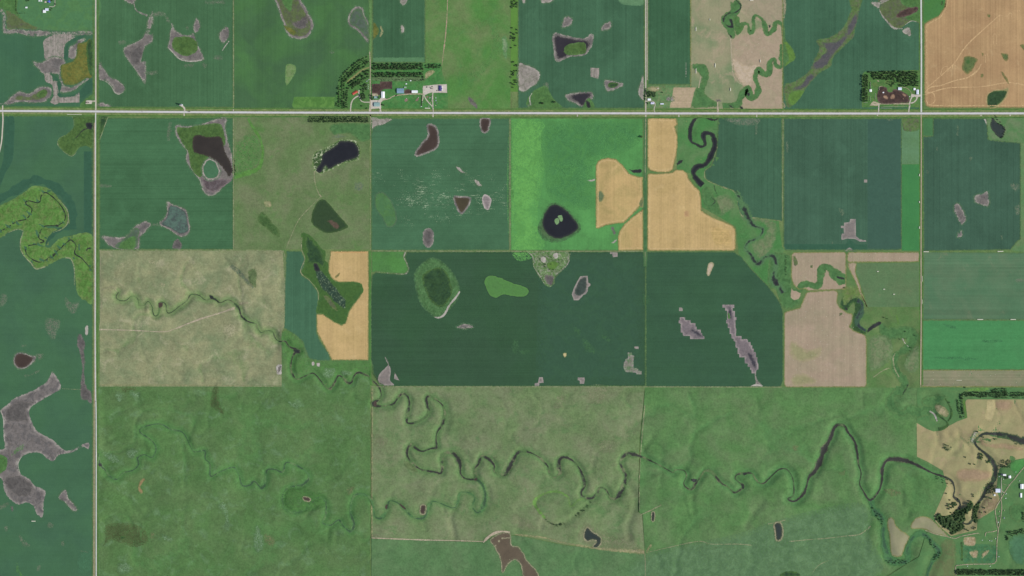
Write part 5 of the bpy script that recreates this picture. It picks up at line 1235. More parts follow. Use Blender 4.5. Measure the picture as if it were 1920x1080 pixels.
sub(f, 'scrub_spot', patch_mat('scrub_soft', None, None), T('13', '1115,225 1150,225 1215,290 1190,300 1120,260'), sp=6)
pb3 = pasture('pasture_se', 'broad green pasture with a dark widening creek in the south-east', [(1209.5, 726), (1719, 727), (1719, 856), (1768, 881), (1775, 910), (1752, 965), (1753, 974), (1735, 1002), (1722, 1043), (1650, 1088), (1211, 1088), (1209.5, 1036), (1205, 965), (1198, 960), (1201, 820), (1207, 760)], rgb(88, 126, 74), rgb(102, 125, 84), rgb(98, 134, 80), rgb(84, 128, 76))
f = pb3
N_PATCH[f.name] = 4
GREY = patch_mat('dull_green', rgb(92, 124, 84), rgb(92, 123, 85), 20, rgb(99, 128, 90), 0.6, 40, 70, 30, 0.09, None, 0.85)
sub(f, 'dull_pasture', GREY, T('33', '-880,900 -300,780 0,680 330,590 680,530 780,640 760,760 740,1110 -920,1110'), sp=9)
strip(f, 'faint_trail', FAINT_TRACK, T('23', '1010,905,6 1200,860,5 1400,820,5 1500,840,4 1700,840,6 1800,850,6'))
strip(f, 'faint_trail', FAINT_TRACK, T('33', '0,690,7 70,675,6 130,660,6'))
strip(f, 'faint_trail', FAINT_TRACK, T('33', '160,820,6 300,808,5 460,795,6 590,780,6 680,770,8 740,735,10 770,705,6'))
strip(f, 'faint_trail', FAINT_TRACK, T('33', '330,1060,5 380,1000,5 460,960,4'))
strip(f, 'fence_line', FAINT_TRACK, [(1209, 760, 1.5), (1203, 830, 1.5), (1199, 900, 1.5), (1199, 958, 1.5)])
strip(f, 'fence_line', FAINT_TRACK, [(1209, 1037, 1.5), (1210, 1060, 1.5), (1210, 1085, 1.5)])
strip(f, 'faint_trail', FAINT_TRACK, [(1202, 965, 1.5), (1222, 956, 2), (1240, 947, 1.5)])
for t, s_ in (('540,300 580,290 570,330 530,320', '33'), ('860,430 960,430 1000,470 920,480', '33'), ('180,100 230,100 220,140 190,140', '33')):
    sub(f, 'browned_spot', patch_mat('tan_faint', None, None), T(s_, t), sp=8)
sub(f, 'fence_corner', TAN_SOFT, T('23', '1000,900 1040,840 1050,850 1015,905'), sp=6)
field('pasture_field', field_mat('pasture_s', rgb(88, 122, 78), rgb(100, 126, 86), 0.7, 150, None, 0.09, 0.16, rgb(80, 116, 72), 60, 0.56), [(696.5, 1010), (905, 1017), (930, 1004.5), (975, 1004.5), (1060, 1022.5), (1208.5, 1037.5), (1209, 1088), (696.5, 1088)], 'green pasture at the bottom edge around the brown reservoir', sp=9.0, z=0.25)
pond(W_SILT, T('13', '1760,815 1800,780 1860,757 1905,768 1912,850 1965,865 2000,910 2040,980 2100,1040 2110,1100 2020,1100 1990,1000 1960,960 1925,960 1880,1000 1848,1050 1838,960 1800,870'), 'brown reservoir behind a curved pale dam at the bottom edge', FAINT_TRACK, 5, sp=7)
ribbon('dam_path', T('13', '1705,828,10 1740,790,16 1790,758,18 1850,745,12 1905,752,10'), DIRT, 2.0, label='curved pale earth dam above the brown reservoir', cat='dam', kind='structure')
pond(W_GREEN, T('23', '570,715 600,750 660,790 668,830 640,865 610,860 635,825 610,805 560,820 540,795 545,750'), 'dark curled stock pond near the southern fence line', FAINT_TRACK, 6, sp=4)
pond(W_BLACK, T('23', '1052,598 1062,600 1068,625 1066,665 1056,672 1050,660 1048,620'), 'slim dark dugout in the south-east pasture corner', FAINT_TRACK, 5)
pond(W_GREEN, T('33', '52,688 95,688 106,750 98,802 66,812 58,760'), 'dark kidney-shaped stock pond in the dull southern pasture', FAINT_TRACK, 8, sp=4)
pond(SLOUGH_DARK, T('33', '95,1085 110,1055 160,1042 222,1052 230,1085'), 'dark sedge ring cut by the bottom edge', cat='sedge patch', name='sedge_field')

CW = creek_mat('creek_main', rgb(88, 116, 70), rgb(52, 54, 48), 0.5, 0.5, 0.47, rgb(112, 122, 86))
ribbon('creek_water', CREEK_MAIN, creek_mat('creek_east_main', rgb(82, 112, 68), rgb(52, 52, 48), 0.62, 0.4, 0.34, rgb(106, 118, 82)), 1.4, label='dark widening creek with two tall bends in the south-east pasture', cat='creek', kind='structure', wk=1.1)
ribbon('creek_water', CREEK_MID, CW, 1.4, label='long meandering dark creek running from the pale pasture across the tan-green pasture', cat='creek', kind='structure', wk=1.35, step=6)
ribbon('creek_water', CREEK_SOUTH, creek_mat('creek_thin', rgb(82, 122, 72), rgb(62, 88, 60), 0.4, 0.55, 0.47, rgb(98, 130, 80)), 1.4, label='thin green-edged creek wandering through the south-west pasture', cat='creek', kind='structure', wk=1.5, step=6)
ribbon('creek_water', CREEK_BRANCH, creek_mat('creek_branch', rgb(72, 118, 70), rgb(56, 90, 62), 0.4, 0.4, 0.46), 1.4, label='shrubby green creek branch looping at the bottom of the south-east', cat='creek', kind='structure')
for t, s_, l in (('1340,352 1375,348 1392,358 1375,378 1350,372', '23', 'small black pool beside the meandering creek east of the fence'), ('1730,308 1765,308 1755,328 1735,325', '23', 'dark pool in the eastern loop of the meandering creek'), ('1725,395 1742,392 1742,432 1728,430', '23', 'narrow dark pool where the meandering creek doubles back'),
                 ('1070,535 1090,540 1128,575 1120,585 1090,562', '13', 'brown sliver pond in the southern creek'), ('1240,552 1268,552 1264,612 1234,610', '13', 'brown rectangular dugout in the tan-green pasture'), ('968,550 988,545 984,580 970,578', '13', 'small dark pool west of the brown sliver pond'), ('1636,345 1662,345 1655,368 1636,362', '13', 'brown pool at the creek fork in the tan-green pasture'),
                 ('1185,115 1215,108 1222,125 1200,155 1190,150', '02', 'brown teardrop pool in the pale pasture creek'), ('1565,55 1590,55 1605,80 1575,78', '02', 'dark pool on the pale pasture creek'), ('280,465 325,460 330,490 300,490', '12', 'dark pool where the creek leaves the pale pasture'),
                 ('738,232 762,240 765,262 742,258', '03', 'dark culvert pool beside the gravel road'), ('880,852 905,850 908,885 885,890', '12', 'brown pool in the first bend inside the tan-green pasture')):
    pond(W_BROWN if 'brown' in l else W_BLACK, T(s_, t), l, FAINT_TRACK if 'dugout' in l else None, 7)

# ------------------------------------------------------------------ south-east farm ground
f = farm = field('meadow_field', field_mat('farm_meadow', rgb(86, 124, 76), rgb(96, 126, 78), 0.7, 90, None, 0.07, 0.10, rgb(76, 122, 72), 50, 0.55), [(1719.5, 727), (1930, 727), (1930, 1088), (1652, 1088), (1723, 1044), (1736, 1002), (1754, 974), (1753, 965), (1776, 910), (1769, 881), (1719.5, 856)], 'patchy green farm meadow around the south-east farmstead', sp=9, z=0.15)
N_PATCH[f.name] = 3
DRYP = field_mat('dry_pasture', rgb(158, 148, 108), rgb(146, 146, 102), 0.7, 120, None, 0.07, 0.08, rgb(166, 146, 116), 70, 0.55)
f2 = dry = patch('pasture_field', T('se', '-834,1000 -560,1160 -400,1220 -200,1200 -60,1100 100,1020 200,960 420,880 460,860 440,700 410,480 430,410 470,395 1700,395 2000,395 2000,1500') + T('33', '2000,190 1920,197 1830,212 1800,250 1740,270 1725,330 1712,430 1735,500 1715,570 1640,620 1572,655 1565,735 1480,755 1372,780 1300,720 1255,668 1248,620 1300,500 1340,400 1312,290 1200,225 1117,185 1117,0'), DRYP, 0.5, sp=9, curve=False, label='dry tan pasture inside the creek bends of the south-east farm', cat='field', kind='structure', edge=False)
sub(f2, 'straw_strip', patch_mat('straw_soft', rgb(172, 160, 116), rgb(178, 166, 122), 10, None, 0, 20, 10, 6, 0.06), T('se', '980,420 1180,420 1190,560 1160,760 1080,950 920,900 950,640'))
sub(f2, 'brown_grass', patch_mat('brown_soft', rgb(156, 138, 104), rgb(158, 136, 108), 16, None, 0, 30, 20, 14, 0.07), T('se', '1180,430 1600,430 1560,640 1300,700 1180,620'))
sub(f2, 'brown_grass', patch_mat('brown_soft', None, None), T('sd', '600,860 900,840 1250,900 1220,1050 900,1100 600,1060'))
sub(f2, 'brown_grass', patch_mat('brown_soft', None, None), T('sd', '1040,220 1200,330 1500,330 1820,380 1900,480 1500,450 1100,380'))
sub(f2, 'green_square', TEALGREEN, T('sd', '1158,222 1278,252 1258,308 1150,280'), curve=False, sp=5)
sub(f2, 'green_square', TEALGREEN, T('sd', '1650,580 1755,625 1700,700 1640,660'))
sub(f2, 'lush_edge', TEALGREEN, T('sd', '1230,150 1500,140 1700,190 1900,260 1920,330 1800,290 1550,250 1400,225 1260,190'))
sub(f2, 'pale_bank', SOIL_PALE, T('sd', '1020,130 960,180 920,260 925,350 900,330 865,300 880,210 940,110'))
strip(f2, 'pale_bank', FAINT_TRACK, T('33', '1700,270,10 1695,330,9 1660,390,9 1610,440,8 1590,490,8'))
strip(f2, 'cow_trail', FAINT_TRACK, T('se', '1650,400,12 1720,540,14 1830,670,12 1914,750,10'))
for t in ('165,85 200,110 215,200 190,240 180,150', '300,340 400,400 470,430 420,500 330,470', '640,190 700,210 820,330 850,420 780,340 660,260'):
    sub(f2, 'dark_draw_grass', patch_mat('draw_grass', rgb(134, 134, 96), rgb(118, 124, 88), 8, None, 0, 18, 10, 8, 0.1), T('sd', t), sp=6)  # darker, greener grass colour along the draws of the dry pasture
ribbon('creek_water', CREEK_EAST, creek_mat('creek_se', rgb(64, 84, 56), rgb(46, 50, 46), 0.55, 0.4, 0.40, rgb(84, 100, 66)), 1.7, label='dark tree-lined creek looping around the dry tan pasture by the farm', cat='creek', kind='structure', wk=0.85)
ribbon('creek_water', T('33', '1395,480,10 1430,510,14 1445,545,16 1425,580,14 1395,620,12 1385,660,10'), W_BLACK, 1.8, label='small dark creek arm entering the riverside grove', cat='creek', kind='structure')
field('hay_field', field_mat('hay_se', rgb(146, 142, 112), rgb(140, 142, 106), 0.6, 60, None, 0.04, 0.05), T('33', '902,652 925,640 945,660 955,700 1000,742 1062,787 1030,850 1002,930 970,937 930,925 920,860 914,780 898,700'), 'tan teardrop hay field inside the green creek branch', z=0.8, curve=True, sp=9)
field('hay_field', field_mat('hay_se', None), T('33', '1068,705 1080,680 1105,648 1150,632 1212,645 1262,690 1352,782 1300,772 1240,762 1190,732 1150,724 1080,724'), 'tan crescent hay field beside the riverside grove', z=0.8, curve=True, sp=9)
sub(farm, 'tilled_meadow', patch_mat('striped_meadow', rgb(100, 120, 76), rgb(106, 118, 78), 14, rgb(92, 120, 74), 0.6, 40, 20, 10, 0.06, ('x', 8, 0.06)), T('33', '1300,820 1400,820 1410,1000 1400,1110 1180,1110 1230,1000 1300,920'), sp=9)
sub(farm, 'lush_paddock', patch_mat('paddock', rgb(76, 118, 78), rgb(70, 114, 76), 14, rgb(86, 120, 74), 0.7, 24, 8, 6, 0.12), T('sc', '660,480 1340,470 1350,800 900,810 700,800'), sp=8)
sub(farm, 'dark_ditch', SLOUGH_DARK, T('sc', '650,400 690,400 700,780 660,770'))
for t in ('710,310 930,290 950,430 880,480 740,470', '830,590 990,560 1000,640 960,720 880,700', '1090,620 1190,550 1230,580 1150,680 1080,720'):
    sub(farm, 'dug_soil', patch_mat('dug_soil', rgb(124, 130, 88), rgb(156, 138, 106), 8, rgb(180, 168, 140), 0.6, 14, 8, 8, 0.12), T('sc', t))
sub(farm, 'brown_paddock', patch_mat('paddock_brown', rgb(136, 126, 92), rgb(148, 130, 102), 14, rgb(128, 124, 86), 0.6, 18, 8, 8, 0.1), T('sb', '1130,180 1270,130 1420,110 1380,260 1330,360 1200,450 1000,570 1000,420 1090,240'))
sub(farm, 'lush_yard', patch_mat('yard_green', rgb(80, 134, 74), rgb(78, 136, 72), 10, rgb(88, 140, 78), 0.5, 30, 12, 8, 0.08), T('sd', '1690,700 1920,640 1920,830 1780,960 1700,900 1640,830'))
sub(farm, 'slough_hollow', patch_mat('hollow_teal', rgb(82, 124, 84), rgb(80, 120, 86), 20, None, 0, 30, 30, 16, 0.07), T('sc', '1640,330 1930,250 1930,800 1760,820 1640,600'), sp=9)
sub(farm, 'wet_thicket', TEALGREEN, T('sb', '1640,320 1760,260 1920,300 1920,560 1780,640 1660,540 1620,420'), sp=8)
sub(farm, 'lush_verge', patch_mat('lime_soft', None, None), T('se', '380,160 700,90 1050,110 900,190 600,190 400,200'), sp=8)
sub(farm, 'lush_verge', patch_mat('lime_grass', None, None), T('se', '340,400 400,420 440,860 400,870 370,640'))
sub(farm, 'teal_meadow', TEALGREEN, T('32', '1170,820 1310,800 1330,830 1250,890 1160,880'), sp=8)
sub(farm, 'dry_knoll', TAN_SOFT, T('32', '1255,880 1320,890 1360,940 1330,970 1270,930'))
strip(farm, 'pale_ditch', SALT, T('32', '1215,925,10 1250,950,12 1270,1000,9'))
strip(farm, 'dark_ditch', SLOUGH_DARK, T('32', '1280,1060,30 1330,1045,26 1345,1010,16 1260,940,14'))
strip(farm, 'dark_ditch', SLOUGH_DARK, T('32', '1330,830,10 1370,900,16 1375,960,14 1350,1000,10'))

# ------------------------------------------------------------------ ragged grassy margins round the fields
M_WEEDY = patch_mat('weedy_margin', rgb(118, 124, 74), rgb(132, 130, 84), 2, rgb(104, 120, 66), 0.7, 22, 4, 4.5, 0.1, None, 0.75)
M_GRASSY = patch_mat('grassy_margin', rgb(88, 118, 72), rgb(94, 120, 76), 2, rgb(78, 108, 64), 0.7, 24, 4, 4.5, 0.1, None, 0.6)
for o_, p_, n_, c_ in FIELDS:
    if n_ in ('wheat_field', 'hay_field', 'crop_field', 'corn_field'):
        q_ = [tuple(v) for v in catmull(p_, True, 20.0)[:, :2]] if c_ else p_
        border(o_, 'weedy_margin', M_WEEDY if n_ in ('wheat_field', 'hay_field') else M_GRASSY, q_, 1.0, 8)

# ------------------------------------------------------------------ farm grounds
cf = patch('farmyard_ground', T('ca', '1080,20 1080,1700 100,1700 120,1000 160,780 300,560 520,350 800,140 1000,60'), patch_mat('yard_grass', rgb(76, 116, 66), rgb(78, 120, 64), 6, rgb(92, 122, 74), 0.6, 30, 3, 2, 0.1), 1.9, sp=12, label='green farmyard ground under the curved windbreak of the central farm', cat='ground', kind='structure')
strip(cf, 'mown_lane', patch_mat('lane_tan', rgb(120, 132, 80), rgb(140, 140, 92), 4, None, 0, 10, 3, 2, 0.08), T('ca', '1060,420,50 900,480,50 760,570,50 600,710,60 470,800,50 370,900,20'))
cg = patch('farmyard_ground', T('10', '870,470 1390,470 1400,560 1440,640 1440,825 870,825'), patch_mat('yard_grass2', rgb(76, 124, 68), rgb(74, 126, 68), 6, rgb(92, 128, 74), 0.6, 30, 4, 2, 0.1), 0.9, sp=12, curve=False, label='green farmyard ground of the central farm east of its lane', cat='ground', kind='structure')
N_PATCH[cg.name] = 6
sub(cg, 'scrubby_lot', patch_mat('scrubby', rgb(92, 122, 78), rgb(100, 122, 84), 6, rgb(80, 108, 66), 0.7, 12, 5, 4, 0.12), T('10', '880,578 1250,578 1250,608 1020,610 880,605'))
sub(cg, 'worn_grass', TAN_SOFT, T('10', '1270,550 1310,525 1350,535 1300,575 1270,590'))
lot = patch('feedlot_ground', T('cb', '1142,120 1280,105 1390,115 1392,40 1755,40 1755,265 1510,270 1410,340 1395,450 1330,452 1310,405 1142,402'), MUD, 2.6, sp=5, curve=False, label='dark brown muddy cattle pens beside the central farm lane', cat='feedlot', kind='structure')
sub(cg, 'dirt_apron', DIRT, T('cb', '1140,405 1310,395 1320,480 1160,470'))
sub(cg, 'mud_lot', MUD, T('cc', '375,375 540,375 590,490 375,490'))
sub(cg, 'round_pen_mud', patch_mat('pen_ring', rgb(104, 106, 76), rgb(136, 116, 104), 3, None, 0, 8, 3, 3, 0.1), T('cc', '360,680 400,620 470,630 490,690 440,740 380,730'))
sub(cg, 'round_pen_mud', patch_mat('pen_ring', None, None), T('cc', '720,640 760,590 800,600 790,700 750,720 690,700'))
sub(cg, 'brown_heap', patch_mat('pen_ring', None, None), T('cc', '1010,560 1070,540 1090,600 1040,640'))
EF = patch('farmyard_ground', T('ef', '160,1130 160,240 230,130 1700,90 1790,90 1790,1130'), patch_mat('yard_grass3', rgb(80, 120, 68), rgb(82, 122, 66), 6, rgb(104, 124, 72), 0.6, 24, 3, 2, 0.1), 0.9, sp=12, curve=False, label='grassy ground of the eastern feedlot farm', cat='ground', kind='structure')
N_PATCH[EF.name] = 6
lot2 = patch('feedlot_ground', T('ef', '650,580 850,588 865,680 1000,700 1060,620 1180,640 1380,740 1450,820 1475,900 1470,985 650,1000'), MUD, 2.6, sp=5, label='dark brown muddy feedlot of the eastern farm', cat='feedlot', kind='structure')
for t in ('750,830 790,790 850,790 890,860 880,910 830,900', '950,850 980,770 1050,760 1080,830 1060,900 960,900', '1270,745 1330,750 1392,790 1380,830 1330,830', '1280,870 1310,870 1330,910 1310,915'):
    sub(lot2, 'straw_mound', patch_mat('straw_bed', rgb(120, 94, 80), rgb(150, 122, 98), 5, rgb(164, 140, 112), 0.5, 8, 4, 4, 0.12), T('ef', t))
sub(EF, 'dirt_apron', DIRT, T('ef', '400,1040 470,960 640,1010 640,1075 380,1075'))
sub(EF, 'feed_lane', DIRT, T('ef', '640,1012 1490,1012 1490,1046 640,1046'), curve=False, sp=6)
sub(EF, 'worn_spot', DIRT, T('ef', '570,375 640,375 650,415 600,420'))
sub(EF, 'worn_spot', DIRT, T('ef', '650,535 740,540 740,575 650,575'))
sub(EF, 'gravel_yard', GRAVEL, T('ef', '1540,750 1600,770 1720,790 1800,765 1800,825 1720,830 1700,880 1640,840 1560,850 1510,830'))
MF = patch('farmyard_ground', T('20', '1015,640 1345,640 1375,690 1345,812 1012,812'), patch_mat('yard_grass4', rgb(94, 128, 84), rgb(98, 132, 84), 8, rgb(124, 128, 92), 0.6, 26, 4, 2, 0.1), 0.7, sp=10, curve=False, label='grassy yard of the small farm by the middle road', cat='ground', kind='structure')
N_PATCH[MF.name] = 4
sub(MF, 'stubble_square', patch_mat('stubble_e', None, None), T('20', '1212,656 1380,656 1366,690 1338,808 1182,808 1195,750'), curve=False, sp=10)
sub(MF, 'dry_grass', TAN_SOFT, T('20', '1020,650 1100,650 1095,685 1025,685'))
for t in ('1160,735 1185,725 1190,750 1165,755', '1190,730 1208,728 1210,752 1192,755'):
    sub(MF, 'rubble_pile', SOIL, T('20', t))
sub(MF, 'corral_mud', SOIL_DARK, T('20', '1530,748 1570,750 1570,762 1532,762'))

# ------------------------------------------------------------------ roads
Z_ROAD = 3.0
ASPHALT = patch_mat('pale_asphalt', rgb(196, 194, 190), rgb(204, 204, 206), 2.5, rgb(192, 190, 188), 0.5, 40, 0.6, 0.4, 0.025)
SHOULDER = patch_mat('gravel_shoulder', rgb(138, 140, 110), rgb(166, 160, 146), 2.0, rgb(150, 146, 128), 0.6, 18, 1.5, 1.4, 0.06)
HW = [(-20, 207.9), (120, 208.5), (240, 209.4), (480, 210.9), (720, 211.5), (960, 212.1), (1210, 212.5), (1440, 212.8), (1700, 212.8), (1940, 212.5)]
hw_ = ribbon('highway_road', HW, SHOULDER, Z_ROAD, 15.5, step=20, label='pale paved highway running straight across the whole view', cat='road', kind='structure')
ribbon('carriageway', HW, ASPHALT, Z_ROAD + 0.15, 10.2, hw_, step=20)
for off, c_, nm, w_ in ((0.0, (0.55, 0.40, 0.06, 1), 'centre_line', 0.25), (1.15, (0.75, 0.75, 0.73, 1), 'edge_line', 0.15), (-1.15, (0.75, 0.75, 0.73, 1), 'edge_line', 0.15)):
    ribbon(nm, [(x, y + off) for x, y in HW], solid_mat(nm + '_paint', c_, 0.6, 0.3, 0.05), Z_ROAD + 0.27, w_, hw_, step=60)
VERGE = patch_mat('verge_tan', rgb(110, 130, 78), rgb(126, 136, 88), 3, rgb(96, 124, 68), 0.8, 30, 5, 3, 0.08)
for off, w_ in ((4.6, 12), (-4.6, 12)):
    ribbon('mown_verge', [(x, y + off) for x, y in HW], VERGE, 2.2, w_, hw_, step=20)
DITCH = patch_mat('ditch_green', rgb(88, 122, 66), rgb(76, 112, 58), 3, rgb(92, 128, 66), 0.8, 30, 4, 3, 0.08)
for off, w_ in ((7.4, 10), (-7.2, 9)):
    ribbon('ditch_grass', [(x, y + off) for x, y in HW], DITCH, 2.05, w_, hw_, step=20)

GR = patch_mat('gravel_road', rgb(178, 172, 150), rgb(196, 190, 174), 2.0, rgb(184, 176, 156), 0.5, 30, 0.8, 0.6, 0.04)
GRW = patch_mat('gravel_white', rgb(186, 188, 178), rgb(204, 204, 198), 1.6, rgb(196, 196, 186), 0.5, 30, 0.8, 0.6, 0.03)
GRB = patch_mat('gravel_brown', rgb(162, 150, 124), rgb(176, 162, 138), 1.8, rgb(164, 148, 124), 0.5, 30, 0.8, 0.6, 0.05)
wr = ribbon('gravel_road', [(179.5, -15), (179.5, 100), (179.6, 207)], GR, Z_ROAD - 0.1, 8.5, step=15, label='straight gravel road running north from the crossroads', cat='road', kind='structure')
wr2 = ribbon('gravel_road', [(179.4, 211), (179.0, 300), (178.8, 480), (178.6, 620), (179.3, 735), (180.4, 800), (180.4, 1095)], GRW, Z_ROAD - 0.1, 6.5, step=15, label='long straight gravel road running south from the crossroads', cat='road', kind='structure')
ribbon('brown_track', [(177.2, 230), (176.8, 480), (177.0, 560), (177.4, 720), (176.6, 800), (176.2, 1095)], patch_mat('brown_verge', rgb(150, 142, 112), rgb(164, 150, 122), 1.5, rgb(140, 132, 104), 0.6, 20, 1, 1, 0.07), 2.1, 7.5, wr2, step=15)
ribbon('green_verge', [(183.2, 225), (183.2, 480), (183.2, 720), (183.8, 1095)], DITCH, 1.2, 9, wr2, step=15)
ribbon('green_verge', [(174.6, 10), (175.4, 100), (175.2, 200)], DITCH, 1.2, 9, wr, step=15)
ribbon('green_verge', [(183.6, -10), (183.6, 100), (183.4, 200)], DITCH, 1.2, 9, wr, step=15)
mr = ribbon('gravel_road', [(1210.7, -15), (1210.8, 150), (1210.8, 212)], GR, Z_ROAD - 0.1, 7.0, step=15, label='gravel road between the blue-green field and the narrow crop strip', cat='road', kind='structure')
ribbon('green_verge', [(1213.6, -10), (1213.6, 150)], SHOULDER, 1.2, 7, mr, step=15)
lane = ribbon('grassy_lane_path', [(1210.8, 216), (1210.0, 300), (1209.8, 400), (1209.8, 470), (1210, 500)], patch_mat('lane_grass', rgb(78, 116, 72), rgb(70, 108, 68), 5, rgb(88, 120, 78), 0.5, 20, 2, 2, 0.08), 1.8, 20, step=15, label='grassy lane with faint wheel tracks between the two wheat fields', cat='lane', kind='structure')
ribbon('wheel_track', [(1210.8, 216, 2.2), (1210.0, 300, 1.4), (1209.8, 340, 1.0)], FAINT_TRACK, 2.0, None, lane)
ribbon('wheel_track', [(1209.6, 472, 1.6), (1209.8, 486, 1.2), (1210.0, 498, 0.7)], FAINT_TRACK, 2.1, None, lane)
er = ribbon('gravel_road', [(1727.0, -15), (1727.6, 100), (1727.4, 211)], GRW, Z_ROAD - 0.1, 9.0, step=15, label='pale gravel road along the western edge of the wheat stubble', cat='road', kind='structure')
er2 = ribbon('gravel_road', [(1727.2, 215), (1727.4, 300), (1727.0, 480), (1727.2, 600), (1726.0, 722)], GRB, Z_ROAD - 0.1, 6.5, step=15, label='brownish gravel road south of the highway in the east', cat='road', kind='structure')
for x_, y0_, y1_, p_ in ((1730.6, -10, 205, er), (1724.4, -10, 205, er), (1730.0, 222, 722, er2), (1724.6, 222, 722, er2)):
    ribbon('green_verge', [(x_, y0_), (x_, (y0_ + y1_) / 2), (x_, y1_)], DITCH, 1.3, 8, p_, step=15)
ribbon('gravel_road', T('00', '20,790 20,835 22,900 18,980 12,1060') + T('01', '-5,60 -30,140'), GR, Z_ROAD - 0.1, 8.0, label='short curving gravel road at the western edge below the highway', cat='road', kind='structure')
cl = ribbon('farm_lane_path', [(694.6, -15, 4.5), (694.6, 60, 4.0), (694.4, 96, 4)], patch_mat('lane_grass2', rgb(96, 134, 80), rgb(104, 138, 84), 4, rgb(84, 122, 66), 0.6, 20, 2, 2, 0.08), 2.0, None, label='grassy field lane running north from the central farm', cat='lane', kind='structure')
ribbon('farm_lane_path', [(693.0, 97, 1.8), (694.2, 120, 1.8), (694.3, 180, 2.2), (694.5, 209, 3.2)], DIRT, Z_ROAD - 0.3, None, label='tan lane past the muddy pens down to the highway', cat='lane', kind='structure')
sl = ribbon('farm_lane_path', [(694.4, 214, 2.5), (694.6, 240, 1.4), (694.4, 330, 1.2), (694.2, 468, 1.0)], FAINT_TRACK, 2.2, None, label='thin tan field lane running south from the central farm', cat='lane', kind='structure')
ribbon('field_edge_track', [(694.0, 471), (694.2, 600), (694.4, 700), (696, 722)], patch_mat('lane_green', rgb(82, 124, 66), rgb(80, 126, 62), 4, None, 0, 20, 2, 1.5, 0.08), 1.6, 10, sl, step=15)
TRK = patch_mat('fence_row_pale', rgb(132, 138, 104), rgb(150, 150, 118), 1.2, rgb(112, 128, 84), 0.7, 24, 1.6, 1.5, 0.08, None, 0.85)
for pts_, l_ in (([(186, 469.2), (300, 469.0), (437, 469.0), (530, 469.4)], 'pale fence row between the green crop and the pale pasture'), ([(531, 469.4, 2), (534, 478, 3), (534, 520, 1.6), (533.5, 600, 1.6), (532, 615, 2)], 'tan cattle lane along the eastern fence of the pale pasture'), ([(187, 724), (350, 724), (528, 724.4)], 'straight pale fence row under the pale pasture'), ([(437.5, 222), (437.7, 340), (437.7, 468)], 'thin fence row between the crop and the middle pasture'),
                 ([(697, 470.4), (830, 470.8), (956, 471), (1206, 471)], 'thin dirt line north of the dark corn'), ([(696, 725.2), (960, 725.2), (1209, 725.4), (1466, 725.8)], 'straight fence row along the southern edge of the corn'), ([(1468.2, 222), (1467.6, 340), (1467.2, 410)], 'thin fence row west of the large blue-green field'), ([(956.2, 222), (956.2, 340), (956.2, 468)], 'grass line between the streaked field and the vivid green field'),
                 ([(437.6, -5), (437.8, 100), (438, 205)], 'dark grass line between the row crop and the bright corn')):
    ribbon('fence_row_path', pts_, TRK, 1.9, 4.5, step=15, label=l_, cat='fence row', kind='structure')

DR = lambda pts, w, label, mat=None: ribbon('driveway_path', pts, mat or GRAVEL, Z_ROAD - 0.15, w, label=label, cat='driveway', kind='structure', step=4)
DR(T('cb', '515,950 515,880 520,800 540,680 600,570 690,500 770,460 760,380 770,300'), 7.5, 'curved pale driveway up to the red-roofed house')
DR(T('cb', '775,470 800,560 830,620 900,655 990,660 1095,660'), 5.5, 'pale driveway linking the red-roofed house to the lane')
patch('farmyard_path', T('cb', '1085,610 1130,600 1230,590 1330,600 1400,560 1430,520 1530,545 1610,575 1480,625 1430,655 1420,900 1445,952 1365,952 1390,870 1350,852 1140,852 1120,900 1140,950 1070,950'), GRAVEL, Z_ROAD - 0.4, sp=5, label='pale gravel apron around the teal-roofed shed of the central farm', cat='yard', kind='structure')
DR(T('cb', '1450,600 1640,565 1760,500 1850,460 1906,440') + T('cc', '100,548 250,520 500,500 800,495 940,500'), 6.5, 'tan farm track linking the sheds of the central farm', DIRT)
patch('farmyard_path', T('cc', '930,255 1100,240 1270,215 1450,208 1635,205 1642,460 1230,462 1200,450 1080,480 1000,525 920,505 912,330'), GRAVEL, Z_ROAD - 0.4, sp=5, curve=False, label='large pale gravel pad around the navy-roofed building', cat='yard', kind='structure')
DR(T('cc', '1215,455 1212,600 1215,750 1222,900 1232,1040'), 6.0, 'straight pale driveway from the gravel pad to the highway')
DR(T('cc', '950,510 980,590 1020,660 1100,760 1185,850 1212,900'), 6.0, 'slanting pale driveway joining the straight one below the gravel pad')
DR(T('cc', '930,520 920,640 900,700'), 5.0, 'short gravel spur beside the long windbreak fence')
DR(T('00', '1382,842 1385,820 1378,805 1360,792 1345,786'), 10, 'curved gravel approach to the grain tower')
for x_, y0_, l_ in ((345.3, 217, 'stub field approach opposite the grain tower'), (437.5, 205, 'field approach at the corner of the bright corn field'), (1082.5, 218, 'field approach into the vivid green field'), (1211, 219, 'field approach at the top of the grassy lane'), (1273, 219, 'field approach beside the small wheat field'), (1419, 219, 'gravel approach into the dark blue-green field'), (1468, 209, 'field approach at the hay field corner'), (1645, 217, 'field approach opposite the feedlot farm'), (812, 219, 'field approach opposite the gravel pad'), (1839.5, 217, 'field approach west of the dark pond'), (1894, 217, 'field approach east of the dark pond'), (954, 209, 'field approach at the foot of the lime strip')):
    DR([(x_, min(y0_, 211)), (x_, (y0_ + 211.5) / 2), (x_, max(y0_, 212.5) + 0.5)], 6.5, l_)
ribbon('corral_path', T('20', '1545,845,10 1543,800,9 1542,765,7'), DIRT, 2.4, label='dirt spur from the highway to the hay field corral', cat='track', kind='structure')
DR(T('20', '1003,760 1040,757 1065,765 1075,785 1066,815 1072,845'), 4.5, 'pale looping driveway of the small farm')
DR(T('ef', '1800,795 1700,800 1600,790 1560,770'), 9, 'pale gravel entrance of the feedlot farm')
DR(T('ef', '1480,1075 1490,990 1520,900 1560,820'), 7, 'gravel drive along the east end of the feedlot')
DR(T('ef', '1510,1010 1590,990 1660,930 1690,860 1690,820'), 7, 'gravel loop drive of the feedlot farm')
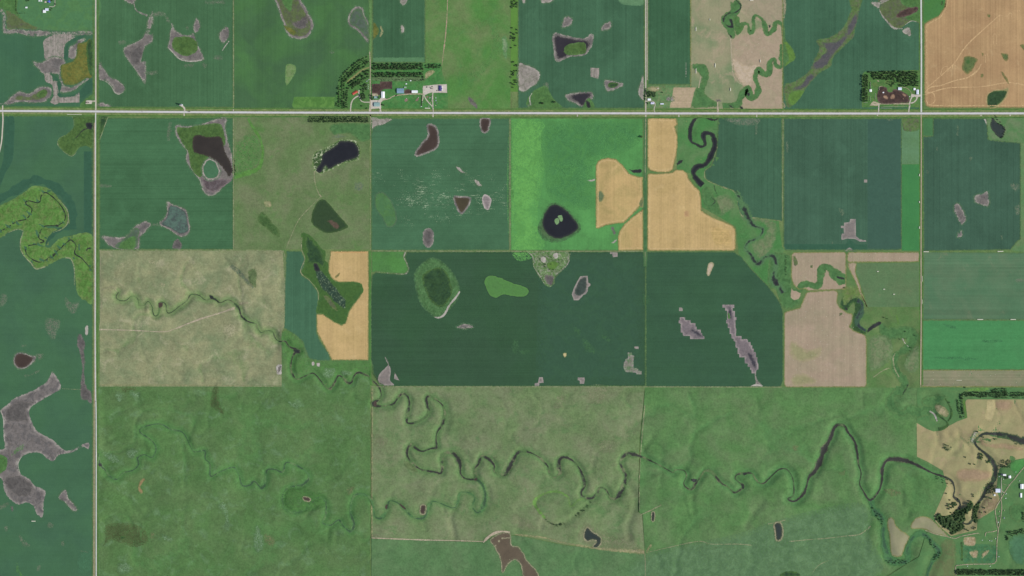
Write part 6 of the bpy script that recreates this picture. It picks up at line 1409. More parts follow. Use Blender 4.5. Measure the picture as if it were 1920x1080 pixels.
DR(T('ef', '1550,760 1510,690 1450,620 1370,580 1280,565'), 3.0, 'narrow curved track to the pale shed of the feedlot farm', DIRT)
DR(T('30', '1055,845 1058,815 1065,785'), 7, 'gravel approach from the highway to the feedlot east end')
DR(T('30', '830,845 830,815 832,780'), 7, 'gravel approach from the highway to the feedlot west end')
DR(T('nw', '1512,-30 1516,120 1515,200 1490,275 1400,305 1260,292'), 3.6, 'curved pale driveway of the north-west farm')
SEG = lambda pts, w, l: DR(pts, w, l, DIRT)
SEG(T('sa', '1960,70 1700,380 1580,540 1400,740 1200,1040') + T('sb', '1440,190 1350,340 1345,440 1375,600 1390,720 1410,760 1400,860 1385,1000') + T('sc', '1380,400 1370,740 1350,790 1310,830 1150,838 850,842 600,860 555,880 550,950 560,1080'), 4.5, 'tan farm road curving down through the south-east farm')
SEG(T('sb', '1462,-10 1455,150 1470,300 1468,420 1445,600 1415,745'), 4.0, 'second tan track parallel to the farm road')
DR(T('sa', '1100,480 1098,600 1095,750 1105,900 1120,980 1190,1025'), 3.6, 'pale driveway between the white house and the farm road')
SEG(T('sa', '1440,470 1560,468'), 1.8, 'short footpath east of the square cottage')
SEG(T('sa', '1150,710 1250,745 1380,755'), 2.0, 'thin footpath across the farm green')
SEG(T('sc', '-60,165 0,182 150,240 430,300 540,325 650,285 820,250 1000,222 1030,245'), 4.0, 'tan track below the riverside grove')
SEG(T('sc', '1375,165 1300,190 1180,202 1150,235 1148,285'), 4.0, 'short tan spur track west of the farm road')
SEG(T('se', '-60,620 100,330 ') if False else T('32', '1145,745,5 1145,700,5'), 3, 'worn end of the brownish gravel road')

# ------------------------------------------------------------------ builders for things
def mesh_of(name, verts, faces, mat, smooth=False):
    me = bpy.data.meshes.new(name)
    me.from_pydata(verts, [], faces)
    if smooth:
        me.polygons.foreach_set('use_smooth', [True] * len(me.polygons))
    me.materials.append(mat)
    me.update()
    return me


def box(x0, y0, z0, x1, y1, z1):
    return ([(x0, y0, z0), (x1, y0, z0), (x1, y1, z0), (x0, y1, z0), (x0, y0, z1), (x1, y0, z1), (x1, y1, z1), (x0, y1, z1)],
            [(3, 2, 1, 0), (4, 5, 6, 7), (0, 1, 5, 4), (1, 2, 6, 5), (2, 3, 7, 6), (3, 0, 4, 7)])


def part(name, vf, mat, parent, smooth=False, loc=(0, 0, 0)):
    return link(name, mesh_of(name, vf[0], vf[1], mat, smooth), parent, loc)


def tube(r0, r1, z0, z1, n=16, cx=0, cy=0, dome=0.0):
    v, f = [], []
    for r, z in ((r0, z0), (r1, z1)):
        v += [(cx + r * math.cos(2 * math.pi * k / n), cy + r * math.sin(2 * math.pi * k / n), z) for k in range(n)]
    f += [(k, (k + 1) % n, n + (k + 1) % n, n + k) for k in range(n)]
    v.append((cx, cy, z1 + dome))
    f += [(n + k, n + (k + 1) % n, 2 * n) for k in range(n)]
    return v, f


def rod(a, b, r, n=8):
    """a closed cylinder between two points"""
    a, b = Vector(a), Vector(b)
    d = (b - a).normalized()
    u = d.orthogonal().normalized()
    w = d.cross(u)
    v = [tuple(p + (u * math.cos(2 * math.pi * k / n) + w * math.sin(2 * math.pi * k / n)) * r) for p in (a, b) for k in range(n)]
    f = [(k, (k + 1) % n, n + (k + 1) % n, n + k) for k in range(n)] + [tuple(range(n))[::-1], tuple(range(n, 2 * n))]
    return v, f


WALLS = {'white': rgb(214, 214, 210), 'tan': rgb(180, 168, 146), 'grey': rgb(150, 154, 156), 'red': rgb(140, 62, 50), 'wood': rgb(120, 100, 82)}
ROOFS = {'white': rgb(238, 240, 240), 'bluewhite': rgb(216, 222, 236), 'teal': rgb(140, 170, 164), 'blue': rgb(124, 154, 172), 'red': rgb(186, 82, 66), 'navy': rgb(66, 62, 120), 'brightblue': rgb(104, 116, 220), 'tan': rgb(196, 186, 164), 'grey': rgb(170, 174, 178), 'lilac': rgb(206, 204, 226), 'sage': rgb(150, 168, 150), 'slate': rgb(62, 64, 84)}
DOORM = solid_mat('door_paint', rgb(190, 190, 188), 0.6, 0.3)
GLASS = solid_mat('window_glass', (0.02, 0.025, 0.03, 1), 0.1, 0.5, 0.02)


def building(name, label, cat, code, rect, wall_h=4.0, roof='white', wall='white', rot=0.0, pitch=0.28, ridge=None, windows=0, door='barn', ext=None, group=None):
    """a gabled building from its map rectangle (two corners); ridge along the longer side"""
    (xa, ya), (xb, yb) = [p[:2] for p in T(code, rect)]
    (ax, ay), (bx, by) = wpt(xa, ya), wpt(xb, yb)
    w, d = abs(bx - ax), abs(by - ay)
    cx, cy = (ax + bx) / 2, (ay + by) / 2
    if ridge is None:
        ridge = 'x' if w >= d else 'y'
    rz = rot + (0 if ridge == 'x' else math.pi / 2)
    L, W = (w, d) if ridge == 'x' else (d, w)
    t = empty(name, (cx, cy, ground_z(cx, cy) + lift(cx, cy, 2.4)), rz)
    tag(t, label, cat, group)
    hl, hw, rise = L / 2, W / 2, W / 2 * pitch
    zb, H = -2.4, wall_h
    v = [(-hl, -hw, zb), (hl, -hw, zb), (hl, hw, zb), (-hl, hw, zb), (-hl, -hw, H), (hl, -hw, H), (hl, hw, H), (-hl, hw, H), (-hl, 0, H + rise), (hl, 0, H + rise)]
    f = [(0, 1, 5, 4), (2, 3, 7, 6), (1, 2, 6, 9, 5), (3, 0, 4, 8, 7)]
    wm = solid_mat('wall_' + wall, WALLS[wall], 0.7, 0.3, 0.06, 4.0)
    part('wall', (v, f), wm, t)
    o, th = 0.5, 0.18
    sl = rise / hw
    def slope(s):
        q = [(-hl - o, s * (hw + o), H - o * sl + 0.02), (hl + o, s * (hw + o), H - o * sl + 0.02), (hl + o, 0, H + rise + 0.02), (-hl - o, 0, H + rise + 0.02)]
        q += [(x, y, z + th) for x, y, z in q]
        ff = [(4, 5, 6, 7), (3, 2, 1, 0), (0, 1, 5, 4), (1, 2, 6, 5), (2, 3, 7, 6), (3, 0, 4, 7)]
        return q, ff if s < 0 else [g[::-1] for g in ff]
    rm = solid_mat('roof_' + roof, ROOFS[roof], 0.5, 0.35, 0.05, 6.0, ribs='X')
    va, fa = slope(-1)
    vb, fb = slope(1)
    r = part('roof', (va + vb, fa + [tuple(i + 8 for i in g) for g in fb]), rm, t)
    part('ridge_cap', box(-hl - o, -0.25, H + rise + th, hl + o, 0.25, H + rise + th + 0.12), rm, r)
    dw = min(4.5, W * 0.4) if door == 'barn' else 1.1
    dh = min(4.2, H * 0.75) if door == 'barn' else 2.1
    part('door', box(hl - 0.02, -dw / 2, 0.05, hl + 0.08, dw / 2, dh + 0.05), DOORM, t)
    for k in range(windows):
        x = -hl + L * (k + 1) / (windows + 1)
        for s in (-1, 1):
            y0, y1 = sorted((s * (hw - 0.02), s * (hw + 0.06)))
            part('window', box(x - 0.7, y0, 1.2, x + 0.7, y1, 2.5), GLASS, t)
    return t


def cross_wing(t, L, W, H, roof, wall, off=(0, 0)):
    """a second gabled wing across a house"""
    hl, hw = L / 2, W / 2
    rise = hw * 0.5
    v = [(-hw, -hl, 0), (hw, -hl, 0), (hw, hl, 0), (-hw, hl, 0), (-hw, -hl, H), (hw, -hl, H), (hw, hl, H), (-hw, hl, H), (0, -hl, H + rise), (0, hl, H + rise)]
    f = [(1, 2, 6, 5), (3, 0, 4, 7), (0, 1, 5, 8, 4), (2, 3, 7, 9, 6)]
    v = [(x + off[0], y + off[1], z) for x, y, z in v]
    part('wing_wall', (v, f), solid_mat('wall_' + wall, WALLS[wall]), t)
    o = 0.4
    q = [(-hw - o, -hl - o, H - o * .5), (0, -hl - o, H + rise), (hw + o, -hl - o, H - o * .5), (-hw - o, hl + o, H - o * .5), (0, hl + o, H + rise), (hw + o, hl + o, H - o * .5)]
    q = [(x + off[0], y + off[1], z + 0.05) for x, y, z in q] + [(x + off[0], y + off[1], z + 0.22) for x, y, z in q]
    ff = [(6, 7, 10, 9), (7, 8, 11, 10), (0, 3, 4, 1), (1, 4, 5, 2), (0, 1, 7, 6), (1, 2, 8, 7), (3, 9, 10, 4), (4, 10, 11, 5), (0, 6, 9, 3), (2, 5, 11, 8)]
    part('wing_roof', (q, ff), solid_mat('roof_' + roof, ROOFS[roof]), t)


def chimney(t, x, y, z):
    part('chimney', box(x - 0.4, y - 0.4, z - 1.5, x + 0.4, y + 0.4, z + 1.2), solid_mat('brick_red', rgb(130, 84, 70)), t)


TYRE = solid_mat('tyre_rubber', (0.02, 0.02, 0.022, 1), 0.85, 0.2)
METAL = solid_mat('bare_metal', rgb(160, 162, 165), 0.4, 0.5, 0.06, 2.0, metal=0.6)


def wheel(t, x, y, r, w):
    o = part('wheel', rod((x, y - w / 2, r), (x, y + w / 2, r), r, 14), TYRE, t)
    part('rim', rod((x, y - w / 2 - 0.02, r), (x, y + w / 2 + 0.02, r), r * 0.5, 10), METAL, o)


def prism(profile, y0, y1):
    n = len(profile)
    v = [(x, y0, z) for x, z in profile] + [(x, y1, z) for x, z in profile]
    f = [(k, (k + 1) % n, n + (k + 1) % n, n + k) for k in range(n)] + [tuple(range(n))[::-1], tuple(range(n, 2 * n))]
    return v, [g[::-1] for g in f]


def at(code, x, y):
    p = T(code, f'{x},{y}')[0]
    return wpt(p[0], p[1])


def car(label, code, x, y, rz, colour, z=3.2, pickup=False):
    wx, wy = at(code, x, y)
    t = tag(empty('parked_car' if 'parked' in label else 'car', (wx, wy, ground_z(wx, wy) + lift(wx, wy, z)), rz), label, 'car')
    m = solid_mat('car_' + colour, {'dark': (0.02, 0.02, 0.03, 1), 'white': (0.75, 0.75, 0.75, 1), 'red': (0.35, 0.03, 0.03, 1), 'blue': (0.05, 0.09, 0.3, 1), 'silver': (0.4, 0.41, 0.43, 1)}[colour], 0.25, 0.5, 0.03)
    prof = [(-2.6, .35), (2.6, .35), (2.7, .75), (2.5, 1.0), (1.2, 1.1), (-2.6, 1.15), (-2.7, .7)]
    part('body', prism(prof, -0.95, 0.95), m, t)
    cab = [(-0.6, 1.12), (1.2, 1.08), (0.7, 1.75), (-0.5, 1.8)] if pickup else [(-2.4, 1.14), (1.2, 1.08), (0.5, 1.62), (-1.7, 1.66)]
    part('cabin', prism(cab, -0.8, 0.8), GLASS, t)
    part('roof', box(cab[3][0], -0.75, cab[3][1] - 0.02, cab[2][0], 0.75, cab[3][1] + 0.05), m, t)
    for a in (-1.6, 1.7):
        for s in (-1, 1):
            wheel(t, a, s * 0.85, 0.36, 0.24)
    return t


def semi(label, code, x, y, rz, z=3.2):
    wx, wy = at(code, x, y)
    t = tag(empty('semi_truck', (wx, wy, ground_z(wx, wy) + lift(wx, wy, z)), rz), label, 'truck')
    part('trailer', box(-11, -1.25, 1.2, 2.0, 1.25, 3.9), solid_mat('trailer_dark', rgb(70, 68, 76), 0.5, 0.4), t)
    wm = solid_mat('truck_white', (0.78, 0.78, 0.78, 1), 0.3, 0.5)
    part('cab', prism([(2.6, 0.7), (7.2, 0.7), (7.3, 1.9), (5.2, 2.2), (4.6, 3.4), (2.6, 3.6)], -1.2, 1.2), wm, t)
    part('windshield', prism([(4.75, 2.95), (5.15, 2.3), (5.2, 2.32), (4.85, 2.97)], -1.0, 1.0), GLASS, t)
    part('chassis', box(-10.5, -0.5, 0.7, 6.8, 0.5, 1.15), METAL, t)
    for a in (-9.8, -8.5, 2.9, 4.1, 6.4):
        for s in (-1, 1):
            wheel(t, a, s * 1.05, 0.5, 0.35)
    return t


def tractor(label, code, x, y, rz, colour, z=2.8, s=1.5):
    wx, wy = at(code, x, y)
    t = tag(empty('tractor', (wx, wy, ground_z(wx, wy) + lift(wx, wy, z)), rz), label, 'tractor')
    t.scale = (s, s, s)
    m = solid_mat('tractor_' + colour, {'green': (0.02, 0.12, 0.03, 1), 'red': (0.3, 0.02, 0.02, 1), 'dark': (0.04, 0.04, 0.045, 1), 'yellow': (0.5, 0.35, 0.03, 1), 'tan': rgb(176, 160, 132)}[colour], 0.4, 0.4)
    part('hood', box(0.2, -0.5, 0.9, 2.6, 0.5, 1.7), m, t)
    part('cab', prism([(-1.3, 1.0), (0.2, 1.0), (0.1, 2.6), (-1.2, 2.7)], -0.75, 0.75), GLASS, t)
    part('cab_roof', box(-1.4, -0.85, 2.7, 0.25, 0.85, 2.85), m, t)
    for sd in (-1, 1):
        wheel(t, -0.9, sd * 1.15, 0.95, 0.5)
        wheel(t, 2.0, sd * 0.9, 0.6, 0.35)
    return t


def trailer(label, code, x, y, rz, ln=8.0, wd=2.5, colour='white', z=2.4, cat='trailer'):
    wx, wy = at(code, x, y)
    t = tag(empty('farm_trailer', (wx, wy, ground_z(wx, wy) + lift(wx, wy, z)), rz), label, cat)
    m = solid_mat('trailer_' + colour, {'white': (0.8, 0.8, 0.8, 1), 'tan': rgb(186, 176, 150), 'grey': rgb(150, 152, 156), 'dark': (0.05, 0.05, 0.06, 1), 'lilac': rgb(200, 200, 226)}[colour], 0.5, 0.3)
    part('body', prism([(-ln / 2, 0.8), (ln / 2, 0.8), (ln / 2, 2.6), (ln / 2 - .5, 2.9), (-ln / 2 + .3, 2.9), (-ln / 2, 2.6)], -wd / 2, wd / 2), m, t)
    part('drawbar', rod((ln / 2, 0, 0.6), (ln / 2 + 1.6, 0, 0.5), 0.08), METAL, t)
    for a in (-0.6, 0.6):
        for s in (-1, 1):
            wheel(t, a, s * (wd / 2 - 0.15), 0.42, 0.28)
    return t


BALE_M = solid_mat('bale_straw', rgb(222, 220, 200), 0.95, 0.05, 0.08, 1.0, rgb(186, 178, 148))
BALE_ME = None


def bale_stack(label, pts, rows=2, layers=2, lean=0):
    """a straight stack of big square bales between two map points, every bale a part"""
    (x0, y0), (x1, y1) = [wpt(*p[:2]) for p in pts]
    L = math.hypot(x1 - x0, y1 - y0)
    cx, cy = (x0 + x1) / 2, (y0 + y1) / 2
    t = tag(empty('hay_bale_stack', (cx, cy, ground_z(cx, cy) + lift(cx, cy, 0.5)), math.atan2(y1 - y0, x1 - x0)), label, 'hay stack', 'long stacks of pale hay bales')
    n = max(2, int(L / 2.7))
    global BALE_ME
    if BALE_ME is None:
        v, f = box(-1.22, -1.05, 0, 1.22, 1.05, 1.9)
        v = [(x * (0.97 if z > 1 else 1), y * (0.97 if z > 1 else 1), z) for x, y, z in v]
        BALE_ME = mesh_of('bale', v, f, BALE_M)
    for k in range(n):
        for r in range(rows):
            for l in range(layers):
                o = link('bale', BALE_ME, t, ((k - (n - 1) / 2) * 2.6 + rnd.uniform(-.06, .06), (r - (rows - 1) / 2) * 2.25 + rnd.uniform(-.08, .08), l * 1.92))
                o.rotation_euler.z = rnd.uniform(-.03, .03)
    return t


def windbreak_fence(label, code, a, b, h=4.0, colour='wood'):
    (x0, y0), (x1, y1) = [wpt(*p[:2]) for p in T(code, a + ' ' + b)]
    L = math.hypot(x1 - x0, y1 - y0)
    cx, cy = (x0 + x1) / 2, (y0 + y1) / 2
    t = tag(empty('windbreak_fence', (cx, cy, ground_z(cx, cy) + lift(cx, cy, 0.4)), math.atan2(y1 - y0, x1 - x0)), label, 'fence')
    n = max(2, int(L / 6))
    m = solid_mat('fence_' + colour, {'wood': rgb(168, 158, 140), 'white': rgb(214, 212, 200)}[colour], 0.9, 0.1, 0.1, 2.0)
    pm = mesh_of('panel', *box(-L / n / 2 + .15, -0.35, 0.6, L / n / 2 - .15, 0.35, h + .5), m)
    po = mesh_of('post', *box(-.12, -.5, 0, .12, .5, h + .9), m)
    for k in range(n):
        link('panel', pm, t, ((k + .5 - n / 2) * L / n, 0, 0))
    for k in range(n + 1):
        link('post', po, t, ((k - n / 2) * L / n, 0, 0))
    return t


# ------------------------------------------------------------------ trees
LEAF = NB('tree_leaves', 0.7, 0.15)
_r = LEAF.t.nodes.new("ShaderNodeObjectInfo").outputs['Random']
_c = LEAF.mix(LEAF.mapr(LEAF.noise(14, 3, 0.6), 0.35, 0.65), (0.040, 0.078, 0.030, 1), (0.078, 0.135, 0.050, 1))
LEAF_M = LEAF.out(LEAF.gain(_c, LEAF.math('ADD', 0.75, LEAF.math('MULTIPLY', _r, 0.5))))
BARK_M = solid_mat('tree_bark', rgb(84, 76, 66), 0.95, 0.05, 0.15, 0.6)


def clump_mesh(rs, R, H, n, size, z0, lobes=5):
    """crown: small ragged leaf clumps spread through an uneven volume"""
    V, F = [], []
    lob = [(rs.uniform(0, 6.28), rs.uniform(0.25, 0.6) * R, rs.uniform(0.35, 0.95) * H, rs.uniform(0.42, 0.68) * R) for _ in range(lobes)] + [(0, 0, 0.6 * H, 0.62 * R)]
    for k in range(n):
        a, r, z, s = rs.choice(lob)
        while True:
            q = Vector((rs.uniform(-1, 1), rs.uniform(-1, 1), rs.uniform(-1, 1)))
            if 0.25 < q.length < 1:
                break
        c = Vector((math.cos(a) * r, math.sin(a) * r, z0 + z)) + Vector((q.x * s, q.y * s, q.z * s * 0.75))
        b = len(V)
        e = size * rs.uniform(0.6, 1.25)
        for d in ((1, 0, 0), (0, 1, 0), (-1, 0, 0), (0, -1, 0), (0, 0, 0.7), (0, 0, -0.7)):
            V.append(tuple(c + Vector([x * e * rs.uniform(0.5, 1.3) for x in d]) + Vector((rs.uniform(-.3, .3), rs.uniform(-.3, .3), rs.uniform(-.3, .3))) * e))
        F += [(b, b + 1, b + 4), (b + 1, b + 2, b + 4), (b + 2, b + 3, b + 4), (b + 3, b, b + 4), (b + 1, b, b + 5), (b + 2, b + 1, b + 5), (b + 3, b + 2, b + 5), (b, b + 3, b + 5)]
    return V, F


def trunk_mesh(rs, h, r):
    V, F = [], []
    n = 6
    for z, k in ((0, 1.25), (h * 0.3, 0.9), (h, 0.45)):
        V += [(k * r * math.cos(6.283 * i / n), k * r * math.sin(6.283 * i / n), z) for i in range(n)]
    for L in range(2):
        F += [(L * n + i, L * n + (i + 1) % n, (L + 1) * n + (i + 1) % n, (L + 1) * n + i) for i in range(n)]
    for j in range(4):                                    # limbs
        a = j * 1.57 + rs.uniform(-.4, .4)
        v, f = rod((0, 0, h * 0.55), (math.cos(a) * r * 8, math.sin(a) * r * 8, h * rs.uniform(0.85, 1.1)), r * 0.32, 4)
        b = len(V)
        V += v
        F += [tuple(i + b for i in g) for g in f]
    return V, F


TREE_KINDS = []
for k in range(6):
    rs = random.Random(100 + k)
    TREE_KINDS.append((mesh_of('crown', *clump_mesh(rs, 4.4, 6.0, 120, 1.35, 2.2, 5 + k % 3), LEAF_M), mesh_of('trunk', *trunk_mesh(rs, 5.5, 0.28), BARK_M)))
N_TREES = 0


def tree(px, py, label, group, s=1.0):
    global N_TREES
    N_TREES += 1
    x, y = wpt(px, py)
    t = empty('tree', (x, y, ground_z(x, y) + lift(x, y, 0.8)), rnd.uniform(0, 6.28))
    s *= 1.3
    t.scale = (s, s, s * rnd.uniform(0.8, 1.0))
    tag(t, label, 'tree', group)
    c, b = TREE_KINDS[rnd.randrange(6)]
    link('crown', c, t)
    link('trunk', b, t)
    return t


MASS = []          # trees that stand in dense windbreaks, too many to pick out one by one


def ords(n):
    a = ['', 'first', 'second', 'third', 'fourth', 'fifth', 'sixth', 'seventh', 'eighth', 'ninth', 'tenth', 'eleventh', 'twelfth', 'thirteenth', 'fourteenth', 'fifteenth', 'sixteenth', 'seventeenth', 'eighteenth', 'nineteenth']
    if n < 20:
        return a[n]
    t = {2: ('twenty', 'twentieth'), 3: ('thirty', 'thirtieth'), 4: ('forty', 'fortieth'), 5: ('fifty', 'fiftieth'), 6: ('sixty', 'sixtieth'), 7: ('seventy', 'seventieth')}[n // 10]
    return t[1] if n % 10 == 0 else t[0] + '-' + a[n % 10]


def along(pts, gap):
    P = catmull(pts, False, 2.0)[:, :2]
    d = np.concatenate([[0], np.cumsum(np.hypot(*np.diff(P, axis=0).T))]) * S
    k = max(2, int(d[-1] / gap) + 1)
    q = np.linspace(0, d[-1], k)
    return list(zip(np.interp(q, d, P[:, 0]), np.interp(q, d, P[:, 1])))


def tree_row(pts, gap, what, group, s=0.8, js=0.25, skip=0.0):
    i = 0
    for x, y in along(pts, gap):
        if rnd.random() < skip:
            continue
        i += 1
        tree(x + rnd.gauss(0, js), y + rnd.gauss(0, js), f'{ords(i)} tree {what}', group, s * rnd.uniform(0.8, 1.2))


def mass_row(pts, gap, s=0.75, js=0.35, skip=0.11):
    for x, y in along(pts, gap):
        if rnd.random() >= skip:
            MASS.append((x + rnd.gauss(0, js * 1.4), y + rnd.gauss(0, js * 1.4), s * rnd.uniform(0.7, 1.3)))


def grove(points, what, group, s):
    for i, (x, y) in enumerate(sorted(points)):
        tree(x, y, f'{ords(i + 1)} {what}, from west', group, s)


def fill(poly, gap):
    """points spread through a map polygon"""
    P = np.array([p[:2] for p in poly])
    out = []
    g = gap / S
    for _ in range(4000):
        x, y = rnd.uniform(P[:, 0].min(), P[:, 0].max()), rnd.uniform(P[:, 1].min(), P[:, 1].max())
        if inside(np.array([x]), np.array([y]), P)[0] and all((x - a) ** 2 + (y - b) ** 2 > g * g for a, b in out):
            out.append((x, y))
    return out

# ------------------------------------------------------------------ buildings
bd = building
# north-west farm
bd('storage_shed', 'southern white metal shed of the paired sheds at the north-west farm', 'shed', 'nw', '985,455 1110,575', 5.0, 'white')
bd('storage_shed', 'northern white metal shed touching its twin at the north-west farm', 'shed', 'nw', '1085,378 1228,488', 5.0, 'bluewhite')
bd('small_shed', 'tiny white shed alone in the grass of the north-west farm', 'shed', 'nw', '192,312 280,368', 2.8, 'white')
t = bd('farm_house', 'blue-roofed house of the north-west farm', 'house', 'nw', '1195,35 1315,120', 3.5, 'brightblue', 'white', 0.35, windows=3, door='house')
cross_wing(t, 6.0, 4.5, 3.2, 'brightblue', 'white', (2.5, 3.0))
bd('small_shed', 'white shed at the top edge west of the blue-roofed house', 'shed', 'nw', '780,18 862,62', 3.0, 'white')
bd('small_shed', 'upright white shed between two others at the north-west farm', 'shed', 'nw', '885,14 935,68', 3.0, 'white')
bd('small_shed', 'cream shed just west of the blue-roofed house', 'shed', 'nw', '1055,60 1132,122', 3.2, 'tan')
# grain tower
wx, wy = at('00', 1360, 788)
t = tag(empty('grain_tower', (wx, wy, ground_z(wx, wy) + lift(wx, wy, 2.4))), 'tall pale grain tower casting a long shadow by the highway', 'grain tower')
SILO = solid_mat('silo_concrete', rgb(206, 208, 206), 0.7, 0.2, 0.05, 5.0)
SILO_CAP = solid_mat('silo_cap', rgb(190, 196, 206), 0.5, 0.4, 0.04)
part('silo', tube(3.6, 3.6, -2.4, 24, 24), SILO, t, True)
part('silo', tube(3.6, 3.6, -2.4, 24, 24, 6.4, 0.5), SILO, t, True)
part('silo_roof', tube(3.8, 1.0, 24.05, 26.5, 24, 0, 0, 0.3), SILO_CAP, t)
part('silo_roof', tube(3.8, 1.0, 24.05, 26.5, 24, 6.4, 0.5, 0.3), SILO_CAP, t)
part('head_house', box(-1.6, -1.6, 25.0, 8.0, 1.6, 29.5), solid_mat('wall_grey', WALLS['grey']), t)
part('elevator_leg', box(2.2, 2.8, -2.4, 4.0, 4.4, 33), SILO_CAP, t)
# central farm
t = bd('farm_house', 'red-roofed house in the windbreak of the central farm', 'house', 'cb', '565,345 730,412', 3.2, 'red', 'white', 0.52, 0.45, windows=4, door='house')
cross_wing(t, 8.0, 5.0, 3.0, 'red', 'white', (-3.6, 0.2))
chimney(t, 2, 0, 5.0)
bd('storage_shed', 'white upright shed south of the muddy pens', 'shed', 'cb', '1430,350 1530,532', 6.0, 'white', ridge='y')
bd('machine_shed', 'teal two-tone roofed shed on the gravel apron', 'shed', 'cb', '1215,672 1388,790', 6.0, 'teal', 'grey')
bd('garage', 'small teal-roofed garage beside two dark trees', 'garage', 'cb', '1218,485 1328,548', 3.5, 'teal', 'grey')
bd('machine_shed', 'large blue-grey barn east of the muddy pens', 'barn', 'cc', '150,335 356,476', 6.5, 'blue', 'grey')
bd('storage_shed', 'bright white low shed between the blue barn and the gravel pad', 'shed', 'cc', '590,392 766,464', 5.0, 'white')
bd('small_shed', 'small grey-green shed behind the blue barn', 'shed', 'cc', '363,278 430,320', 3.2, 'sage', 'grey')
t = bd('machine_shed', 'navy-roofed building on the large pale gravel pad', 'building', 'cc', '1400,250 1480,408', 6.0, 'navy', 'grey', ridge='y')
cross_wing(t, 11, 7, 4.0, 'navy', 'grey', (-1, -5))
part('concrete_slab', box(-12, -14, 0.1, 12, 2, 0.35), solid_mat('slab_concrete', rgb(224, 222, 216), 0.9, 0.1, 0.04, 4.0), t)
bd('small_shed', 'tiny white hut north of the long low shed', 'shed', 'cc', '410,182 445,208', 2.5, 'white')
bd('small_shed', 'tiny white hut under the central farm tree belt', 'shed', 'cc', '540,90 575,112', 2.5, 'white')
# small farm by the middle road
bd('garage', 'bright white garage under the trees of the small middle farm', 'garage', 'mf', '345,838 485,920', 3.5, 'white')
t = bd('farm_house', 'lilac-roofed house of the small middle farm', 'house', 'mf', '485,1000 640,1085', 3.4, 'lilac', 'white', windows=3, door='house')
cross_wing(t, 8, 5, 3.0, 'slate', 'white', (-1.5, 2.5))
bd('storage_shed', 'long white shed east of the small middle farm', 'shed', 'mf', '915,1050 1065,1098', 3.2, 'bluewhite')
bd('small_shed', 'small pale hut north of the small middle farm trees', 'shed', 'mf', '780,358 850,402', 2.5, 'tan')
# eastern feedlot farm
bd('storage_shed', 'pale blue-white shed at the north rim of the feedlot', 'shed', 'ef', '1165,575 1262,646', 4.5, 'bluewhite')
bd('storage_shed', 'white upright shed at the feedlot entrance by the road', 'shed', 'ef', '1668,640 1732,768', 5.0, 'bluewhite', ridge='y')
bd('small_shed', 'small white shed under the trees near the feedlot entrance', 'shed', 'ef', '1590,595 1642,650', 3.5, 'white')
bd('small_shed', 'white hut at the foot of the long white windbreak fence', 'shed', 'ef', '372,632 432,696', 3.5, 'white')
bd('small_shed', 'tiny white hut inside the muddy feedlot', 'shed', 'ef', '738,702 775,728', 2.5, 'white')
# south-east farm
bd('storage_shed', 'white upright shed with a deep shadow east of the farm road', 'shed', 'sa', '1780,718 1888,886', 6.5, 'white', ridge='y')
t = bd('farm_house', 'large white-roofed house by the creek at the south-east farm', 'house', 'sa', '885,888 1050,1018', 4.0, 'bluewhite', 'white', windows=4, door='house')
cross_wing(t, 10, 5, 3.6, 'bluewhite', 'white', (-4, 0))
bd('cottage', 'square white-roofed cottage west of the farm road bend', 'cottage', 'sa', '1362,418 1442,508', 3.4, 'white', 'white', 0.1, windows=2, door='house')
bd('farm_house', 'small white house at the top of the pale driveway', 'house', 'sa', '1160,362 1268,422', 3.4, 'white', 'white', windows=2, door='house')
bd('small_shed', 'dark slate-roofed hut beside the small white house', 'shed', 'sa', '1088,352 1148,408', 3.0, 'slate', 'grey')
bd('small_shed', 'white low shed south of the upright white shed', 'shed', 'sb', '1838,48 1872,132', 3.5, 'white', ridge='y')
bd('small_shed', 'tiny white hut south-west of the large white-roofed house', 'shed', 'sb', '1312,72 1342,98', 2.5, 'white')

# ------------------------------------------------------------------ fences, trailers, machines
windbreak_fence('long dark board windbreak fence between the two central farm driveways', 'cc', '895,535', '893,860', 5.0)
windbreak_fence('short pale board windbreak fence left of the straight driveway', 'cc', '1185,550', '1183,690', 4.0, 'white')
windbreak_fence('long white board windbreak fence in the feedlot farm windbreak', 'ef', '400,425', '405,620', 4.5, 'white')
windbreak_fence('white board fence at the western wall of the feedlot', 'ef', '632,560', '640,650', 4.0, 'white')
windbreak_fence('thin white fence below the small hut of the feedlot farm', 'ef', '392,830', '392,950', 2.5, 'white')
windbreak_fence('short white fence at the south-west corner of the feedlot farm', 'ef', '210,998', '325,994', 2.5, 'white')
windbreak_fence('thin white fence between two grassy feedlot paddocks', 'ef', '541,735', '541,910', 2.0, 'white')
windbreak_fence('long white feed bunk along the highway side of the feedlot', '30', '850,802', '1040,797', 1.5, 'white')
windbreak_fence('second white feed bunk below the first along the highway', '30', '845,811', '930,812', 1.5, 'white')
k = 0
for x, y, a, l in ((1035, 145, 1.5, 'northernmost white stock trailer beside the central farm lane'), (1040, 205, 1.6, 'middle white stock trailer beside the central farm lane'), (1036, 262, 1.5, 'southernmost white stock trailer beside the central farm lane')):
    trailer(l, 'cb', x, y, a, 4.5, 2.4)
for x, y, a, c, l in ((1000, 830, .5, 'lilac', 'pale lilac camper parked in the trees by the lane'), (1060, 788, .6, 'white', 'white trailer beside the pale lilac camper')):
    trailer(l, 'ca', x, y, a, 6, 2.6, c)
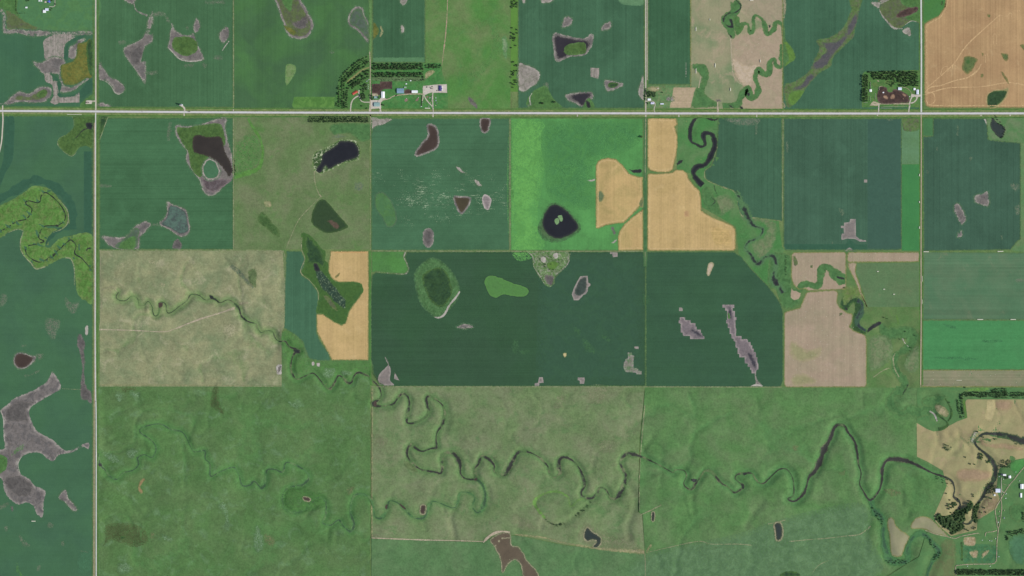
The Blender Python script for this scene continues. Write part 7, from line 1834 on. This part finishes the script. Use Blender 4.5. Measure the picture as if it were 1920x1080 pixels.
for x, y, a, c, l in ((1145, 300, 0, 'dark', 'dark westernmost machine parked on the gravel pad'), (1165, 335, .4, 'dark', 'dark machine beside the westernmost one on the gravel pad'), (1200, 275, .2, 'green', 'green tractor on the gravel pad near the driveway'), (1205, 330, .1, 'tan', 'tan machine on the gravel pad near the driveway'), (1040, 292, 1.5, 'dark', 'lone dark machine at the north edge of the gravel pad'), (1340, 395, .8, 'tan', 'tan machine west of the navy-roofed building')):
    tractor(l, 'cc', x, y, a, c)
for x, y, a, c, l in ((1305, 610, 1.6, 'white', 'white implement first in the row east of the straight driveway'), (1308, 690, 1.5, 'lilac', 'pale implement second in the row east of the straight driveway'), (1335, 765, 1.5, 'grey', 'grey implement third in the row east of the straight driveway'), (1130, 610, 1.6, 'white', 'white implement beside the short board fence'), (1095, 865, 1.3, 'grey', 'grey implement near the meeting driveways'), (875, 868, .1, 'white', 'white trailer at the foot of the long board fence'), (915, 740, .5, 'grey', 'grey implement beside the long board fence'), (1180, 700, .6, 'tan', 'tan implement at the foot of the short board fence'), (1145, 755, .8, 'tan', 'tan implement between the two driveways'), (1300, 840, 0, 'tan', 'tan implement last in the row east of the straight driveway')):
    trailer(l, 'cc', x, y, a, 7, 2.6, c)
for x, y, l in ((430, 628, 'white feeder on the western round pen of the central farm'), (790, 600, 'white feeder on the eastern round pen of the central farm')):
    trailer(l, 'cc', x, y, 0, 3.5, 2.2, 'white', cat='feeder')
trailer('white feed trailer in the mud by the feedlot east end', 'ef', 1482, 828, 1.9, 6, 2.6)
for x, y, a, c, l in ((510, 285, 0.3, 'dark', 'dark western machine on the crossroads gravel lot'), (560, 300, 1.0, 'tan', 'tan machine on the crossroads gravel lot'), (625, 290, -.5, 'dark', 'dark eastern machine on the crossroads gravel lot')):
    p = ZOOM['q'] = (140, 180, 24.0)
    tractor(l, 'q', x, y, a, c, z=1.8)
car('dark parked car on the central farm apron', 'cb', 1330, 625, 0.6, 'dark')
car('dark blue parked car north of the teal-roofed shed', 'cb', 1245, 662, 1.5, 'blue')
car('dark parked car beside the teal-roofed shed roof edge', 'cb', 1312, 664, 1.5, 'dark')
car('dark car heading along the highway east of the crossroads', '00', 1065, 835, 0.0, 'dark', 3.3)
car('dark car on the gravel road beside the pale pasture corner', '02', 716, 850, 1.57, 'dark', 3.1)
ZOOM['q2'] = (320, 185, 24.0)
semi('dark semi truck with a white cab on the highway near the grain tower', 'q2', 800, 588, math.pi - 0.004, 3.3)
for x, y, a, l, c in ((1520, 545, 1.5, 'white trailer parked east of the second farm track', 'lilac'), (1405, 632, 1.2, 'white trailer where the two farm tracks meet', 'white'), (1525, 395, 1.5, 'tan trailer north of the white one by the farm track', 'tan'), (1425, 415, 1.4, 'tan implement between the two farm tracks', 'tan'), (1420, 510, 1.4, 'tan implement south of its twin between the farm tracks', 'tan'), (1555, 60, 1.0, 'white implement northernmost along the farm road', 'white'), (1548, 148, 0.2, 'small white implement east of the farm road fork', 'white')):
    trailer(l, 'sb', x, y, a, 7, 2.6, c)
for x, y, a, l in ((1085, 360, -.3, 'white boat-shaped trailer in the lush paddock'), (1232, 368, .2, 'small white implement in the middle of the lush paddock'), (1275, 376, .1, 'small white implement east of the middle of the paddock'), (1350, 328, 1.4, 'white implement at the paddock fence by the farm road'), (1415, 690, .4, 'white implement south of the paddock bend'), (788, 880, .3, 'white implement above the southern tree belt, west end'), (1243, 880, .2, 'white implement above the southern tree belt, east end')):
    trailer(l, 'sc', x, y, a, 5, 2.4)
for x, y, l in ((1757, 605, 'white implement west of the upright shed'), (1620, 288, 'white implement on the green north of the cottage'), (1180, 545, 'white garden shed below the small white house'), (1025, 455, 'white van beside the creek at the top of the driveway')):
    trailer(l, 'sa', x, y, 0.6, 4.5, 2.2)

# ------------------------------------------------------------------ hay
for code, a, l in (
        ('20', '1380,202 1380,234', 'upright hay stack in the hay field west of the creek meadow'), ('20', '1524,474 1524,508', 'upright hay stack in the middle of the hay field'), ('20', '1380,512 1380,552', 'upright hay stack at the green corner of the hay field'),
        ('20', '1638,658 1638,684', 'upright hay stack in the southern hay field'), ('20', '1862,446 1862,470', 'upright hay stack east of the sandy patch'), ('20', '1483,140 1485,154', 'small hay stack north of the others in the hay field'), ('20', '1782,4 1812,4', 'level hay stack at the top edge of the hay field'),
        ('31', '1135,224 1135,242', 'northernmost hay stack on the rich green strip'), ('31', '1135,428 1135,442', 'second hay stack on the rich green strip'), ('31', '1135,618 1135,636', 'southernmost hay stack on the rich green strip'), ('31', '1165,808 1207,808', 'level hay stack at the corner of the striped green field'),
        ('31', '1720,806 1765,805', 'level hay stack on the north edge of the striped green field'), ('31', '1157,990 1157,1032', 'upright hay stack beside the brownish road'), ('32', '1156,84 1156,122', 'second upright hay stack beside the brownish road, lower down'),
        ('32', '1568,236 1614,236', 'western level hay stack on the alfalfa edge'), ('32', '1816,236 1860,236', 'eastern level hay stack on the alfalfa edge'), ('32', '1412,692 1455,692', 'level hay stack on the narrow stubble strip'),
        ('31', '815,956 832,956', 'white bale bundle in the north of the mown meadow'), ('32', '864,9 878,9', 'white bale bundle in the middle of the mown meadow'), ('32', '938,47 952,47', 'white bale bundle in the south-east of the mown meadow'),
        ('cc', '970,918 1145,922', 'long white hay stack below the central farm driveways'), ('03', '235,668 268,669', 'small pale hay stack in the western crop field'), ('00', '500,858 615,860', 'long pale hay row along the highway ditch at the marsh')):
    bale_stack(l, T(code, a), 1 if 'row' in l else 2, 1 if 'row' in l else 2)
v_, f_ = rod((0, -0.75, 0.75), (0, 0.75, 0.75), 0.75, 12)
ROUND = mesh_of('round_bale', [(x * 1.5, y * 1.4, z * 1.5) for x, y, z in v_], f_, BALE_M, False)
spots = []
for poly, n, g, l in ((T('32', '140,200 300,60 500,60 520,150 620,220 730,380 725,730 140,730'), 70, 'round bales on the large rose-tan hay field', 'pale round bale lying on the large rose-tan hay field'),
                      (T('31', '620,820 1120,820 1120,875 620,875'), 14, 'round bales on the narrow rose-tan strip', 'pale round bale on the narrow rose-tan hay strip'),
                      (T('20', '1680,320 1900,260 1900,470 1780,600 1690,600'), 26, 'round bales on the tan hay north of the highway', 'pale round bale on the tan hay near the sandy patch'),
                      (T('31', '200,830 360,830 360,960 230,1030'), 10, 'round bales on the hay field with the creek loop', 'pale round bale on the hay field with the creek loop'),
                      (T('32', '1160,630 1910,630 1910,735 1160,735'), 16, 'round bales on the striped stubble strip', 'pale round bale on the striped stubble strip')):
    for i, (x, y) in enumerate(sorted(fill(poly, 26)[:n])):
        wx, wy = wpt(x, y)
        o = link('round_bale', ROUND, None, (wx, wy, ground_z(wx, wy) + lift(wx, wy, 0.6)))
        o.rotation_euler.z = rnd.uniform(0, 3.1)
        tag(o, f'{ords(i + 1)} {l}, from the west', 'hay bale', g)

# ------------------------------------------------------------------ trees picked out one by one
mass_row(T('ca', '1000,105 900,150 700,262 500,420 330,590 235,720 180,850 165,1000') + T('cb', '170,400 172,600 175,830'), 6.5, 0.75, 0.25)
mass_row(T('ca', '1000,190 800,280 600,445 440,600 315,725 268,850 262,1000') + T('cb', '262,400 265,600 265,830'), 6.5, 0.75, 0.25)
grove(fill(T('cb', '790,390 940,400 950,520 880,600 800,520'), 6.5)[:12], 'dark tree in the clump right beside the house driveway', 'clump beside the house driveway', 0.95)
grove(fill(T('cb', '830,150 900,110 1000,130 1000,320 900,370 840,330'), 6.5)[:12], 'dark tree in the clump west of the white stock trailers', 'clump west of the stock trailers', 0.95)
for (x, y), l in zip(((1135, 470), (1165, 560), (1150, 525), (1350, 525)), ('round dark tree at the lane, northern of two beside the teal garage', 'round dark tree at the lane, southern of two beside the teal garage', 'small dark tree between the two round ones by the teal garage', 'small dark tree west of the white upright shed')):
    p = T('cb', f'{x},{y}')[0]
    tree(p[0], p[1], l, None, 1.1)
for (x, y), l in zip(((1460, 730), (1500, 750), (860, 780), (1010, 845), (110, 700), (100, 755)), ('northern tree of the pair east of the gravel apron', 'southern tree of the pair east of the gravel apron', 'small tree on the lawn inside the curved driveway', 'small bush on the lawn close to the highway', 'upper outlying tree west of the windbreak foot', 'lower outlying tree west of the windbreak foot')):
    p = T('cb', f'{x},{y}')[0]
    tree(p[0], p[1], l, None, 0.85)
for (y0, y1), n, l in zip(((10, 90), (310, 460), (510, 545), (680, 760), (790, 870), (900, 985)), (14, 13, 2, 5, 8, 8), ('at the top edge of the lime strip', 'in the largest clump of the lime strip', 'in the tiny pair on the lime strip', 'in the first small clump of the lime strip', 'in the second small clump of the lime strip', 'in the lowest clump of the lime strip')):
    grove(fill(T('st', f'108,{y0} 180,{y0} 180,{y1} 108,{y1}'), 5.0)[:n], 'dark tree ' + l, 'trees ' + l, 0.8)
tree_row(T('mf', '265,395 262,550 240,720 258,890'), 8, 'from the north beside the gravel road at the small middle farm', 'roadside trees of the small middle farm', 0.7)
grove(fill(T('mf', '320,560 430,520 640,540 780,570 720,640 700,780 600,760 560,660 440,760 320,740'), 6.0)[:18], 'dark tree in the yard clump of the small middle farm', 'yard clump of the small middle farm', 0.85)
for (x, y), l in zip(((320, 1030), (355, 1075), (1010, 565)), ('tree at the western wall of the lilac-roofed house', 'bush south of the tree at the lilac-roofed house', 'lone dark bush east of the small middle farm clump')):
    p = T('mf', f'{x},{y}')[0]
    tree(p[0], p[1], l, None, 0.7)
tree_row(T('00', '122,-5 122,40 125,95'), 8, 'from the north in the hedge line of the north-west farm', 'hedge line of the north-west farm', 0.5)
tree_row(T('00', '135,98 185,98'), 12, 'from the west in the short foot of the north-west hedge', 'foot of the north-west hedge', 0.45)
for (x, y), l in zip(((1390, 20), (1310, 60), (1230, 100), (1550, 190), (1385, 370), (1330, 462), (250, 35), (340, 25)), ('dark tree at the top edge by the blue-roofed house', 'dark tree touching the blue-roofed house', 'dark bush below the blue-roofed house', 'lone bush east of the north-west driveway', 'bush north-east of the paired white sheds', 'small bush east of the paired white sheds', 'western dark tree at the top edge of the north-west yard', 'eastern dark tree at the top edge of the north-west yard')):
    p = T('nw', f'{x},{y}')[0]
    tree(p[0], p[1], l, None, 0.7)
for (x, y), l in zip(T('20', '228,775 320,768 972,1028'), ('western dark tree in the green wedge by the highway', 'eastern dark tree in the green wedge by the highway', 'lone round dark tree in the vivid green field')):
    tree(x, y, l, None, 1.3)
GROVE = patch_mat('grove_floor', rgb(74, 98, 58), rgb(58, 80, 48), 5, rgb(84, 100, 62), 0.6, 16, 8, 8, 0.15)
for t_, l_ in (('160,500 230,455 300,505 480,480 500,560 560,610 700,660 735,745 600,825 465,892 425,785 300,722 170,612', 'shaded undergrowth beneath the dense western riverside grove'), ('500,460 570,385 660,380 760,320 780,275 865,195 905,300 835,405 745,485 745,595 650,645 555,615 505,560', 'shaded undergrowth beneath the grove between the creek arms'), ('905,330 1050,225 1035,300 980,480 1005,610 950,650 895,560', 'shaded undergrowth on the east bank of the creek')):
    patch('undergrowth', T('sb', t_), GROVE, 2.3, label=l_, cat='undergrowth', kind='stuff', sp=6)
grove(fill(T('sb', '170,500 230,465 290,510 470,490 490,560 540,600 600,640 700,660 730,740 600,815 470,880 430,780 300,715 180,610'), 7.0)[:52], 'large leafy tree in the dense western riverside grove', 'dense western riverside grove', 1.15)
grove(fill(T('sb', '500,460 570,390 660,385 760,330 780,280 860,200 900,300 830,400 740,480 740,590 650,640 560,610 510,560'), 7.0)[:42], 'leafy tree in the riverside grove between creek arms', 'riverside grove between the creek arms', 1.1)
grove(fill(T('sb', '370,280 450,220 560,230 580,290 480,360 400,385'), 7.5)[:14], 'tree in the loose cluster on tan pasture near the grove', 'loose cluster north of the grove', 0.95)
grove(fill(T('sb', '910,330 1050,230 1030,300 970,480 1000,600 950,640 900,560'), 7.5)[:22], 'tree on the east bank of the creek beside the brown paddock', 'trees on the east bank of the creek', 0.85)
SING = (('sb', 435, 185, 'lone tree on the tan pasture, northernmost above the loose cluster'), ('sb', 360, 55, 'lone tree near the western fence of the tan pasture'), ('sb', 895, 75, 'upper tree of the pair in the tan pasture centre'), ('sb', 902, 110, 'lower tree of the pair in the tan pasture centre'), ('sb', 620, 182, 'lone tree beside the small creek arm'), ('sb', 460, 438, 'lone tree just north of the dense grove'),
        ('sb', 1065, 435, 'western lone bush in the brown paddock'), ('sb', 1150, 428, 'eastern lone bush in the brown paddock'), ('sb', 1125, 345, 'northern lone bush in the brown paddock'), ('sb', 1160, 140, 'western bush of the trio south-west of the white-roofed house'), ('sb', 1215, 135, 'middle bush of the trio south-west of the white-roofed house'), ('sb', 1265, 160, 'eastern bush of the trio south-west of the white-roofed house'),
        ('sb', 770, 775, 'low bush south of the creek pool, western'), ('sb', 805, 800, 'low bush south of the creek pool, eastern'), ('sb', 915, 760, 'bush at the corner of the tan pasture, western'), ('sb', 940, 740, 'bush at the corner of the tan pasture, eastern'),
        ('sd', 740, 612, 'small bush at the old meander in the tan pasture'), ('sd', 932, 752, 'small bush at the lower end of the old meander'), ('sd', 840, 742, 'tiny bush west of the old meander end'), ('sd', 1340, 250, 'bush east of the green square by the creek'), ('sd', 1765, 342, 'lone bush in the eastern tan pasture'), ('sd', 1105, 210, 'bush west of the green square by the creek'), ('sd', 985, 100, 'lone bush above the tight creek bend'), ('sd', 325, 430, 'western bush in the small hollow of the tan pasture'), ('sd', 385, 462, 'eastern bush in the small hollow of the tan pasture'),
        ('sc', 1590, 352, 'lone tree west of the teal hollow'), ('sc', 50, 358, 'lone bush at the western creek branch'))
for c_, x, y, l in SING:
    p = T(c_, f'{x},{y}')[0]
    tree(p[0], p[1], l, None, 0.8)
grove(fill(T('sd', '1020,540 1110,540 1120,620 1030,660'), 6)[:9], 'tree in the round clump beside the creek', 'round clump beside the creek', 0.95)
grove(fill(T('sd', '1170,690 1250,680 1250,720 1180,730'), 6)[:5], 'tree in the small clump against the creek bend', 'small clump against the creek bend', 0.8)

# ------------------------------------------------------------------ the other windbreak trees, one mass
for off in (0, 4.4, 8.8):
    mass_row(T('ca', '1000,270 850,330 700,460 560,590 420,710 340,820 320,1000') if off == 0 else (T('ca', '1050,250 900,400 760,470 600,600 450,720 380,830') if off < 5 else T('cb', '330,200 330,500 340,830')), 6)
mass_row(T('cb', '410,330 400,600 420,820'), 6, 0.8)
for t_ in ('1060,520 950,530 850,590 740,700 620,800 450,920', '1040,600 950,650 850,720 740,800 560,940 420,1040', '1030,690 900,760 760,900 560,1040', '560,960 700,880 860,850'):
    mass_row(T('ca', t_), 6.5, 0.95, 0.5)
for y in (482, 495, 508, 518):
    mass_row(T('10', f'878,{y} 1250,{y}'), 6.5, 0.85, 0.4)
for y in (484, 496, 506):
    mass_row(T('10', f'1280,{y} 1385,{y}'), 6.5, 0.75, 0.4)
for y in (548, 560, 574):
    mass_row(T('10', f'878,{y} 1245,{y}'), 6.5, 0.85, 0.4, 0.12)
mass_row(T('10', '1252,515 1255,600'), 9, 0.8)
mass_row(T('10', '890,598 1240,600'), 11, 0.5, 0.6)
for y in (878, 890, 902, 913):
    mass_row(T('10', f'402,{y} 842,{y}'), 6, 0.72, 0.3)
for y in (150, 200, 250, 300, 345):
    mass_row(T('ef', f'{340 if y < 180 else 460},{y} 1690,{y}'), 7.0, 0.9, 0.55, 0.08)
for y in (420, 470, 525):
    mass_row(T('ef', f'1200,{y} 1700,{y}'), 7.0, 0.9, 0.55, 0.12)
for t_ in ('860,450 1080,440', '900,490 1060,480', '930,530 960,530'):
    mass_row(T('ef', t_), 7, 0.85, 0.6, 0.2)
for x in (175, 245, 310):
    mass_row(T('ef', f'{x},240 {x},600 {x - 12},950'), 6.0, 0.75 if x < 200 else 0.85, 0.35, 0.1)
for o_ in (0, 45, 85):
    mass_row(T('se', f'{270 + o_ * .6},{330 + o_} 330,{250 + o_} 420,{225 + o_} 560,{215 + o_} 800,{230 + o_} 1000,{235 + o_} 1480,{215 + o_}'), 6.0, 0.75, 0.4)
for t_ in ('1070,165 1250,130 1440,125', '1100,195 1450,180', '1560,225 1960,225', '1550,265 1960,265', '1570,305 1960,305', '205,410 225,560 260,720 300,860', '300,420 320,560 340,700 375,840', '340,600 360,760'):
    mass_row(T('se', t_), 6.0, 0.7, 0.35, 0.08)
mass_row(T('se', '1140,352 1480,352'), 5, 0.45, 0.15)
mass_row(T('se', '1620,352 1960,355'), 5, 0.45, 0.15)
for y in (950, 975, 1000, 1025):
    mass_row(T('sc', f'560,{y} 1960,{y + 12}'), 6.5, 0.85, 0.45, 0.12)
mass_row(T('sc', '580,1048 1960,1060'), 5, 0.5, 0.2)
for t_, g_, n_ in (('1590,820 1700,800 1900,760 1920,850 1780,850 1690,900 1600,880', 9, 40), ('1540,900 1580,890 1600,990 1570,990', 9, 6), ('1890,440 1925,430 1925,640 1880,560', 9, 12)):
    for x, y in fill(T('sb', t_), g_)[:n_]:
        MASS.append((x, y, rnd.uniform(0.7, 1.0)))
for x, y in fill(T('sd', '1400,700 1460,680 1620,660 1700,700 1640,770 1480,780 1420,750'), 8)[:20] + fill(T('sd', '1440,790 1640,790 1630,815 1460,815'), 8)[:7]:
    MASS.append((x, y, rnd.uniform(0.6, 0.9)))
for x, y in fill(T('sc', '160,640 210,580 270,610 240,700 130,770 90,740'), 7)[:14] + fill(T('33', '880,960 1050,960 1040,990 920,985'), 12)[:14] + fill(T('33', '780,560 860,640 880,700 850,700'), 12)[:10] + fill(T('33', '1180,770 1270,870 1250,890'), 10)[:8]:
    MASS.append((x, y, rnd.uniform(0.55, 0.85)))
for x, y in fill(T('sa', '600,700 760,720 900,780 980,800 960,870 860,880 820,1060 560,1060 560,860'), 7)[:30] + fill(T('sa', '1190,440 1300,430 1310,540 1210,530'), 5)[:8]:
    MASS.append((x, y, rnd.uniform(0.5, 0.8)))
for x, y in fill(T('23', '255,655 300,690 350,690 400,680 400,690 340,705 270,680'), 6)[:16] + fill(T('23', '470,625 540,570 590,520 595,530 530,600 480,645'), 6)[:14]:
    MASS.append((x, y, rnd.uniform(0.5, 0.75)))
for x, y in fill(T('33', '1245,325 1310,330 1390,370 1380,395 1320,390 1250,340'), 7)[:12] + fill(T('33', '1320,90 1380,100 1370,140 1320,130'), 9)[:6]:
    MASS.append((x, y, rnd.uniform(0.5, 0.8)))
for x, y in fill(T('30', '1675,870 1705,865 1760,925 1790,960 1770,1040 1735,1040 1760,960 1700,905 1680,890'), 8)[:16]:
    MASS.append((x, y, rnd.uniform(0.5, 0.8)))
for x, y in fill(T('31', '128,840 138,840 140,985 128,985'), 5)[:18]:
    MASS.append((x, y, rnd.uniform(0.35, 0.55)))
for x, y in fill(T('21', '200,830 400,830 380,900 300,960 240,960'), 12)[:16]:
    MASS.append((x, y, rnd.uniform(0.4, 0.7)))
for t_ in ('1028,325 1075,448 1065,470 990,385 1100,355 1360,858 1475,745', '870,222 895,230'):
    for x, y in T('32', t_):
        MASS.append((x, y, 0.7))


def build_mass():
    V, F = [], []
    base = []
    for k in range(5):
        base.append(clump_mesh(random.Random(300 + k), 4.4, 6.0, 44, 1.65, 2.0, 5))
    for x, y, s in MASS:
        wx, wy = wpt(x, y)
        v, f = base[rnd.randrange(5)]
        s *= rnd.choice((0.95, 1.1, 1.15, 1.4))
        a = rnd.uniform(0, 6.28)
        ca, sa = math.cos(a) * s, math.sin(a) * s
        z0 = ground_z(wx, wy) + 1.0
        q = np.array(v)
        P = np.column_stack([wx + q[:, 0] * ca - q[:, 1] * sa, wy + q[:, 0] * sa + q[:, 1] * ca, z0 + q[:, 2] * s * rnd.uniform(0.85, 1.1)])
        b = len(V)
        V.extend(P.tolist())
        F.extend([tuple(i + b for i in g) for g in f])
        tv, tf = rod((wx, wy, z0 - 2), (wx, wy, z0 + 5 * s), 0.22 * s, 5)
        b = len(V)
        V.extend(tv)
        F.extend([tuple(i + b for i in g) for g in tf])
    o = sheet('windbreak_treeline', np.array(V), F, LEAF_M, smooth=False)
    tag(o, 'dense rows of dark green windbreak trees and creekside thickets around the farms', 'windbreak', kind='stuff')


build_mass()
print('trees', N_TREES, 'mass', len(MASS), 'objects', len(bpy.data.objects))
